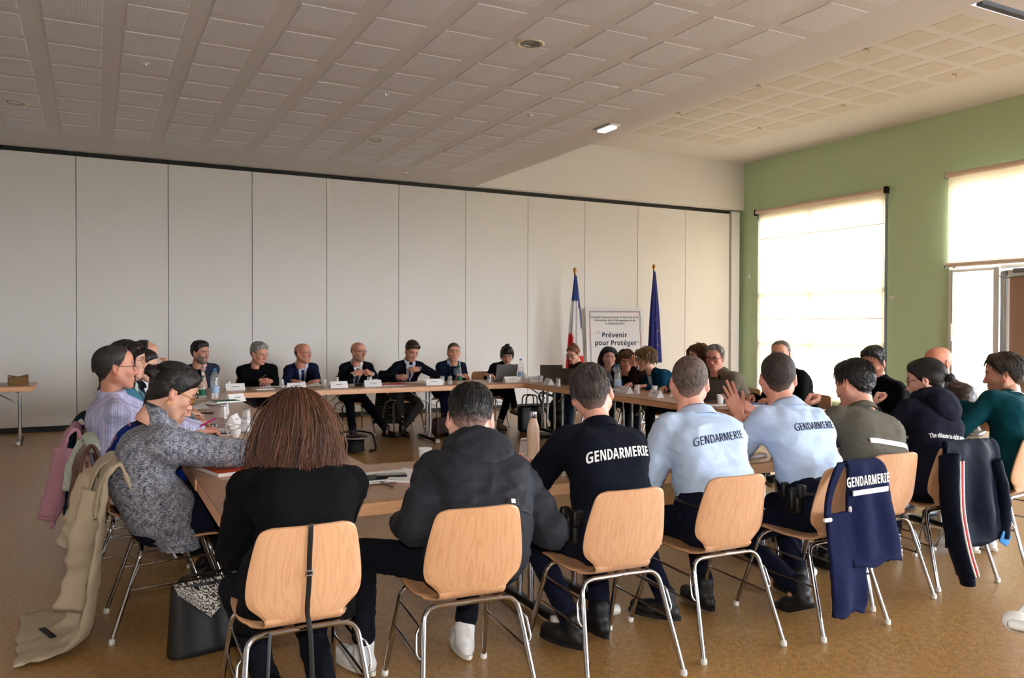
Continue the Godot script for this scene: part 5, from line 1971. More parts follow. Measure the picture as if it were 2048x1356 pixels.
func head_basis(s: Dictionary) -> Basis:
	var l: Vector3 = s.get("look", Vector3.ZERO)
	return Basis(Vector3.UP, deg_to_rad(l.x)) * Basis(Vector3.RIGHT, deg_to_rad(l.y)) * Basis(Vector3.BACK, deg_to_rad(l.z))


func shoe(s: Dictionary, ankle: Vector3, toe: Vector3, key: String, parts: Array) -> void:
	var f := (toe - Vector3(0, toe.y, 0)).normalized()
	var drop: float = toe.y
	var heel := ankle + Vector3(0, -0.055, 0) - f * 0.035
	var tip := heel + f * 0.225 + Vector3(0, drop, 0)
	var lo := heel.min(tip) - Vector3.ONE * 0.09
	var hi := heel.max(tip).max(ankle) + Vector3.ONE * 0.10
	var fl := Field.new(lo, hi, 0.009)
	fl.capsule(heel, heel.lerp(tip, 0.5), 0.036, 0.042, 0.02)
	fl.capsule(heel.lerp(tip, 0.5), tip - f * 0.03, 0.042, 0.034, 0.02)
	fl.capsule(ankle + Vector3(0, -0.03, 0), ankle + Vector3(0, 0.03, 0), 0.043, 0.046, 0.02)
	var mb := MB.new()
	fl.nets(mb)
	# flatten onto the sole plane
	var n := (tip - heel).normalized()
	var side := f.cross(Vector3.UP).normalized()
	var up := side.cross(n).normalized()
	for i in mb.v.size():
		var e := (mb.v[i] - heel).dot(up) + 0.026
		if e < 0.0:
			mb.v[i] -= up * e
	parts.append(["shoe", mb, key])
	var sole := PackedVector2Array()
	for k in 24:
		var g := TAU * k / 24.0
		var x := cos(g)
		sole.append(Vector2(0.096 + x * 0.142, sin(g) * (0.044 + 0.006 * x)))
	var sm := MB.new()
	sm.prism(sole, 0.018, heel - up * 0.028, Basis(n, -side, up) if n.cross(-side).dot(up) > 0.0 else Basis(n, side, up))
	parts.append(["sole", sm, s.get("sole", "sole_black")])


# ---------------------------------------------------------------- hair, collars, fronts, lettering

const LINE_MAN := [0.080, 0.076, 0.058, 0.006, 0.022, -0.022, -0.052, -0.066, -0.070]
const LINE_HIGH := [0.094, 0.100, 0.080, 0.022, 0.026, -0.020, -0.050, -0.064, -0.068]
const LINE_WOMAN := [0.076, 0.070, 0.050, 0.000, -0.02, -0.045, -0.065, -0.078, -0.085]
const LINE_RING := [0.30, 0.30, 0.20, 0.024, 0.026, -0.012, -0.042, -0.058, -0.062]


func hair(s: Dictionary, j: Dictionary, hb: Basis, hs: Vector3, parts: Array, rg: RandomNumberGenerator, hc: Color) -> void:
	var style: String = s.get("style", "short")
	if style == "none":
		return
	var line: Array = s.get("line", LINE_MAN)
	var mb := MB.new()
	var top: float = s.get("hair_top", 0.022)
	var side: float = s.get("hair_side", 0.009)
	var tip: Color = tinted(s.get("hair_tip", s.get("hair", Color(0.12, 0.09, 0.07))))
	var lumps := noise(s.get("tuft", 26.0), s.seed + 3, FastNoiseLite.TYPE_SIMPLEX_SMOOTH, 2)
	var streak := noise(1.0, s.seed + 4, FastNoiseLite.TYPE_SIMPLEX, 3)
	var fade: float = s.get("fade", 0.0)
	var skin: Color = tinted(s.get("skin", Color(0.80, 0.61, 0.51)))
	var ring_top: float = s.get("ring_top", 1.0)
	var over := PackedFloat32Array()
	over.resize(head_v.size())
	for i in head_v.size():
		var q := head_v[i]
		var e := minf(q.y - hairline(q, line), ring_top - q.y)
		if absf(q.x) > 0.0795 and q.y < 0.05 or q.y < -0.12:
			e = -1.0
		over[i] = e
		var t := lerpf(side, top, smoothstep(0.035, 0.095, q.y + q.z * 0.12)) * smoothstep(-0.001, 0.034, e)
		if e > 0.0:
			t += lumps.get_noise_3dv(q) * s.get("rough", 0.004) * smoothstep(0.0, 0.02, e)
		else:
			t = -0.0025
		var c := hc.lerp(tip, clampf(0.5 + streak.get_noise_3d(q.x * 95.0, q.y * 26.0, q.z * 60.0) * 0.9, 0.0, 1.0))
		if fade > 0.0:
			c = c.lerp(skin * Color(0.80, 0.80, 0.82), fade * (1.0 - smoothstep(0.0, s.get("fade_h", 0.07), e)))
		mb.col = c
		mb.vert(j.head + hb * ((q + head_n[i] * t) * hs))
	for t in range(0, head_i.size(), 3):
		if maxf(over[head_i[t]], maxf(over[head_i[t + 1]], over[head_i[t + 2]])) > -0.003:
			mb.tri(head_i[t], head_i[t + 1], head_i[t + 2])
	var grow: Array = s.get("strands", [])
	if grow.is_empty() and top >= 0.0115 and not s.has("ring_top") and s.get("cell", 0.017) < 0.0175:
		grow = [700, 0.05, 0.0, 0.0024, 0.05, 0.0, 0.1]
	if not grow.is_empty():
		strands(s, j, hb, hs, mb, rg, hc, tip, grow)
	for n in s.get("wisps", 0):
		# loose ends standing up out of the knot
		var root: Vector3 = s.comb
		var lean := Vector3(rg.randf_range(-0.35, 0.35), 1.0, rg.randf_range(-0.1, 0.9)).normalized()
		var pts := []
		for k in 7:
			var t := k / 6.0
			pts.append(j.head + hb * ((root + lean * 0.10 * t + Vector3(0, -0.02, 0.045) * t * t) * hs))
		mb.col = hc.lerp(tip, rg.randf() * 0.6)
		mb.tube(pts, [0.004, 0.0042, 0.004, 0.0035, 0.003, 0.002, 0.001], 5)
	for b in s.get("buns", []):
		# a knot of hair: centre, radius, wound from thick coils
		var c: Vector3 = b[0]
		var r: float = b[1]
		mb.col = hc
		mb.ball(j.head + hb * (c * hs), Vector3(r, r * 0.85, r), 14, hb)
		for q in 7:
			var pts := []
			var tilt := rg.randf_range(-0.8, 0.8)
			var at := rg.randf_range(0, TAU)
			var lean := Basis(Vector3(cos(at), 0, sin(at)), tilt)
			for k in 11:
				var g := TAU * k / 10.0
				pts.append(j.head + hb * ((c + lean * Vector3(cos(g) * r * 0.86, rg.randf_range(-0.002, 0.002), sin(g) * r * 0.86)) * hs))
			mb.col = hc.lerp(tip, rg.randf())
			mb.tube(pts, r * 0.30, 6)
	if mb.idx.size() > 0:
		parts.append(["hair", mb, s.get("hairmat", "hair")])


# locks that run over the skull and then hang; grow: [count, length, curl, thickness, spread, back_only, wave length]
func strands(s: Dictionary, j: Dictionary, hb: Basis, hs: Vector3, mb: MB, rg: RandomNumberGenerator, hc: Color, tip: Color, grow: Array) -> void:
	var count: int = grow[0]
	var length: float = grow[1]
	var curl: float = grow[2]
	var thick: float = grow[3]
	var spread: float = grow[4]
	var down: Vector3 = hb.transposed() * (Vector3.DOWN + (s.get("hang", Vector3.ZERO) as Vector3)).normalized()
	var face := deg_to_rad(grow[5])
	var band := noise(1.0, s.seed + 9, FastNoiseLite.TYPE_SIMPLEX_SMOOTH, 3)
	var axis: Vector3 = hb.transposed() * (j.nb + j.fw * 0.0 - j.head)
	for n in count:
		# root: golden spiral over the crown and sides
		var a := n * 2.39996 + rg.randf_range(-0.1, 0.1)
		var v := sqrt((n + 0.5) / count)
		var th := v * 1.75
		var p := Vector3(sin(th) * sin(a), cos(th), sin(th) * cos(a))
		var g := absf(atan2(p.x, p.z))
		if g < face and p.y < 0.62:
			continue
		var rise: float = lerpf(s.get("hair_side", 0.009), s.get("hair_top", 0.022), smoothstep(0.2, 0.8, p.y)) - 0.004
		var e := Vector3(0.079, 0.090, 0.100) + Vector3.ONE * maxf(rise, 0.0)
		var c0 := Vector3(0, 0.033, -0.013)
		p = c0 + p * e
		if p.y - hairline(p, s.get("line", LINE_MAN)) < 0.012:
			continue
		var part := Vector3(s.get("part", 0.0), 0.13, 0.03)
		var dir := (p - part)
		dir.y *= 0.4
		var nrm := ((p - c0) / (e * e)).normalized()
		dir = (dir - nrm * dir.dot(nrm)).normalized()
		var l: float = length * rg.randf_range(0.76, 1.08) * lerpf(1.0, 0.62, v * s.get("layer", 0.6))
		var steps := 13
		var ds := l / steps
		var ph := rg.randf_range(0, TAU)
		var lift := rg.randf_range(0.0, spread)
		var pts := []
		var rad := []
		for k in steps + 1:
			var t := float(k) / steps
			var q := p
			if curl > 0.0:
				var w: float = t * l / grow[6] * TAU + ph
				q += (Vector3(cos(w), 0.3 * sin(w * 0.7), sin(w)) * curl * (minf(1.0, t * 2.5) if curl > 0.0085 else t * t * 2.6))
			pts.append(j.head + hb * (q * hs))
			rad.append(thick * (1.0 - 0.75 * t * t) * (0.55 if k == 0 else 1.0))
			if s.has("comb"):
				var to: Vector3 = (s.comb as Vector3) - p
				if to.length() < 0.02:
					p += to * 0.2
				var nn := ((p - c0) / (e * e)).normalized()
				dir = (dir * 0.6 + (to - nn * to.dot(nn) * 0.7).normalized()).normalized()
				p += dir * minf(ds, to.length())
			else:
				dir = (dir + down * (0.16 + 0.34 * t)).normalized()
				p += dir * ds
			# keep outside the skull and the neck
			var qn := (p - c0) / (e * (1.0 + lift * 0.6))
			if qn.length() < 1.0:
				p = c0 + qn.normalized() * e * (1.0 + lift * 0.6)
			if face > 0.0 and p.y < 0.085:
				# hair parts to either side of the face
				var ga := atan2(p.x, p.z)
				var lim := face * smoothstep(0.095, 0.03, p.y)
				if absf(ga) < lim:
					var rr := Vector2(p.x, p.z).length()
					var gs := lim if ga + (n % 2 - 0.5) * 0.001 > 0.0 else -lim
					p = Vector3(sin(gs) * rr, p.y, cos(gs) * rr)
			if p.y < -0.02:
				var ax: Vector3 = axis * clampf(p.y / minf(axis.y, -0.01), 0.0, 1.2)
				var flat := Vector3(p.x - ax.x, 0, p.z - ax.z)
				var need := 0.072 + lift * 0.10 + smoothstep(-0.10, -0.20, p.y) * 0.045
				if flat.length() < need:
					flat = flat.normalized() * need if flat.length() > 1e-4 else Vector3(0, 0, -need)
					p = Vector3(ax.x + flat.x, p.y, ax.z + flat.z)
		var root: Vector3 = Vector3(sin(th) * sin(a), cos(th) * 0.5, sin(th) * cos(a)) * 3.4
		mb.col = hc.lerp(tip, clampf(0.34 + band.get_noise_3dv(root) * 0.85 + rg.randf_range(-0.16, 0.16), 0.0, 1.0)) * rg.randf_range(0.86, 1.10)
		mb.tube(pts, rad, 4)


func on_chest(j: Dictionary, b: float, a: float, lift: float, sgn := 1.0) -> Vector3:
	var start: Vector3 = j.nb - j.up * a + j.rx * b + j.fw * sgn * 0.45
	return (j.tf as Field).hit(start, -j.fw * sgn, lift + j.crease, 0.5)


func chest_patch(j: Dictionary, rows: Array, lift: float, thick: float, cols := 7, sgn := 1.0) -> MB:
	# rows of [distance below the nape, left edge, right edge]
	var grid := []
	for r in rows:
		var row := []
		for i in cols:
			var t := float(i) / (cols - 1)
			row.append(on_chest(j, lerpf(r[1], r[2], t), r[0], lift, sgn))
		grid.append(row)
	return MB.new().sheet(grid, thick)


func trimmings(s: Dictionary, j: Dictionary, hb: Basis, parts: Array) -> void:
	if s.has("collar"):
		# [material, opening in degrees, height, flap depth, radius, flare at the front]
		var c: Array = s.collar
		var gap := deg_to_rad(c[1]) * 0.5
		var base: Vector3 = j.nb + j.fw * 0.012 - j.up * 0.012
		var top: Vector3 = j.nb.lerp(j.head + hb * Vector3(0, -0.09, -0.02), c[2] / 0.10) + j.fw * 0.004
		var r: float = c[4]
		var grid := [[], [], [], [], []]
		for i in 33:
			var g := -PI + gap + (TAU - 2.0 * gap) * i / 32.0
			# g = 0 at the nape
			var out: Vector3 = j.rx * sin(g) - j.fw * cos(g)
			var front := smoothstep(1.2, PI, absf(g))
			var drop: Vector3 = -j.up * front * c[5]
			grid[0].append(base + out * (r + 0.004) + drop * 1.5)
			grid[1].append(base.lerp(top, 0.55) + out * (r - 0.003) + drop)
			grid[2].append(top + out * (r - 0.006) + drop)
			grid[3].append(top.lerp(base, 0.35) + out * (r + 0.012) + drop * 1.3)
			grid[4].append(top.lerp(base, c[3]) + out * (r + 0.024) + drop * 1.8 - j.up * front * 0.012)
		parts.append(["collar", MB.new().sheet(grid, 0.0045), c[0]])
	if s.has("suit"):
		# [shirt material, tie material or "", depth of the opening, width]
		var c: Array = s.suit
		var dep: float = c[2]
		var wd: float = c[3]
		var rows := []
		for i in 9:
			var t := i / 8.0
			var w := lerpf(wd, 0.014, pow(t, 1.2)) if i > 0 else wd * 0.8
			rows.append([0.012 + (dep - 0.012) * t, -w, w])
		parts.append(["shirt_front", chest_patch(j, rows, 0.004, 0.005, 9), c[0]])
		for side in [-1, 1]:
			var lap := []
			for i in 9:
				var t := i / 8.0
				var w := lerpf(wd, 0.012, pow(t, 1.2))
				var ow := w + 0.052 * sin(PI * minf(1.0, 0.10 + t * 0.9)) + 0.006
				if i == 3:
					ow += 0.010
				lap.append([0.0 + dep * t, side * (w - 0.003), side * ow])
			parts.append(["lapel", chest_patch(j, lap, 0.008, 0.005, 4), s.top])
		if c[1] != "":
			var tie := [[0.040, -0.017, 0.017], [0.062, -0.019, 0.019], [0.078, -0.013, 0.013]]
			for i in 7:
				var t := i / 6.0
				tie.append([0.082 + (c[4] - 0.082) * t, -lerpf(0.015, 0.037, t), lerpf(0.015, 0.037, t)])
			tie.append([c[4] + 0.04, -0.004, 0.004])
			parts.append(["tie", chest_patch(j, tie, 0.011, 0.006, 5), c[1]])
	for v in s.get("vents", []):
		# flat strips lying on the cloth: [name, material, rows, side of the body, lift]
		parts.append([v[0], chest_patch(j, v[2], v[4] if v.size() > 4 else 0.002, 0.0022, 17, v[3]), v[1]])
	if s.has("lettering"):
		# [text, height, distance below the nape, shift to the wearer's right, material, tilt, serif]
		var c: Array = s.lettering
		var mb := MB.new()
		for part in letters(c[0], c[1], c[6] if c.size() > 6 else false, c[7] if c.size() > 7 else 0):
			var first := mb.v.size()
			for p in part[0]:
				var xs: float = c[8] if c.size() > 8 else 1.0
				var a: float = c[2] - p.y - p.x * c[5]
				var b: float = -(p.x * xs + c[3])
				var q := on_chest(j, b, a, 0.0012, -1.0)
				mb.vert(q - j.fw * (0.0012 if p.z > 0.0 else -0.001))
			var ix: PackedInt32Array = part[1]
			for t in range(0, ix.size(), 3):
				mb.tri(first + ix[t], first + ix[t + 2], first + ix[t + 1])
		parts.append(["lettering", mb, c[4]])
	if s.has("glasses"):
		parts.append(["glasses", spectacles(s, j, hb), s.glasses[0]])
		if s.glasses.size() > 2:
			var lm := MB.new()
			for side in [-1, 1]:
				lm.lathe([Vector2(0.0, 0.0015), Vector2(0.012, 0.0012), Vector2(0.0215, 0.0)], 14, j.head + hb * Vector3(side * 0.034, 0.003, 0.1015), hb * Basis(Vector3.RIGHT, PI / 2))
			parts.append(["lenses", lm, "lens"])
	if s.has("wear"):
		for w in s.wear:
			parts.append(w.call(j, hb))


# lettering as flat prisms centred on the origin; returns [vertices, indices] per surface (Godot winding)
func letters(text: String, height: float, serif := false, weight := 0) -> Array:
	var f := SystemFont.new()
	f.font_names = PackedStringArray(["Droid Serif" if serif else "Droid Sans"])
	f.font_weight = weight if weight > 0 else 700
	var t := TextMesh.new()
	t.text = text
	t.font = f
	t.font_size = 64
	t.pixel_size = height / 46.0
	t.depth = 0.002
	t.curve_step = 1.5
	var out := []
	for n in t.get_surface_count():
		var a := t.surface_get_arrays(n)
		out.append([a[Mesh.ARRAY_VERTEX], a[Mesh.ARRAY_INDEX] if a[Mesh.ARRAY_INDEX] != null else PackedInt32Array(range(a[Mesh.ARRAY_VERTEX].size()))])
	return out


func spectacles(s: Dictionary, j: Dictionary, hb: Basis) -> MB:
	var mb := MB.new()
	var r: float = s.glasses[1]
	var c := func(p: Vector3) -> Vector3: return j.head + hb * (p * Vector3(1.04, 1.0, 1.03))
	for side in [-1, 1]:
		var pts := []
		for k in 16:
			var g := TAU * k / 16.0
			var e := Vector2(cos(g), sin(g))
			var sq := 1.0 / pow(pow(absf(e.x), 3.0) + pow(absf(e.y), 3.0), 0.3333)
			pts.append(c.call(Vector3(side * 0.034 + e.x * 0.0235 * sq, 0.003 + e.y * 0.0185 * sq, 0.103 - absf(e.x * 0.0235 * sq + 0.0) * 0.12 - (0.006 if side * e.x > 0.5 else 0.0))))
		mb.tube(pts, r, 6, false, true)
		mb.tube([c.call(Vector3(side * 0.0585, 0.012, 0.094)), c.call(Vector3(side * 0.078, 0.013, 0.080)), c.call(Vector3(side * 0.083, 0.014, 0.03)), c.call(Vector3(side * 0.083, 0.018, -0.012)), c.call(Vector3(side * 0.083, 0.000, -0.03))], r * 0.95, 6)
	mb.tube([c.call(Vector3(-0.011, 0.006, 0.103)), c.call(Vector3(0, 0.009, 0.106)), c.call(Vector3(0.011, 0.006, 0.103))], r, 6)
	return mb


func people_materials() -> void:
	var sk := mat("skin", Color.WHITE, 0.52)
	sk.vertex_color_use_as_albedo = true
	sk.heightmap_enabled = true
	sk.heightmap_texture = tex_weave
	sk.heightmap_scale = 0.01
	triplanar(sk, 12.0)
	tex_hair = noise_tex(0.3, 77, Color(0.55, 0.55, 0.55), Color.WHITE, 256, 3)
	for spec in [["hair", 0.52, 30.0], ["hair_buzz", 0.75, 26.0]]:
		var hm := mat(spec[0], Color.WHITE, spec[1])
		hm.vertex_color_use_as_albedo = true
		hm.albedo_texture = tex_hair
		hm.heightmap_enabled = true
		hm.heightmap_texture = tex_hair
		hm.heightmap_scale = 0.08
		triplanar(hm, spec[2])
	cloth("black_wool", Color(0.055, 0.055, 0.062))
	cloth("charcoal_shell", Color(0.165, 0.172, 0.195), 120.0, 0.03, 0.6, 0.1)
	cloth("navy_polo", Color(0.065, 0.075, 0.115))
	cloth("sky_polo", Color(0.735, 0.81, 0.915))
	cloth("olive_polo", Color(0.385, 0.37, 0.325))
	cloth("navy_hoodie", Color(0.11, 0.11, 0.165))
	cloth("teal_knit", Color(0.045, 0.24, 0.265), 90.0, 0.10)
	cloth("navy_suit", Color(0.055, 0.062, 0.10))
	cloth("blue_suit", Color(0.075, 0.105, 0.19))
	cloth("grey_blue_tweed", Color(0.19, 0.215, 0.28), 90.0, 0.1)
	cloth("grey_trouser", Color(0.235, 0.23, 0.22))
	cloth("navy_trouser", Color(0.075, 0.085, 0.15))
	cloth("denim", Color(0.15, 0.20, 0.28))
	cloth("dark_denim", Color(0.075, 0.085, 0.115))
	cloth("brown_knit", Color(0.20, 0.10, 0.065))
	cloth("taupe_knit", Color(0.40, 0.365, 0.31), 70.0, 0.10)
	cloth("dark_maroon", Color(0.13, 0.065, 0.065))
	cloth("teal_blazer", Color(0.03, 0.20, 0.28))
	cloth("teal_cardigan", Color(0.24, 0.45, 0.52))
	cloth("royal_blue", Color(0.07, 0.18, 0.56))
	cloth("black_tee", Color(0.035, 0.04, 0.045))
	cloth("white_shirt", Color(0.86, 0.87, 0.90))
	cloth("blue_shirt", Color(0.66, 0.75, 0.88))
	cloth("pink_shirt", Color(0.84, 0.68, 0.66))
	cloth("grey_tee", Color(0.28, 0.30, 0.34))
	cloth("blue_tie", Color(0.07, 0.13, 0.36), 200.0, 0.02, 0.6)
	cloth("slate_tie", Color(0.17, 0.20, 0.29), 200.0, 0.02, 0.6)
	var lj := mat("brown_leather", Color(0.20, 0.155, 0.13), 0.42)
	lj.heightmap_enabled = true
	lj.heightmap_texture = tex_weave
	lj.heightmap_scale = 0.06
	triplanar(lj, 5.0)
	for spec in [["shoe_black", Color(0.035, 0.035, 0.04), 0.32], ["boot_black", Color(0.07, 0.07, 0.075), 0.55], ["shoe_white", Color(0.90, 0.90, 0.89), 0.5], ["shoe_brown", Color(0.16, 0.11, 0.075), 0.5], ["sole_black", Color(0.06, 0.06, 0.065), 0.8], ["sole_white", Color(0.85, 0.83, 0.78), 0.7], ["shoe_tan", Color(0.45, 0.39, 0.31), 0.6]]:
		mat(spec[0], spec[1], spec[2])
	for spec in [["white_print", Color(0.90, 0.90, 0.90)], ["navy_print", Color(0.055, 0.085, 0.22)], ["grey_seam", Color(0.12, 0.125, 0.14)], ["badge_green", Color(0.13, 0.33, 0.20)], ["badge_pale", Color(0.85, 0.84, 0.83)], ["badge_red", Color(0.62, 0.08, 0.14)]]:
		mat(spec[0], spec[1], 0.8)
	# woven patterns
	var tw := cloth("grey_tweed", Color.WHITE, 60.0, 0.14)
	var n1 := noise(0.10, 91, FastNoiseLite.TYPE_SIMPLEX, 2)
	var n2 := noise(0.018, 92, FastNoiseLite.TYPE_SIMPLEX, 2)
	tw.albedo_texture = painted(384, 384, func(x, y):
		var a: float = n1.get_noise_2d(x * 0.45 + y * 0.25, y * 2.6)
		var b: float = n2.get_noise_2d(x * 1.2, y * 1.2) + 0.35 * sin(y * 0.13) * sin(x * 0.15)
		var t := clampf(0.47 + a * 1.5 + b * 0.55, 0.0, 1.0)
		var warp := 1.0 if fposmod(x, 21.0) < 1.5 or fposmod(y, 26.0) < 1.0 else 0.0
		return Color(0.20, 0.225, 0.30).lerp(Color(0.73, 0.73, 0.75), clampf(t + warp * 0.25, 0.0, 1.0)))
	triplanar(tw, 2.6)
	var st := cloth("striped_shirt", Color.WHITE)
	st.albedo_texture = painted(128, 8, func(x, _y):
		var u := fposmod(x, 64.0)
		var c := Color(0.73, 0.74, 0.86)
		if u < 5.0:
			c = Color(0.45, 0.47, 0.66)
		elif u > 15.0 and u < 19.0:
			c = Color(0.70, 0.50, 0.50)
		elif u > 30.0 and u < 36.0:
			c = Color(0.84, 0.84, 0.92)
		elif u > 44.0 and u < 48.0:
			c = Color(0.50, 0.55, 0.75)
		elif u > 55.0 and u < 58.0:
			c = Color(0.74, 0.56, 0.57)
		return c)
	triplanar(st, 9.5)
	var tie := cloth("striped_tie", Color.WHITE, 200.0, 0.02, 0.6)
	tie.uv1_triplanar = false
	tie.heightmap_enabled = false
	tie.uv1_scale = Vector3(1, 1, 1)
	tie.albedo_texture = painted(32, 256, func(x, y): return Color(0.74, 0.76, 0.82) if fposmod(y - x * 0.9, 46.0) < 7.0 else Color(0.06, 0.085, 0.24))
	var ch := cloth("check_shirt", Color.WHITE)
	ch.albedo_texture = painted(64, 64, func(x, y): return Color(0.63, 0.66, 0.76) if (x % 8) < 2 or (y % 8) < 2 else Color(0.90, 0.91, 0.94))
	triplanar(ch, 22.0)
	var sc := cloth("scarf", Color.WHITE)
	sc.albedo_texture = painted(128, 128, func(x, y): return Color(0.56, 0.62, 0.55).lerp(Color(0.86, 0.87, 0.82), clampf(0.5 + n1.get_noise_2d(x * 2.0, y * 2.0) * 1.6, 0.0, 1.0)))
	triplanar(sc, 7.0)
	var zb := cloth("pink_zebra", Color.WHITE)
	zb.albedo_texture = painted(128, 128, func(x, y): return Color(0.74, 0.07, 0.32) if sin((x * 0.8 + y * 0.35) * 0.33 + n2.get_noise_2d(x * 2.5, y * 2.5) * 4.0) > -0.05 else Color(0.90, 0.86, 0.86))
	triplanar(zb, 5.0)


# world point to the frame of the chair a person sits on
func seat_frame(code: String) -> Transform3D:
	var c: Array = chair_spots[code]
	return Transform3D(Basis(Vector3.UP, c[1]), c[0])


func people() -> void:
	make_templates()
	people_materials()
	for s in folk() + folk_far() + folk_right():
		var fr := seat_frame(s.code)
		s.head = fr.affine_inverse() * (s.at as Vector3)
		s.seed = (s.code as String).hash() % 9973
		var o := thing("person", s.label, "person", fr.origin, chair_spots[s.code][1])
		for p in figure(s):
			var mb: MB = p[1]
			var mm: Material = M[p[2]]
			var i := obj(p[0], mb.mesh(), mm, o)
			if p.size() > 3:
				i.set_meta("label", p[3])


func belt(j: Dictionary, _hb: Basis) -> Array:
	var pts := []
	for k in 28:
		var g := TAU * k / 28.0
		pts.append(j.p + Vector3(sin(g) * 0.215, 0.105 + 0.01 * cos(g), cos(g) * 0.135 - 0.005))
	return ["belt", MB.new().tube(pts, 0.022, 6, false, true, 0.35, Vector3.RIGHT), "black_plastic"]


func holster(j: Dictionary, side: float, fwd: float) -> Array:
	var c: Vector3 = j.p + Vector3(side * 0.215, 0.06, fwd)
	var mb := MB.new()
	mb.box(c, Vector3(0.055, 0.125, 0.085), 0.014)
	mb.box(c + Vector3(side * 0.03, 0.01, 0.0), Vector3(0.02, 0.10, 0.03), 0.008)
	mb.box(c + Vector3(side * 0.012, 0.055, -0.05), Vector3(0.05, 0.07, 0.035), 0.008)
	mb.box(c + Vector3(side * 0.012, 0.045, 0.055), Vector3(0.045, 0.08, 0.035), 0.008)
	return ["belt_pouch", mb, "black_plastic"]


func keys(j: Dictionary) -> Array:
	var c: Vector3 = j.lhp + Vector3(0.105, 0.07, 0.10)
	var mb := MB.new()
	mb.tube([c + Vector3(0, 0.03, -0.03), c, c + Vector3(0.005, -0.02, 0.005)], 0.004, 6)
	for k in 4:
		var d := Vector3(0.006 * k, -0.02, 0.008 * k - 0.012)
		mb.box(c + d + Vector3(0, -0.02, 0), Vector3(0.003, 0.022, 0.02), 0.001)
		mb.box(c + d + Vector3(0, -0.05, 0), Vector3(0.002, 0.045, 0.007), 0.0008)
	return ["key_ring", mb, "steel"]


func cuff(j: Dictionary, k: String, key: String) -> Array:
	var e: Vector3 = j[k + "e"]
	var h: Vector3 = j[k + "h"]
	return ["shirt_cuff", MB.new().tube([e.lerp(h, 0.84), e.lerp(h, 0.99)], 0.036, 12), key]


func shoulder_badge(j: Dictionary, k: String, rim: String, face: String) -> Array:
	var s: Vector3 = j[k + "s"]
	var e: Vector3 = j[k + "e"]
	var side := 1.0 if k == "l" else -1.0
	var up := (s - e).normalized()
	var out: Vector3 = (j.rx * side - up * up.dot(j.rx * side)).normalized()
	out = (out - j.fw * 0.5).normalized()
	out = (out - up * out.dot(up)).normalized()
	var c := s.lerp(e, 0.42) + out * 0.066
	var mb := MB.new()
	mb.lathe([Vector2(0, 0.004), Vector2(0.020, 0.0035), Vector2(0.021, 0.0)], 18, c + out * 0.003, Basis(up.cross(out), out, up).scaled_local(Vector3(1, 1, 1.25)))
	var base := MB.new()
	base.lathe([Vector2(0, 0.004), Vector2(0.027, 0.0035), Vector2(0.029, -0.004)], 20, c, Basis(up.cross(out), out, up).scaled_local(Vector3(1, 1, 1.25)))
	return [["badge_rim", base, rim], ["badge_face", mb, face]]


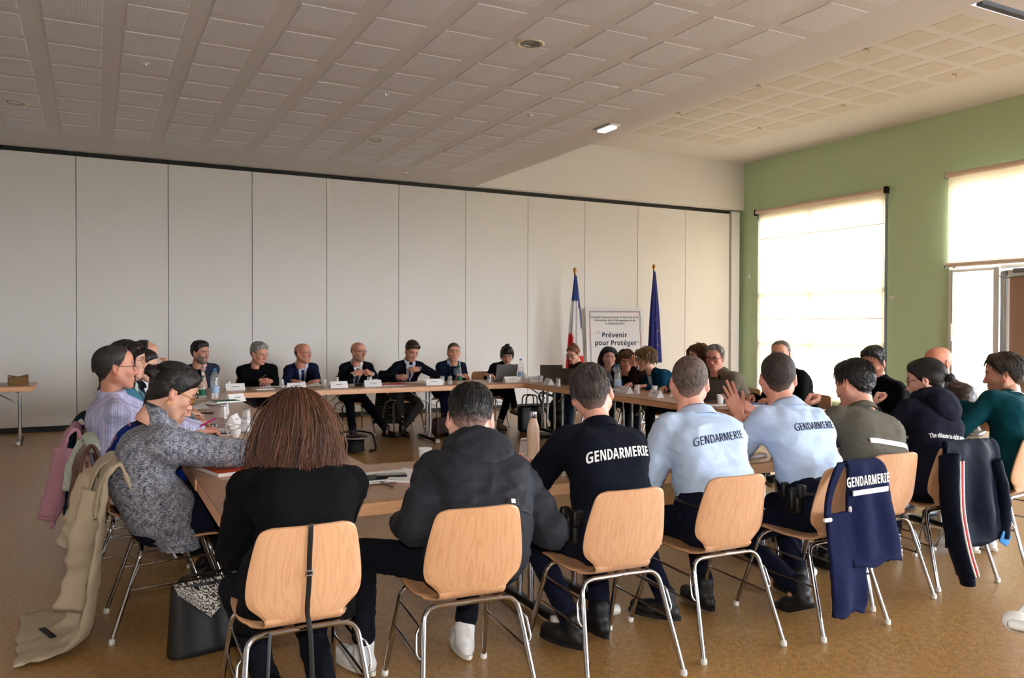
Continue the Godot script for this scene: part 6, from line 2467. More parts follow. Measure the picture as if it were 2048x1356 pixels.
func folk() -> Array:
	var dark := Color(0.10, 0.075, 0.06)
	var list := []
	# ---- near side, backs to the camera
	list.append({"code": "N1", "headsize": 1.11, "at": Vector3(-11.51, 1.092, 9.70), "label": "person seen from behind with long straight brown hair in a black blazer", "fem": true, "cell": 0.0125, "size": 1.04, "wide": 1.26, "arms": 1.08, "hips": Vector3(-0.02, 0, -0.02),
		"skin": Color(0.82, 0.63, 0.53), "look": Vector3(-6, 12, 0), "style": "long", "hair": Color(0.22, 0.115, 0.07), "hair_tip": Color(0.66, 0.44, 0.31), "line": LINE_WOMAN, "hair_top": 0.016, "hair_side": 0.014, "strands": [3000, 0.39, 0.007, 0.0023, 0.15, 40.0, 0.22], "layer": 0.3,
		"top": "black_wool", "topname": "blazer", "skirt": true, "thick": 0.012, "loose": 1.4, "lw": Vector3(0.10, 0.785, 0.42), "rw": Vector3(-0.12, 0.785, 0.44), "lpole": Vector3(0.25, -1, -0.1), "rpole": Vector3(-0.25, -1, -0.1),
		"legs": "dark_denim", "la": Vector3(0.06, 0.10, 0.10), "ra": Vector3(-0.10, 0.095, -0.10), "rknee": Vector3(-0.1, 0.7, 1), "shoes": "shoe_black", "rfoot": Vector3(-0.3, 0, 1), "crease": 0.004})
	list.append({"code": "N2", "headsize": 1.16, "at": Vector3(-10.755, 1.076, 9.68), "label": "person seen from behind with short faded black hair in a dark grey hooded jacket", "cell": 0.0125, "hips": Vector3(-0.07, 0, -0.01), "wide": 1.06, "size": 1.02,
		"skin": Color(0.90, 0.70, 0.62), "look": Vector3(-22, 20, 2), "style": "short", "hair": Color(0.055, 0.05, 0.05), "hair_tip": Color(0.16, 0.15, 0.145), "hair_top": 0.020, "hair_side": 0.0035, "fade": 0.9, "fade_h": 0.085, "line": LINE_MAN, "rough": 0.006, "tuft": 40.0, "scalp": 0.35,
		"top": "charcoal_shell", "thick": 0.022, "loose": 1.15, "hood": 1.05, "puff": 1.0, "crease": 0.009, "fold": 8.0, "lw": Vector3(0.17, 0.66, 0.20), "rw": Vector3(-0.30, 0.66, 0.20), "lpole": Vector3(0.45, -0.6, -0.7), "rpole": Vector3(-0.45, -0.6, -0.7),
		"lhand": ["soft", Vector3(-0.4, -0.2, 1), Vector3(0.2, 1, 0.2)], "rhand": ["soft", Vector3(0.4, -0.2, 1), Vector3(-0.2, 1, 0.2)],
		"vents": [["back_seam", "grey_seam", [[0.335, -0.17, 0.17], [0.341, -0.17, 0.17]], -1.0], ["label_tab", "black_plastic", [[0.295, -0.105, -0.055], [0.322, -0.105, -0.055]], -1.0, 0.004], ["label_tab", "white_print", [[0.300, -0.090, -0.072], [0.317, -0.090, -0.072]], -1.0, 0.0065]],
		"legs": "dark_denim", "cuff": 0.86, "la": Vector3(0.30, 0.10, 0.34), "lknee": Vector3(0.9, 0.9, 0.8), "ra": Vector3(-0.16, 0.10, 0.34), "shoes": "shoe_white", "sole": "sole_white", "lfoot": Vector3(0.4, 0, 1), "rfoot": Vector3(-0.1, 0, 1), "bare": true})
	list.append({"code": "N3", "tuck": true, "headsize": 1.11, "at": Vector3(-10.10, 1.160, 9.64), "label": "person seen from behind in a navy short-sleeved polo lettered white across the shoulders", "cell": 0.0125, "hips": Vector3(-0.05, 0, 0.0), "size": 1.03, "wide": 1.05,
		"skin": Color(0.87, 0.65, 0.56), "look": Vector3(-30, 6, -12), "style": "short", "hair": Color(0.15, 0.125, 0.11), "hair_tip": Color(0.47, 0.42, 0.39), "hair_top": 0.018, "hair_side": 0.008, "fade": 0.35, "rough": 0.004, "tuft": 60.0, "hairmat": "hair_buzz", "scalp": 0.5,
		"top": "navy_polo", "topname": "polo_shirt", "thick": 0.012, "sleeve": 0.80, "loose": 1.5, "collar": ["navy_polo", 60.0, 0.045, 1.25, 0.070, 0.0], "lettering": ["GENDARMERIE", 0.046, 0.185, 0.0, "white_print", 0.09, false, 800, 0.72], "crease": 0.004,
		"lw": Vector3(0.12, 0.80, 0.56), "rw": Vector3(-0.18, 0.79, 0.46), "lpole": Vector3(0.5, -1, -0.1), "lhand": ["soft", Vector3(-0.1, 0.25, 1), Vector3(0.3, 1, -0.2)],
		"legs": "navy_trouser", "la": Vector3(0.05, 0.11, 0.14), "ra": Vector3(-0.14, 0.11, 0.22), "shoes": "boot_black", "lfoot": Vector3(0.35, 0, 0.9), "rfoot": Vector3(-0.1, 0, 1), "wear": [belt, func(j, _b): return holster(j, 1.0, -0.01), func(j, _b): return keys(j)]})
	list.append({"code": "N4", "tuck": true, "headsize": 1.11, "at": Vector3(-9.49, 1.194, 9.62), "label": "person seen from behind with cropped greying hair, light blue polo, arms on the table", "cell": 0.0135, "hips": Vector3(-0.06, 0, 0.0), "size": 1.06, "wide": 1.08, "girth": 1.08,
		"skin": Color(0.90, 0.66, 0.58), "look": Vector3(-36, 4, 2), "style": "short", "hair": Color(0.30, 0.245, 0.215), "hair_tip": Color(0.58, 0.50, 0.45), "hair_top": 0.008, "hair_side": 0.005, "fade": 0.45, "rough": 0.001, "hairmat": "hair_buzz", "scalp": 0.4,
		"top": "sky_polo", "topname": "polo_shirt", "thick": 0.013, "sleeve": 0.92, "loose": 1.5, "collar": ["sky_polo", 60.0, 0.045, 1.25, 0.074, 0.0], "lettering": ["GENDARMERIE", 0.040, 0.175, -0.02, "navy_print", 0.11, false, 500, 0.80], "crease": 0.009, "fold": 6.0,
		"lw": Vector3(0.17, 0.80, 0.44), "rw": Vector3(-0.17, 0.80, 0.44), "lpole": Vector3(0.35, -1, -0.1), "rpole": Vector3(-0.35, -1, -0.1),
		"legs": "navy_trouser", "la": Vector3(0.06, 0.11, 0.20), "ra": Vector3(-0.22, 0.11, 0.24), "shoes": "boot_black", "lfoot": Vector3(0.5, 0, 0.8), "rfoot": Vector3(-0.05, 0, 1), "wear": [belt]})
	list.append({"code": "N5", "tuck": true, "headsize": 1.11, "at": Vector3(-8.85, 1.199, 9.60), "label": "person seen from behind in a light blue polo, open hands raised before the face", "cell": 0.0135, "hips": Vector3(-0.06, 0, 0.02), "size": 1.05, "wide": 1.04,
		"skin": Color(0.86, 0.62, 0.53), "look": Vector3(-40, 4, 0), "style": "short", "hair": Color(0.125, 0.10, 0.09), "hair_tip": Color(0.33, 0.28, 0.25), "hair_top": 0.010, "hair_side": 0.006, "fade": 0.25, "rough": 0.001, "hairmat": "hair_buzz", "scalp": 0.5,
		"top": "sky_polo", "topname": "polo_shirt", "thick": 0.013, "sleeve": 0.80, "loose": 1.6, "collar": ["sky_polo", 60.0, 0.045, 1.25, 0.072, 0.0], "lettering": ["GENDARMERIE", 0.040, 0.165, -0.01, "navy_print", 0.04, false, 500, 0.76], "crease": 0.009, "fold": 6.0,
		"lw": Vector3(0.03, 1.0, 0.46), "rw": Vector3(-0.10, 0.99, 0.45), "lpole": Vector3(0.45, -1, 0.1), "rpole": Vector3(-0.45, -1, 0.1), "lhand": ["open", Vector3(0.25, 0.85, 0.25), Vector3(0.6, 0.0, -0.8)], "rhand": ["open", Vector3(0.75, 0.6, 0.25), Vector3(-0.4, 0.3, -0.9)],
		"legs": "navy_trouser", "la": Vector3(0.02, 0.13, 0.02), "ra": Vector3(-0.16, 0.11, 0.18), "shoes": "boot_black", "lfoot": Vector3(0.1, -0.10, 1), "wear": [belt, func(j, _b): return holster(j, 1.0, -0.03)]})
	list.append({"code": "N6", "tuck": true, "headsize": 1.11, "at": Vector3(-8.165, 1.139, 9.54), "label": "person seen from behind in an olive polo with a white back stripe, hand to chin", "cell": 0.0135, "hips": Vector3(-0.06, 0, 0.0), "size": 1.03, "wide": 1.08, "girth": 1.05,
		"skin": Color(0.86, 0.64, 0.55), "look": Vector3(4, 18, 6), "style": "short", "hair": Color(0.05, 0.045, 0.045), "hair_tip": Color(0.13, 0.115, 0.11), "hair_top": 0.024, "hair_side": 0.013, "rough": 0.006, "tuft": 40.0,
		"top": "olive_polo", "topname": "polo_shirt", "thick": 0.013, "sleeve": 0.80, "loose": 1.7, "collar": ["olive_polo", 60.0, 0.045, 1.0, 0.072, 0.0], "crease": 0.005,
		"vents": [["back_stripe", "white_print", [[0.245, -0.19, 0.13], [0.275, -0.19, 0.13]], -1.0]],
		"lw": Vector3(0.02, 0.99, 0.40), "lpole": Vector3(0.6, -1, 0.15), "lhand": ["fist", Vector3(-0.4, 0.8, -0.2), Vector3(0.5, 0.3, 0.8)], "rw": Vector3(-0.2, 0.79, 0.42),
		"legs": "navy_trouser", "shoes": "boot_black", "wear": [func(j, _b): return shoulder_badge(j, "l", "badge_green", "badge_pale")[0], func(j, _b): return shoulder_badge(j, "l", "badge_green", "badge_pale")[1]]})
	list.append({"code": "N7", "headsize": 1.11, "at": Vector3(-7.52, 1.151, 9.55), "label": "person in a navy hooded sweatshirt with a dark ponytail and glasses, hand at the mouth", "fem": true, "cell": 0.014, "hips": Vector3(-0.03, 0, 0.0), "size": 1.0,
		"skin": Color(0.87, 0.66, 0.58), "look": Vector3(32, 14, 0), "hair": Color(0.07, 0.05, 0.045), "hair_tip": Color(0.16, 0.11, 0.09), "line": LINE_WOMAN, "hair_top": 0.014, "hair_side": 0.011, "rough": 0.002, "buns": [[Vector3(-0.005, -0.012, -0.125), 0.030]], "comb": Vector3(0, -0.005, -0.115), "strands": [700, 0.20, 0.0, 0.0021, 0.03, 0.0, 0.1], "glasses": ["dark_metal", 0.0017],
		"top": "navy_hoodie", "topname": "sweatshirt", "thick": 0.016, "hood": 0.85, "lettering": ["The ultimate in sight and sound", 0.028, 0.25, 0.02, "white_print", 0.07, true, 700, 0.50], "crease": 0.006,
		"lw": Vector3(0.06, 0.985, 0.36), "lpole": Vector3(0.6, -1, 0.15), "lhand": ["fist", Vector3(-0.4, 0.8, -0.1), Vector3(0.6, 0.3, 0.6)], "rw": Vector3(-0.1, 0.79, 0.40),
		"legs": "dark_denim", "shoes": "shoe_white", "sole": "sole_white"})
	list.append({"code": "N8", "headsize": 1.11, "at": Vector3(-6.65, 1.159, 9.52), "label": "person at the right edge in a teal sweater, joined hands held before the mouth", "cell": 0.014, "hips": Vector3(-0.14, 0, 0.0), "size": 1.05, "wide": 1.05,
		"skin": Color(0.82, 0.60, 0.50), "look": Vector3(24, 6, 0), "hair": Color(0.15, 0.105, 0.07), "hair_tip": Color(0.30, 0.22, 0.15), "hair_top": 0.026, "hair_side": 0.015, "rough": 0.006, "beard": 0.35,
		"top": "teal_knit", "topname": "sweater", "thick": 0.017, "crease": 0.006, "fold": 7.0, "collar": ["white_shirt", 50.0, 0.04, 0.5, 0.066, 0.0],
		"lw": Vector3(0.07, 0.965, 0.42), "rw": Vector3(-0.05, 0.965, 0.43), "lpole": Vector3(0.6, -1, 0.0), "rpole": Vector3(-0.6, -1, 0.0), "lhand": ["flat", Vector3(-0.25, 0.95, -0.1), Vector3(1, 0.2, 0.3)], "rhand": ["flat", Vector3(0.15, 0.95, -0.1), Vector3(-1, 0.2, 0.3)],
		"legs": "dark_denim", "shoes": "shoe_white", "sole": "sole_white", "la": Vector3(0.14, 0.12, 0.10), "ra": Vector3(-0.1, 0.10, 0.1)})
	# ---- left row
	list.append({"code": "L1", "headsize": 1.11, "at": Vector3(-11.86, 1.147, 8.50), "label": "person in a long grey tweed cardigan with pinned-up dark hair, writing with head bent", "fem": true, "cell": 0.0125, "hips": Vector3(-0.02, 0, -0.04), "size": 1.06, "girth": 1.22, "wide": 1.08,
		"skin": Color(0.84, 0.64, 0.54), "look": Vector3(4, 30, 0), "hair": Color(0.055, 0.035, 0.03), "hair_tip": Color(0.18, 0.115, 0.10), "line": LINE_WOMAN, "hair_top": 0.022, "hair_side": 0.014, "rough": 0.005, "buns": [[Vector3(-0.01, 0.045, -0.122), 0.040]], "comb": Vector3(-0.01, 0.05, -0.105), "wisps": 26, "strands": [800, 0.22, 0.002, 0.0024, 0.05, 0.0, 0.1], "collar": ["grey_tweed", 130.0, 0.105, 1.2, 0.076, 0.04], "glasses": ["brass", 0.0024],
		"top": "grey_tweed", "topname": "cardigan", "skirt": true, "thick": 0.018, "loose": 1.4, "arms": 1.15, "crease": 0.008, "fold": 7.0,
		"rw": Vector3(-0.04, 0.80, 0.50), "rpole": Vector3(-0.7, -0.8, -0.2), "rhand": ["pen", Vector3(0.35, -0.15, 1), Vector3(-0.45, 0.9, 0)], "lw": Vector3(0.12, 0.80, 0.44), "lpole": Vector3(0.8, -0.6, 0),
		"legs": "navy_trouser", "cuff": 0.88, "la": Vector3(0.05, 0.10, 0.36), "ra": Vector3(-0.10, 0.10, 0.34), "shoes": "shoe_black", "bare": true, "wear": [func(j, b): return earring(j, b)]})
	list.append({"code": "L2", "headsize": 1.11, "at": Vector3(-11.81, 1.045, 7.86), "label": "person bending low with long brown hair, royal blue top with pink striped sides, pink pen", "fem": true, "cell": 0.015, "size": 1.0,
		"skin": Color(0.84, 0.64, 0.54), "look": Vector3(-10, 26, 0), "style": "long", "hair": Color(0.16, 0.09, 0.06), "hair_tip": Color(0.36, 0.23, 0.16), "line": LINE_WOMAN, "hair_top": 0.014, "hair_side": 0.012, "strands": [500, 0.30, 0.003, 0.0042, 0.12, 105.0, 0.2], "hang": Vector3(-0.5, 0, 0.1), "layer": 0.3,
		"top": "royal_blue", "topname": "top", "thick": 0.010, "rw": Vector3(0.06, 0.83, 0.27), "rpole": Vector3(-0.5, -0.8, 0), "rhand": ["pen", Vector3(0.5, 0.1, 1), Vector3(-0.5, 0.9, 0)], "vents": [["pink_back", "pink_zebra", [[0.08, -0.05, 0.16], [0.20, -0.02, 0.17], [0.34, 0.03, 0.17], [0.46, 0.05, 0.17]], -1.0]],
		"legs": "dark_denim"})
	list.append({"code": "L3", "headsize": 1.11, "at": Vector3(-12.09, 1.213, 7.25), "label": "person in a striped blue and pink shirt with short grey-brown hair and glasses", "cell": 0.0145, "size": 1.04, "girth": 1.1, "belly": 0.9,
		"skin": Color(0.80, 0.55, 0.45), "look": Vector3(6, -2, 0), "hair": Color(0.14, 0.12, 0.11), "hair_tip": Color(0.33, 0.30, 0.28), "hair_top": 0.012, "hair_side": 0.007, "line": LINE_HIGH, "rough": 0.003, "fade": 0.3, "fade_h": 0.02, "glasses": ["dark_metal", 0.0016], "beard": 0.15,
		"top": "striped_shirt", "topname": "shirt", "thick": 0.014, "collar": ["striped_shirt", 40.0, 0.045, 1.0, 0.070, 0.0], "crease": 0.006, "lw": Vector3(0.10, 0.79, 0.46), "rw": Vector3(-0.06, 0.79, 0.46), "legs": "dark_denim"})
	list.append({"code": "L4", "headsize": 1.11, "at": Vector3(-11.99, 1.232, 6.55), "label": "person with shoulder-length brown hair, teal cardigan and pale knitted scarf", "fem": true, "cell": 0.0155,
		"skin": Color(0.83, 0.63, 0.54), "look": Vector3(-8, 4, 0), "style": "long", "hair": Color(0.105, 0.065, 0.05), "hair_tip": Color(0.23, 0.155, 0.12), "line": LINE_WOMAN, "hair_top": 0.018, "hair_side": 0.016, "strands": [500, 0.34, 0.002, 0.0045, 0.15, 66.0, 0.2],
		"top": "teal_cardigan", "topname": "cardigan", "thick": 0.014, "collar": ["scarf", 30.0, 0.06, 2.3, 0.080, 0.03], "glasses": ["brass", 0.0014], "vents": [["scarf_end", "scarf", [[0.05, -0.085, 0.03], [0.16, -0.08, 0.03], [0.30, -0.07, 0.02]], 1.0, 0.02]], "legs": "dark_denim"})
	list.append({"code": "L5", "at": Vector3(-11.87, 1.173, 5.90), "label": "person with dark tied hair and glasses in a navy sweater looking down, left row", "fem": true, "cell": 0.016,
		"skin": Color(0.85, 0.66, 0.56), "look": Vector3(-12, 16, 0), "hair": Color(0.055, 0.04, 0.035), "hair_tip": Color(0.11, 0.08, 0.07), "line": LINE_WOMAN, "hair_top": 0.012, "hair_side": 0.010, "rough": 0.002, "buns": [[Vector3(0, -0.01, -0.12), 0.032]], "comb": Vector3(0, 0.0, -0.11), "strands": [300, 0.20, 0.0, 0.003, 0.03, 0.0, 0.1], "glasses": ["dark_metal", 0.0015],
		"top": "navy_polo", "topname": "sweater", "collar": ["navy_polo", 10.0, 0.05, 0.6, 0.064, 0.0], "legs": "dark_denim"})
	list.append({"code": "L6", "at": Vector3(-11.82, 1.220, 5.20), "label": "person with receding hair at the far end of the left row, hand to glasses", "cell": 0.016,
		"skin": Color(0.80, 0.58, 0.48), "look": Vector3(-18, 14, 0), "hair": Color(0.16, 0.135, 0.12), "line": LINE_RING, "hair_top": 0.008, "hair_side": 0.008, "glasses": ["dark_metal", 0.0016], "top": "white_shirt", "topname": "shirt", "collar": ["white_shirt", 40.0, 0.045, 1.0, 0.070, 0.0],
		"rw": Vector3(-0.05, 1.06, 0.36), "rpole": Vector3(-0.5, -1, 0), "rhand": ["soft", Vector3(0.15, 0.95, 0.0), Vector3(-0.6, 0, 0.7)], "legs": "dark_denim"})
	return list


func earring(j: Dictionary, hb: Basis) -> Array:
	var c: Vector3 = j.head + hb * Vector3(-0.083, -0.052, -0.004)
	var pts := []
	for k in 14:
		var g := TAU * k / 14.0
		pts.append(c + hb * Vector3(0.0, sin(g) * 0.014, cos(g) * 0.014))
	return ["earring", MB.new().tube(pts, 0.0022, 6, false, true), "brass"]


func folk_far() -> Array:
	var list := []
	list.append({"code": "F1", "at": Vector3(-11.05, 1.15, 2.34), "label": "person in a grey-blue jacket with dark hair and greying beard, far row left", "cell": 0.019, "size": 1.03, "skin": Color(0.74, 0.53, 0.44), "look": Vector3(36, 4, 0), "hair": Color(0.06, 0.05, 0.045), "hair_tip": Color(0.14, 0.12, 0.11), "hair_top": 0.028, "hair_side": 0.011, "beard": 0.85, "beard_color": Color(0.40, 0.37, 0.35), "rough": 0.007,
		"top": "grey_blue_tweed", "suit": ["pink_shirt", "", 0.26, 0.050, 0.3], "collar": ["pink_shirt", 50.0, 0.045, 1.0, 0.070, 0.01], "lw": Vector3(-0.08, 0.79, 0.50), "rw": Vector3(-0.18, 0.79, 0.50), "lhand": ["flat", Vector3(-1, -0.1, 0.4), Vector3(0, 1, 0)], "legs": "dark_denim"})
	list.append({"code": "F2", "at": Vector3(-10.35, 1.13, 2.34), "label": "person with white hair and glasses all in black, pencil between both hands", "cell": 0.019, "size": 1.04, "wide": 1.12, "girth": 1.1, "skin": Color(0.84, 0.59, 0.50), "look": Vector3(26, 12, 0), "hair": Color(0.50, 0.49, 0.47), "hair_tip": Color(0.78, 0.77, 0.75), "hair_top": 0.030, "hair_side": 0.014, "rough": 0.007, "glasses": ["steel", 0.0018], "brow": Color(0.5, 0.47, 0.44),
		"top": "black_tee", "topname": "shirt", "thick": 0.016, "collar": ["black_tee", 60.0, 0.045, 1.0, 0.070, 0.03], "lw": Vector3(0.06, 0.80, 0.53), "rw": Vector3(-0.08, 0.81, 0.53), "lhand": ["soft", Vector3(-0.8, 0.05, 0.5), Vector3(0.2, 1, 0.3)], "rhand": ["pen", Vector3(0.8, 0.1, 0.5), Vector3(-0.2, 1, 0.3)], "legs": "grey_trouser"})
	list.append({"code": "F3", "at": Vector3(-9.80, 1.13, 2.34), "label": "person with a bald head and thin glasses, navy jacket, patterned shirt, blue tie", "cell": 0.019, "size": 1.0, "skin": Color(0.76, 0.51, 0.42), "look": Vector3(38, 0, 0), "hair": Color(0.42, 0.36, 0.32), "line": LINE_RING, "hair_top": 0.003, "hair_side": 0.004, "ring_top": 0.03, "brow": Color(0.5, 0.4, 0.33), "glasses": ["dark_metal", 0.0014],
		"top": "blue_suit", "suit": ["check_shirt", "blue_tie", 0.36, 0.062, 0.40], "collar": ["check_shirt", 40.0, 0.045, 1.0, 0.068, 0.0], "lw": Vector3(0.06, 0.785, 0.56), "rw": Vector3(-0.20, 0.785, 0.46), "lhand": ["flat", Vector3(-0.8, -0.05, 0.6), Vector3(0, 1, 0.1)], "legs": "navy_trouser", "la": Vector3(0.12, 0.10, 0.55), "ra": Vector3(-0.08, 0.10, 0.50)})
	list.append({"code": "F4", "at": Vector3(-9.06, 1.14, 2.34), "label": "person with a bald head, short beard and round glasses in a navy suit, hands raised", "cell": 0.018, "size": 1.03, "skin": Color(0.76, 0.53, 0.44), "look": Vector3(24, 3, 0), "hair": Color(0.28, 0.24, 0.21), "line": LINE_RING, "hair_top": 0.002, "hair_side": 0.003, "ring_top": 0.03, "beard": 0.55, "beard_color": Color(0.42, 0.36, 0.32), "brow": Color(0.18, 0.13, 0.1), "glasses": ["brown_leather", 0.0024],
		"top": "navy_suit", "suit": ["white_shirt", "slate_tie", 0.42, 0.070, 0.60], "collar": ["white_shirt", 40.0, 0.045, 1.0, 0.068, 0.0], "lw": Vector3(0.11, 0.85, 0.46), "rw": Vector3(-0.13, 0.86, 0.46), "lpole": Vector3(0.6, -0.8, -0.2), "rpole": Vector3(-0.6, -0.8, -0.2), "lhand": ["fist", Vector3(-0.75, 0.35, 0.3), Vector3(0.3, 0.6, 0.7)], "rhand": ["pen", Vector3(0.8, 0.15, 0.3), Vector3(-0.3, 0.3, 0.9)], "wear": [func(j, _b): return cuff(j, "l", "white_shirt"), func(j, _b): return cuff(j, "r", "white_shirt")],
		"legs": "navy_suit", "la": Vector3(0.22, 0.10, 0.80), "ra": Vector3(-0.20, 0.10, 0.62), "lfoot": Vector3(0.5, 0, 1), "rfoot": Vector3(0.2, 0, 1)})
	list.append({"code": "F5", "at": Vector3(-8.30, 1.14, 2.34), "label": "person in a navy jacket and striped tie looking down at a raised wrist", "cell": 0.018, "size": 1.03, "skin": Color(0.79, 0.57, 0.47), "look": Vector3(2, 26, -4), "hair": Color(0.14, 0.085, 0.055), "hair_tip": Color(0.27, 0.17, 0.11), "hair_top": 0.026, "hair_side": 0.010, "rough": 0.004,
		"top": "navy_suit", "suit": ["check_shirt", "striped_tie", 0.44, 0.072, 0.60], "collar": ["check_shirt", 40.0, 0.045, 1.0, 0.068, 0.0], "lw": Vector3(0.10, 0.90, 0.38), "rw": Vector3(-0.24, 0.80, 0.46), "lpole": Vector3(1, -0.3, -0.2), "rpole": Vector3(-0.9, -0.5, -0.2), "lhand": ["soft", Vector3(-0.95, -0.05, 0.2), Vector3(0.1, 0.7, 0.7)], "rhand": ["pen", Vector3(0.5, 0.1, 0.8), Vector3(-0.6, 0.6, 0.3)], "wear": [func(j, _b): return cuff(j, "l", "check_shirt"), func(j, _b): return cuff(j, "r", "check_shirt")],
		"legs": "grey_trouser", "la": Vector3(-0.20, 0.10, 0.52), "ra": Vector3(-0.18, 0.28, 0.42), "lknee": Vector3(0.9, 0.4, 1), "rfoot": Vector3(-0.3, -0.02, 1)})
	list.append({"code": "F6", "at": Vector3(-7.67, 1.12, 2.34), "label": "person with cropped hair and round glasses in a navy suit, hands clasped on table", "cell": 0.018, "size": 1.0, "skin": Color(0.80, 0.58, 0.47), "look": Vector3(-12, 0, 0), "hair": Color(0.09, 0.07, 0.06), "hair_top": 0.008, "hair_side": 0.004, "fade": 0.3, "scalp": 0.7, "rough": 0.001, "glasses": ["brass", 0.0017],
		"top": "blue_suit", "suit": ["blue_shirt", "slate_tie", 0.38, 0.055, 0.42], "collar": ["blue_shirt", 40.0, 0.045, 1.0, 0.066, 0.0], "lw": Vector3(0.10, 0.80, 0.52), "rw": Vector3(0.02, 0.795, 0.52), "lhand": ["soft", Vector3(-0.9, -0.05, 0.4), Vector3(0.1, 1, 0.2)], "rhand": ["soft", Vector3(0.9, 0, 0.4), Vector3(-0.1, 1, 0.3)], "wear": [func(j, _b): return cuff(j, "l", "white_shirt")], "legs": "blue_suit"})
	list.append({"code": "F7", "at": Vector3(-6.82, 1.07, 2.34), "label": "person in a black blazer with dark hair knotted high, looking down at a laptop", "fem": true, "cell": 0.018, "hips": Vector3(0.12, 0, 0), "skin": Color(0.84, 0.64, 0.55), "look": Vector3(-18, 26, 0), "hair": Color(0.05, 0.035, 0.032), "hair_tip": Color(0.12, 0.08, 0.07), "line": [0.052, 0.060, 0.030, -0.03, -0.03, -0.045, -0.065, -0.078, -0.085], "hair_top": 0.016, "hair_side": 0.010, "rough": 0.006, "buns": [[Vector3(0, 0.132, -0.03), 0.034], [Vector3(0.01, 0.155, -0.02), 0.022]], "strands": [160, 0.12, 0.006, 0.004, 0.1, 28.0, 0.1],
		"top": "black_wool", "topname": "blazer", "suit": ["pink_shirt", "", 0.24, 0.050, 0.3], "lw": Vector3(0.02, 0.80, 0.50), "rw": Vector3(-0.22, 0.80, 0.50), "legs": "black_tee", "la": Vector3(-0.02, 0.10, 0.50), "ra": Vector3(0.30, 0.30, 0.30), "rknee": Vector3(0, 1, 0.6), "rfoot": Vector3(0.6, -0.05, 1), "shoes": "shoe_tan"})
	return list


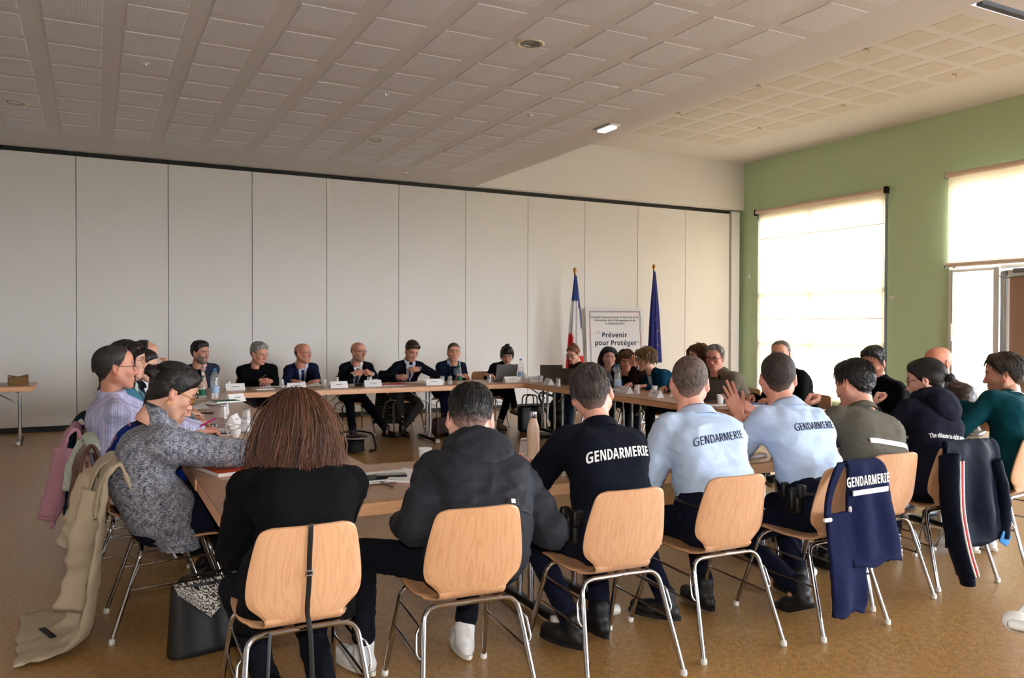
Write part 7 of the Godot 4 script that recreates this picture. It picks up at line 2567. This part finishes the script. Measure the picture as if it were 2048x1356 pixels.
func folk_right() -> Array:
	var list := []
	list.append({"code": "R1", "at": Vector3(-6.20, 1.10, 3.19), "label": "person with red hair in a top knot and dark glasses, brown sweater, at a laptop", "fem": true, "cell": 0.019, "skin": Color(0.90, 0.68, 0.58), "look": Vector3(22, 20, 0), "hair": Color(0.45, 0.21, 0.10), "hair_tip": Color(0.64, 0.36, 0.20), "brow": Color(0.5, 0.3, 0.2), "line": LINE_WOMAN, "hair_top": 0.011, "hair_side": 0.007, "rough": 0.003, "fade": 0.5, "fade_h": 0.03, "buns": [[Vector3(0, 0.128, -0.04), 0.030]], "comb": Vector3(0, 0.118, -0.035), "strands": [350, 0.20, 0.0, 0.003, 0.03, 0.0, 0.1], "glasses": ["black_plastic", 0.0024], "top": "brown_knit", "topname": "sweater", "legs": "denim"})
	list.append({"code": "R2", "at": Vector3(-6.20, 1.09, 4.07), "label": "person with long straight black hair and a light blue shirt under a dark jacket", "fem": true, "cell": 0.018, "skin": Color(0.87, 0.66, 0.57), "look": Vector3(66, 6, 0), "style": "long", "hair": Color(0.035, 0.03, 0.032), "hair_tip": Color(0.09, 0.075, 0.07), "line": LINE_WOMAN, "hair_top": 0.014, "hair_side": 0.013, "strands": [450, 0.36, 0.002, 0.0045, 0.12, 66.0, 0.2], "top": "navy_suit", "twist": 25.0, "suit": ["blue_shirt", "", 0.36, 0.075, 0.3], "collar": ["blue_shirt", 50.0, 0.045, 1.3, 0.066, 0.02], "lw": Vector3(0.18, 0.79, 0.46), "legs": "dark_denim"})
	list.append({"code": "R3", "at": Vector3(-6.20, 1.05, 4.46), "label": "person with curly auburn hair in dark clothes, hand raised to the cheek", "fem": true, "cell": 0.018, "skin": Color(0.80, 0.56, 0.46), "look": Vector3(58, 12, 0), "style": "curly", "hair": Color(0.30, 0.165, 0.09), "hair_tip": Color(0.55, 0.34, 0.20), "line": [0.055, 0.055, 0.045, 0.0, -0.02, -0.045, -0.065, -0.078, -0.085], "hair_top": 0.020, "hair_side": 0.018, "rough": 0.010, "strands": [420, 0.22, 0.011, 0.0048, 0.35, 62.0, 0.055], "top": "dark_maroon", "topname": "sweater", "lw": Vector3(0.14, 0.98, 0.26), "lpole": Vector3(0.6, -1, 0.2), "lhand": ["flat", Vector3(-0.2, 0.9, 0.1), Vector3(0.6, 0, 0.7)], "legs": "dark_denim"})
	list.append({"code": "R4", "at": Vector3(-6.20, 1.08, 4.86), "label": "person with short layered blond hair in a teal blazer turning to speak", "fem": true, "cell": 0.018, "size": 1.03, "wide": 1.08, "hips": Vector3(0.05, 0, 0), "skin": Color(0.85, 0.62, 0.52), "look": Vector3(-30, 12, 0), "hair": Color(0.40, 0.27, 0.13), "hair_tip": Color(0.72, 0.54, 0.31), "brow": Color(0.45, 0.33, 0.22), "line": [0.06, 0.06, 0.045, 0.0, 0.0, -0.03, -0.05, -0.062, -0.068], "hair_top": 0.034, "hair_side": 0.022, "rough": 0.009, "strands": [120, 0.15, 0.003, 0.006, 0.25, 40.0, 0.1], "top": "teal_blazer", "topname": "blazer", "thick": 0.016, "suit": ["check_shirt", "", 0.30, 0.055, 0.3], "legs": "dark_denim"})
	list.append({"code": "R5", "at": Vector3(-6.20, 1.16, 5.83), "label": "person with wavy golden brown hair mostly hidden behind cropped grey hair", "fem": true, "cell": 0.019, "skin": Color(0.84, 0.62, 0.52), "look": Vector3(-10, 4, 0), "style": "long", "hair": Color(0.30, 0.18, 0.08), "hair_tip": Color(0.60, 0.40, 0.20), "line": LINE_WOMAN, "hair_top": 0.018, "hair_side": 0.017, "strands": [420, 0.32, 0.010, 0.0048, 0.25, 60.0, 0.12], "top": "grey_tee", "topname": "top", "legs": "dark_denim"})
	list.append({"code": "R6", "at": Vector3(-6.20, 1.14, 6.10), "label": "person with swept grey hair and dark glasses in a taupe V-neck sweater", "cell": 0.017, "size": 1.04, "wide": 1.08, "girth": 1.08, "skin": Color(0.80, 0.54, 0.45), "look": Vector3(34, 4, 0), "hair": Color(0.42, 0.39, 0.36), "hair_tip": Color(0.70, 0.67, 0.62), "brow": Color(0.35, 0.31, 0.28), "hair_top": 0.030, "hair_side": 0.013, "line": LINE_HIGH, "rough": 0.007, "glasses": ["dark_metal", 0.0024], "top": "taupe_knit", "topname": "sweater", "thick": 0.016, "collar": ["black_tee", 60.0, 0.04, 0.9, 0.068, 0.03], "lw": Vector3(0.16, 0.79, 0.46), "legs": "dark_denim"})
	list.append({"code": "R7", "at": Vector3(-6.20, 1.22, 7.05), "label": "person with thin grey hair in a black top beyond the raised hands", "cell": 0.017, "size": 1.05, "skin": Color(0.80, 0.55, 0.44), "look": Vector3(30, 4, 0), "hair": Color(0.36, 0.30, 0.25), "hair_tip": Color(0.55, 0.49, 0.43), "hair_top": 0.010, "hair_side": 0.008, "line": LINE_HIGH, "top": "black_tee", "topname": "sweater", "thick": 0.015, "lw": Vector3(0.08, 0.79, 0.46), "rw": Vector3(-0.2, 0.80, 0.46), "rhand": ["fist", Vector3(0.3, -0.1, 1), Vector3(-0.2, 1, 0.1)], "legs": "dark_denim"})
	list.append({"code": "R8", "at": Vector3(-6.20, 1.18, 8.12), "label": "person with short dark hair in a black V-neck sweater looking down, against the blind", "cell": 0.016, "size": 1.03, "skin": Color(0.78, 0.53, 0.43), "look": Vector3(8, 16, 0), "hair": Color(0.055, 0.05, 0.05), "hair_tip": Color(0.17, 0.16, 0.155), "hair_top": 0.022, "hair_side": 0.008, "rough": 0.006, "beard": 0.2, "top": "black_tee", "topname": "sweater", "thick": 0.014, "lw": Vector3(0.12, 0.79, 0.44), "legs": "dark_denim"})
	list.append({"code": "R9", "at": Vector3(-6.20, 1.20, 8.72), "label": "person with a shaved bald head in a worn brown leather jacket", "cell": 0.015, "size": 1.05, "wide": 1.05, "skin": Color(0.80, 0.52, 0.40), "look": Vector3(-14, 6, 0), "style": "none", "hair": Color(0.25, 0.18, 0.14), "top": "brown_leather", "thick": 0.018, "crease": 0.009, "collar": ["brown_leather", 50.0, 0.045, 1.0, 0.074, 0.0], "lw": Vector3(0.12, 0.80, 0.44), "legs": "dark_denim"})
	return list


# ---------------------------------------------------------------- clothes hung on chairs (chair frame: back at -z)

func hang(profile: Array, x0: Callable, x1: Callable, fold: float, waves: float, phase: float, thick: float, cols := 26, rows := 34) -> MB:
	# profile: points (0, y, z) from inside the back, over its top and down; x0/x1 give the side edges by t
	var grid := []
	for j in rows:
		var t := float(j) / (rows - 1)
		var p := path_at(profile, t)
		var row := []
		for i in cols:
			var u := float(i) / (cols - 1)
			var x := lerpf(x0.call(t), x1.call(t), u)
			var amp := fold * smoothstep(0.25, 0.9, t) * (1.0 - 0.85 * smoothstep(0.80, 0.97, t))
			var w := sin(u * TAU * waves + phase + t * 0.9) * 0.6 + sin(u * TAU * waves * 0.47 + phase * 2.3 - t) * 0.4
			row.append(Vector3(x, p.y + (0.012 * sin(u * 9.0 + phase) if j == rows - 1 else 0.0), p.z + w * amp))
		grid.append(row)
	return MB.new().sheet(grid, thick)


func sleeve(pts: Array, r0: float, r1: float, squash: float, folds: float, seed_: int) -> MB:
	var path := []
	var rad := []
	for k in 26:
		var t := k / 25.0
		path.append(path_at(pts, t))
		rad.append(lerpf(r0, r1, t) * (1.0 + folds * sin(t * 31.0 + seed_)))
	return MB.new().tube(path, rad, 14, true, false, squash, Vector3.RIGHT)


func garment(code: String, called: String, label: String, category: String) -> Node3D:
	var c: Array = chair_spots[code]
	return thing(called, label, category, c[0], c[1])


func garments_on_chairs() -> void:
	var nz := noise(11.0, 81, FastNoiseLite.TYPE_SIMPLEX_SMOOTH, 3)
	cloth("trench", Color(0.72, 0.665, 0.57), 140.0, 0.03, 0.85)
	cloth("fleece_navy", Color(0.095, 0.115, 0.235))
	cloth("track_navy", Color(0.05, 0.075, 0.14), 160.0, 0.02, 0.6)
	cloth("quilt_pink", Color(0.71, 0.52, 0.575), 120.0, 0.03, 0.6)
	cloth("coat_teal", Color(0.055, 0.14, 0.20))
	var lb := mat("leather_brown", Color(0.36, 0.20, 0.125), 0.38)
	lb.heightmap_enabled = true
	lb.heightmap_texture = tex_weave
	lb.heightmap_scale = 0.05
	triplanar(lb, 5.0)
	var pl := cloth("plaid", Color.WHITE)
	pl.albedo_texture = painted(64, 64, func(x, y): return Color(0.34, 0.31, 0.26) if x % 16 < 2 or y % 16 < 2 else Color(0.10, 0.095, 0.09))
	triplanar(pl, 6.0)
	# trench coat on the tweed woman's chair, trailing on the floor
	var t := garment("L1", "trench_coat", "beige trench coat hung over a chair back, its hem trailing on the floor", "coat")
	var b := hang([Vector3(0, 0.70, -0.215), Vector3(0, 0.80, -0.245), Vector3(0, 0.835, -0.275), Vector3(0, 0.78, -0.32), Vector3(0, 0.60, -0.34), Vector3(0, 0.36, -0.37), Vector3(0, 0.12, -0.41), Vector3(0, 0.035, -0.50), Vector3(0, 0.018, -0.68)], func(q): return lerpf(0.18, 0.36, q), func(q): return lerpf(-0.23, -0.34, q), 0.055, 3.4, 0.4, 0.012, 34, 44)
	ruffle(b, nz, 0.018)
	obj("coat_body", b.mesh(), M.trench, t)
	b = hang([Vector3(0, 0.83, -0.275), Vector3(0, 0.80, -0.335), Vector3(0, 0.70, -0.375), Vector3(0, 0.58, -0.395)], func(q): return lerpf(0.16, 0.28, q), func(q): return lerpf(-0.05, 0.02, q), 0.02, 1.3, 2.0, 0.012, 16, 14)
	obj("lapel", b.mesh(), M.trench, t)
	b = hang([Vector3(0, 0.83, -0.275), Vector3(0, 0.79, -0.325), Vector3(0, 0.66, -0.365), Vector3(0, 0.60, -0.37)], func(q): return lerpf(-0.06, -0.10, q), func(q): return lerpf(-0.22, -0.27, q), 0.015, 1.0, 0.5, 0.012, 14, 14)
	obj("lapel", b.mesh(), M.trench, t)
	for s in [[[Vector3(0.15, 0.74, -0.35), Vector3(0.20, 0.62, -0.40), Vector3(0.21, 0.48, -0.42), Vector3(0.26, 0.37, -0.46)], 0.062], [[Vector3(-0.12, 0.70, -0.36), Vector3(-0.17, 0.52, -0.41), Vector3(-0.13, 0.34, -0.43), Vector3(-0.17, 0.17, -0.47)], 0.060]]:
		b = sleeve(s[0], s[1], s[1] * 1.05, 0.75, 0.09, 3)
		ruffle(b, nz, 0.016)
		obj("sleeve", b.mesh(), M.trench, t)
	obj("belt", MB.new().box(Vector3(-0.05, 0.045, -0.56), Vector3(0.16, 0.006, 0.03), 0.002, Basis(Vector3.UP, 0.3)).mesh(), M.black_plastic, t)
	# navy lettered fleece on the second light blue polo's chair
	t = garment("N5", "police_fleece", "navy sleeveless fleece lettered in white hung over a chair back", "jacket")
	b = hang([Vector3(0, 0.74, -0.225), Vector3(0, 0.815, -0.255), Vector3(0, 0.832, -0.275), Vector3(0, 0.79, -0.298), Vector3(0, 0.62, -0.302), Vector3(0, 0.42, -0.325), Vector3(0, 0.33, -0.335)], func(q): return lerpf(0.055, 0.07, q), func(q): return lerpf(-0.16, -0.285, smoothstep(0.2, 1.0, q)), 0.022, 1.6, 1.0, 0.014, 24, 34)
	ruffle(b, nz, 0.004)
	obj("back_panel", b.mesh(), M.fleece_navy, t)
	b = hang([Vector3(0, 0.60, -0.290), Vector3(0, 0.50, -0.300), Vector3(0, 0.36, -0.325), Vector3(0, 0.20, -0.345), Vector3(0, 0.13, -0.35)], func(q): return lerpf(0.205, 0.235, q), func(q): return lerpf(0.05, -0.02, sin(q * 2.6)), 0.02, 1.2, 2.0, 0.014, 18, 26)
	ruffle(b, nz, 0.004)
	obj("front_panel", b.mesh(), M.fleece_navy, t)
	b = hang([Vector3(0, 0.828, -0.262), Vector3(0, 0.815, -0.285), Vector3(0, 0.74, -0.284), Vector3(0, 0.66, -0.285), Vector3(0, 0.58, -0.292)], func(q): return lerpf(0.10, 0.222, sin(minf(q * 1.5, 1.5708))), func(q): return lerpf(0.03, 0.190, sin(minf(q * 1.45, 1.5708))), 0.0, 1.0, 0.0, 0.013, 7, 18)
	obj("shoulder_strip", b.mesh(), M.fleece_navy, t)
	obj("piping", MB.new().box(Vector3(0.212, 0.575, -0.298), Vector3(0.055, 0.020, 0.020), 0.006).mesh(), M.white_plastic, t)
	obj("piping", MB.new().box(Vector3(0.063, 0.612, -0.306), Vector3(0.014, 0.028, 0.016), 0.005).mesh(), M.white_plastic, t)
	obj("white_stripe", MB.new().box(Vector3(-0.077, 0.688, -0.3150), Vector3(0.262, 0.025, 0.008), 0.002).mesh(), M.white_plastic, t)
	var mb := MB.new()
	for part in letters("GENDARMERIE", 0.046, false, 800):
		var first := mb.v.size()
		for p in part[0]:
			mb.vert(Vector3(-p.x * 0.70 - 0.060, p.y + 0.742, -0.311 - (0.002 if p.z > 0.0 else 0.0) - (p.y - 0.02) * -0.10))
		var ix: PackedInt32Array = part[1]
		for k in range(0, ix.size(), 3):
			mb.tri(first + ix[k], first + ix[k + 2], first + ix[k + 1])
	obj("lettering", mb.mesh(), M.clear_plastic, t)
	# striped track jacket on the navy sweatshirt's chair
	t = garment("N7", "track_jacket", "dark navy track jacket with red and white sleeve stripes on a chair back", "jacket")
	b = hang([Vector3(0, 0.70, -0.225), Vector3(0, 0.81, -0.252), Vector3(0, 0.836, -0.278), Vector3(0, 0.78, -0.31), Vector3(0, 0.60, -0.325), Vector3(0, 0.40, -0.345), Vector3(0, 0.26, -0.355)], func(q): return lerpf(0.14, 0.24, q), func(q): return lerpf(-0.19, -0.25, q), 0.035, 2.4, 0.3, 0.013, 28, 34)
	ruffle(b, nz, 0.007)
	obj("jacket_body", b.mesh(), M.track_navy, t)
	var arm_path := [Vector3(0.16, 0.76, -0.30), Vector3(0.21, 0.62, -0.345), Vector3(0.225, 0.46, -0.37), Vector3(0.19, 0.27, -0.385), Vector3(0.13, 0.11, -0.39)]
	b = sleeve(arm_path, 0.068, 0.060, 0.6, 0.02, 2)
	obj("sleeve", b.mesh(), M.track_navy, t)
	for k in 3:
		var st := []
		for q in 22:
			var u := 0.05 + 0.93 * q / 21.0
			var c := path_at(arm_path, u)
			var rr := lerpf(0.068, 0.060, u)
			st.append(c + Vector3(-0.014 + 0.0125 * k - 0.012, 0, -rr * 1.0))
		obj("sleeve_stripe", MB.new().tube(st, 0.0062, 6, true, false, 1.0).mesh(), M.red if k == 1 else M.white_plastic, t)
	for k in 3:
		obj("collar_stripe", MB.new().box(Vector3(0.165, 0.745 - 0.012 * k, -0.318), Vector3(0.075, 0.008, 0.030), 0.003, Basis(Vector3.BACK, 0.25)).mesh(), M.red if k == 1 else M.white_plastic, t)
	obj("cuff", MB.new().tube([Vector3(0.13, 0.115, -0.39), Vector3(0.118, 0.055, -0.392)], [0.050, 0.044], 14, true, false, 0.7, Vector3.RIGHT).mesh(), M.track_navy, t)
	b = sleeve([Vector3(-0.18, 0.72, -0.29), Vector3(-0.225, 0.56, -0.31), Vector3(-0.235, 0.40, -0.32), Vector3(-0.21, 0.27, -0.33)], 0.062, 0.055, 0.6, 0.04, 5)
	obj("sleeve", b.mesh(), M.track_navy, t)
	obj("lining", MB.new().box(Vector3(-0.205, 0.275, -0.365), Vector3(0.075, 0.07, 0.012), 0.004, Basis(Vector3.BACK, 0.5)).mesh(), M.cap_blue, t)
	# coats of the left row
	t = garment("L2", "leather_jacket", "brown leather jacket with a patterned scarf hung on a left row chair", "jacket")
	b = hang([Vector3(0, 0.66, -0.215), Vector3(0, 0.80, -0.245), Vector3(0, 0.84, -0.275), Vector3(0, 0.76, -0.325), Vector3(0, 0.55, -0.345), Vector3(0, 0.34, -0.36), Vector3(0, 0.20, -0.365)], func(q): return lerpf(0.18, 0.26, q), func(q): return lerpf(-0.19, -0.27, q), 0.035, 3.0, 0.2, 0.014, 26, 30)
	ruffle(b, nz, 0.010)
	obj("jacket_body", b.mesh(), M.leather_brown, t)
	b = sleeve([Vector3(-0.16, 0.82, -0.26), Vector3(-0.03, 0.862, -0.27), Vector3(0.10, 0.835, -0.29), Vector3(0.15, 0.70, -0.36), Vector3(0.15, 0.55, -0.38)], 0.035, 0.03, 0.8, 0.08, 3)
	ruffle(b, nz, 0.012)
	obj("scarf", b.mesh(), M.scarf, t)
	t = garment("L3", "quilted_jacket", "pale pink quilted jacket hung on a left row chair", "jacket")
	b = hang([Vector3(0, 0.66, -0.215), Vector3(0, 0.80, -0.245), Vector3(0, 0.86, -0.28), Vector3(0, 0.78, -0.335), Vector3(0, 0.58, -0.355), Vector3(0, 0.40, -0.375), Vector3(0, 0.30, -0.40)], func(q): return lerpf(0.14, 0.22, q), func(q): return lerpf(-0.20, -0.27, q), 0.03, 2.2, 1.3, 0.02, 24, 40)
	for i in b.v.size():
		b.v[i].z -= 0.008 * absf(sin(b.v[i].y * 52.0))
	obj("jacket_body", b.mesh(), M.quilt_pink, t)
	b = sleeve([Vector3(-0.16, 0.74, -0.34), Vector3(-0.21, 0.58, -0.37), Vector3(-0.24, 0.42, -0.41), Vector3(-0.25, 0.34, -0.43)], 0.06, 0.05, 0.7, 0.10, 1)
	obj("sleeve", b.mesh(), M.quilt_pink, t)
	t = garment("L4", "wool_coat", "dark teal coat hung on the chair beyond the striped shirt", "coat")
	b = hang([Vector3(0, 0.66, -0.215), Vector3(0, 0.80, -0.245), Vector3(0, 0.86, -0.28), Vector3(0, 0.78, -0.34), Vector3(0, 0.50, -0.365), Vector3(0, 0.30, -0.38), Vector3(0, 0.22, -0.385)], func(q): return lerpf(0.18, 0.25, q), func(q): return lerpf(-0.19, -0.26, q), 0.03, 2.0, 0.7, 0.016, 22, 26)
	ruffle(b, nz, 0.008)
	obj("coat_body", b.mesh(), M.coat_teal, t)
	obj("lapel", hang([Vector3(0, 0.85, -0.285), Vector3(0, 0.80, -0.345), Vector3(0, 0.66, -0.375)], func(q): return 0.16, func(q): return lerpf(-0.02, 0.05, q), 0.01, 1.0, 0.0, 0.012, 10, 10).mesh(), M.coat_teal, t)
	# plaid coat on the striped-tie man's chair
	t = garment("F5", "plaid_coat", "dark plaid coat hung behind the man in the striped tie", "coat")
	b = hang([Vector3(0, 0.70, -0.215), Vector3(0, 0.80, -0.245), Vector3(0, 0.845, -0.275), Vector3(0, 0.76, -0.32), Vector3(0, 0.50, -0.335), Vector3(0, 0.24, -0.345), Vector3(0, 0.08, -0.35)], func(q): return lerpf(0.20, 0.30, q), func(q): return lerpf(-0.21, -0.33, q), 0.03, 2.6, 0.1, 0.014, 24, 26)
	ruffle(b, nz, 0.008)
	obj("coat_body", b.mesh(), M.plaid, t)
	obj("lapel", hang([Vector3(0, 0.84, -0.28), Vector3(0, 0.78, -0.335), Vector3(0, 0.62, -0.35)], func(q): return 0.15, func(q): return lerpf(0.0, 0.06, q), 0.01, 1.0, 0.0, 0.012, 10, 10).mesh(), M.plaid, t)
	# black bag strap hung over the nearest chair
	t = garment("N1", "bag_strap", "black strap with a metal buckle hanging down a chair back", "strap")
	var sp := []
	for p in [Vector3(-0.005, 0.72, -0.226), Vector3(-0.005, 0.80, -0.249), Vector3(-0.004, 0.813, -0.262), Vector3(-0.003, 0.80, -0.271), Vector3(-0.002, 0.70, -0.255), Vector3(-0.004, 0.60, -0.238), Vector3(-0.002, 0.50, -0.222), Vector3(-0.012, 0.42, -0.225), Vector3(-0.018, 0.20, -0.235), Vector3(-0.022, 0.03, -0.24)]:
		sp.append(p)
	var smooth := []
	for k in 40:
		smooth.append(path_at(sp, k / 39.0))
	var ribbon := []
	for p in smooth:
		ribbon.append([p + Vector3(-0.0085, 0, 0), p + Vector3(0.0085, 0, 0)])
	obj("webbing", MB.new().sheet(ribbon, 0.003).mesh(), M.black_plastic, t)
	obj("buckle", MB.new().tube([Vector3(-0.014, 0.648, -0.249), Vector3(0.010, 0.648, -0.249), Vector3(0.010, 0.632, -0.246), Vector3(-0.014, 0.632, -0.246)], 0.003, 6, false, true).mesh(), M.steel, t)
	obj("loose_end", MB.new().tube([Vector3(0.12, 0.44, -0.20), Vector3(0.135, 0.30, -0.24), Vector3(0.125, 0.12, -0.26), Vector3(0.10, 0.01, -0.28)], 0.007, 6, true, false, 0.3, Vector3.BACK).mesh(), M.black_plastic, t)
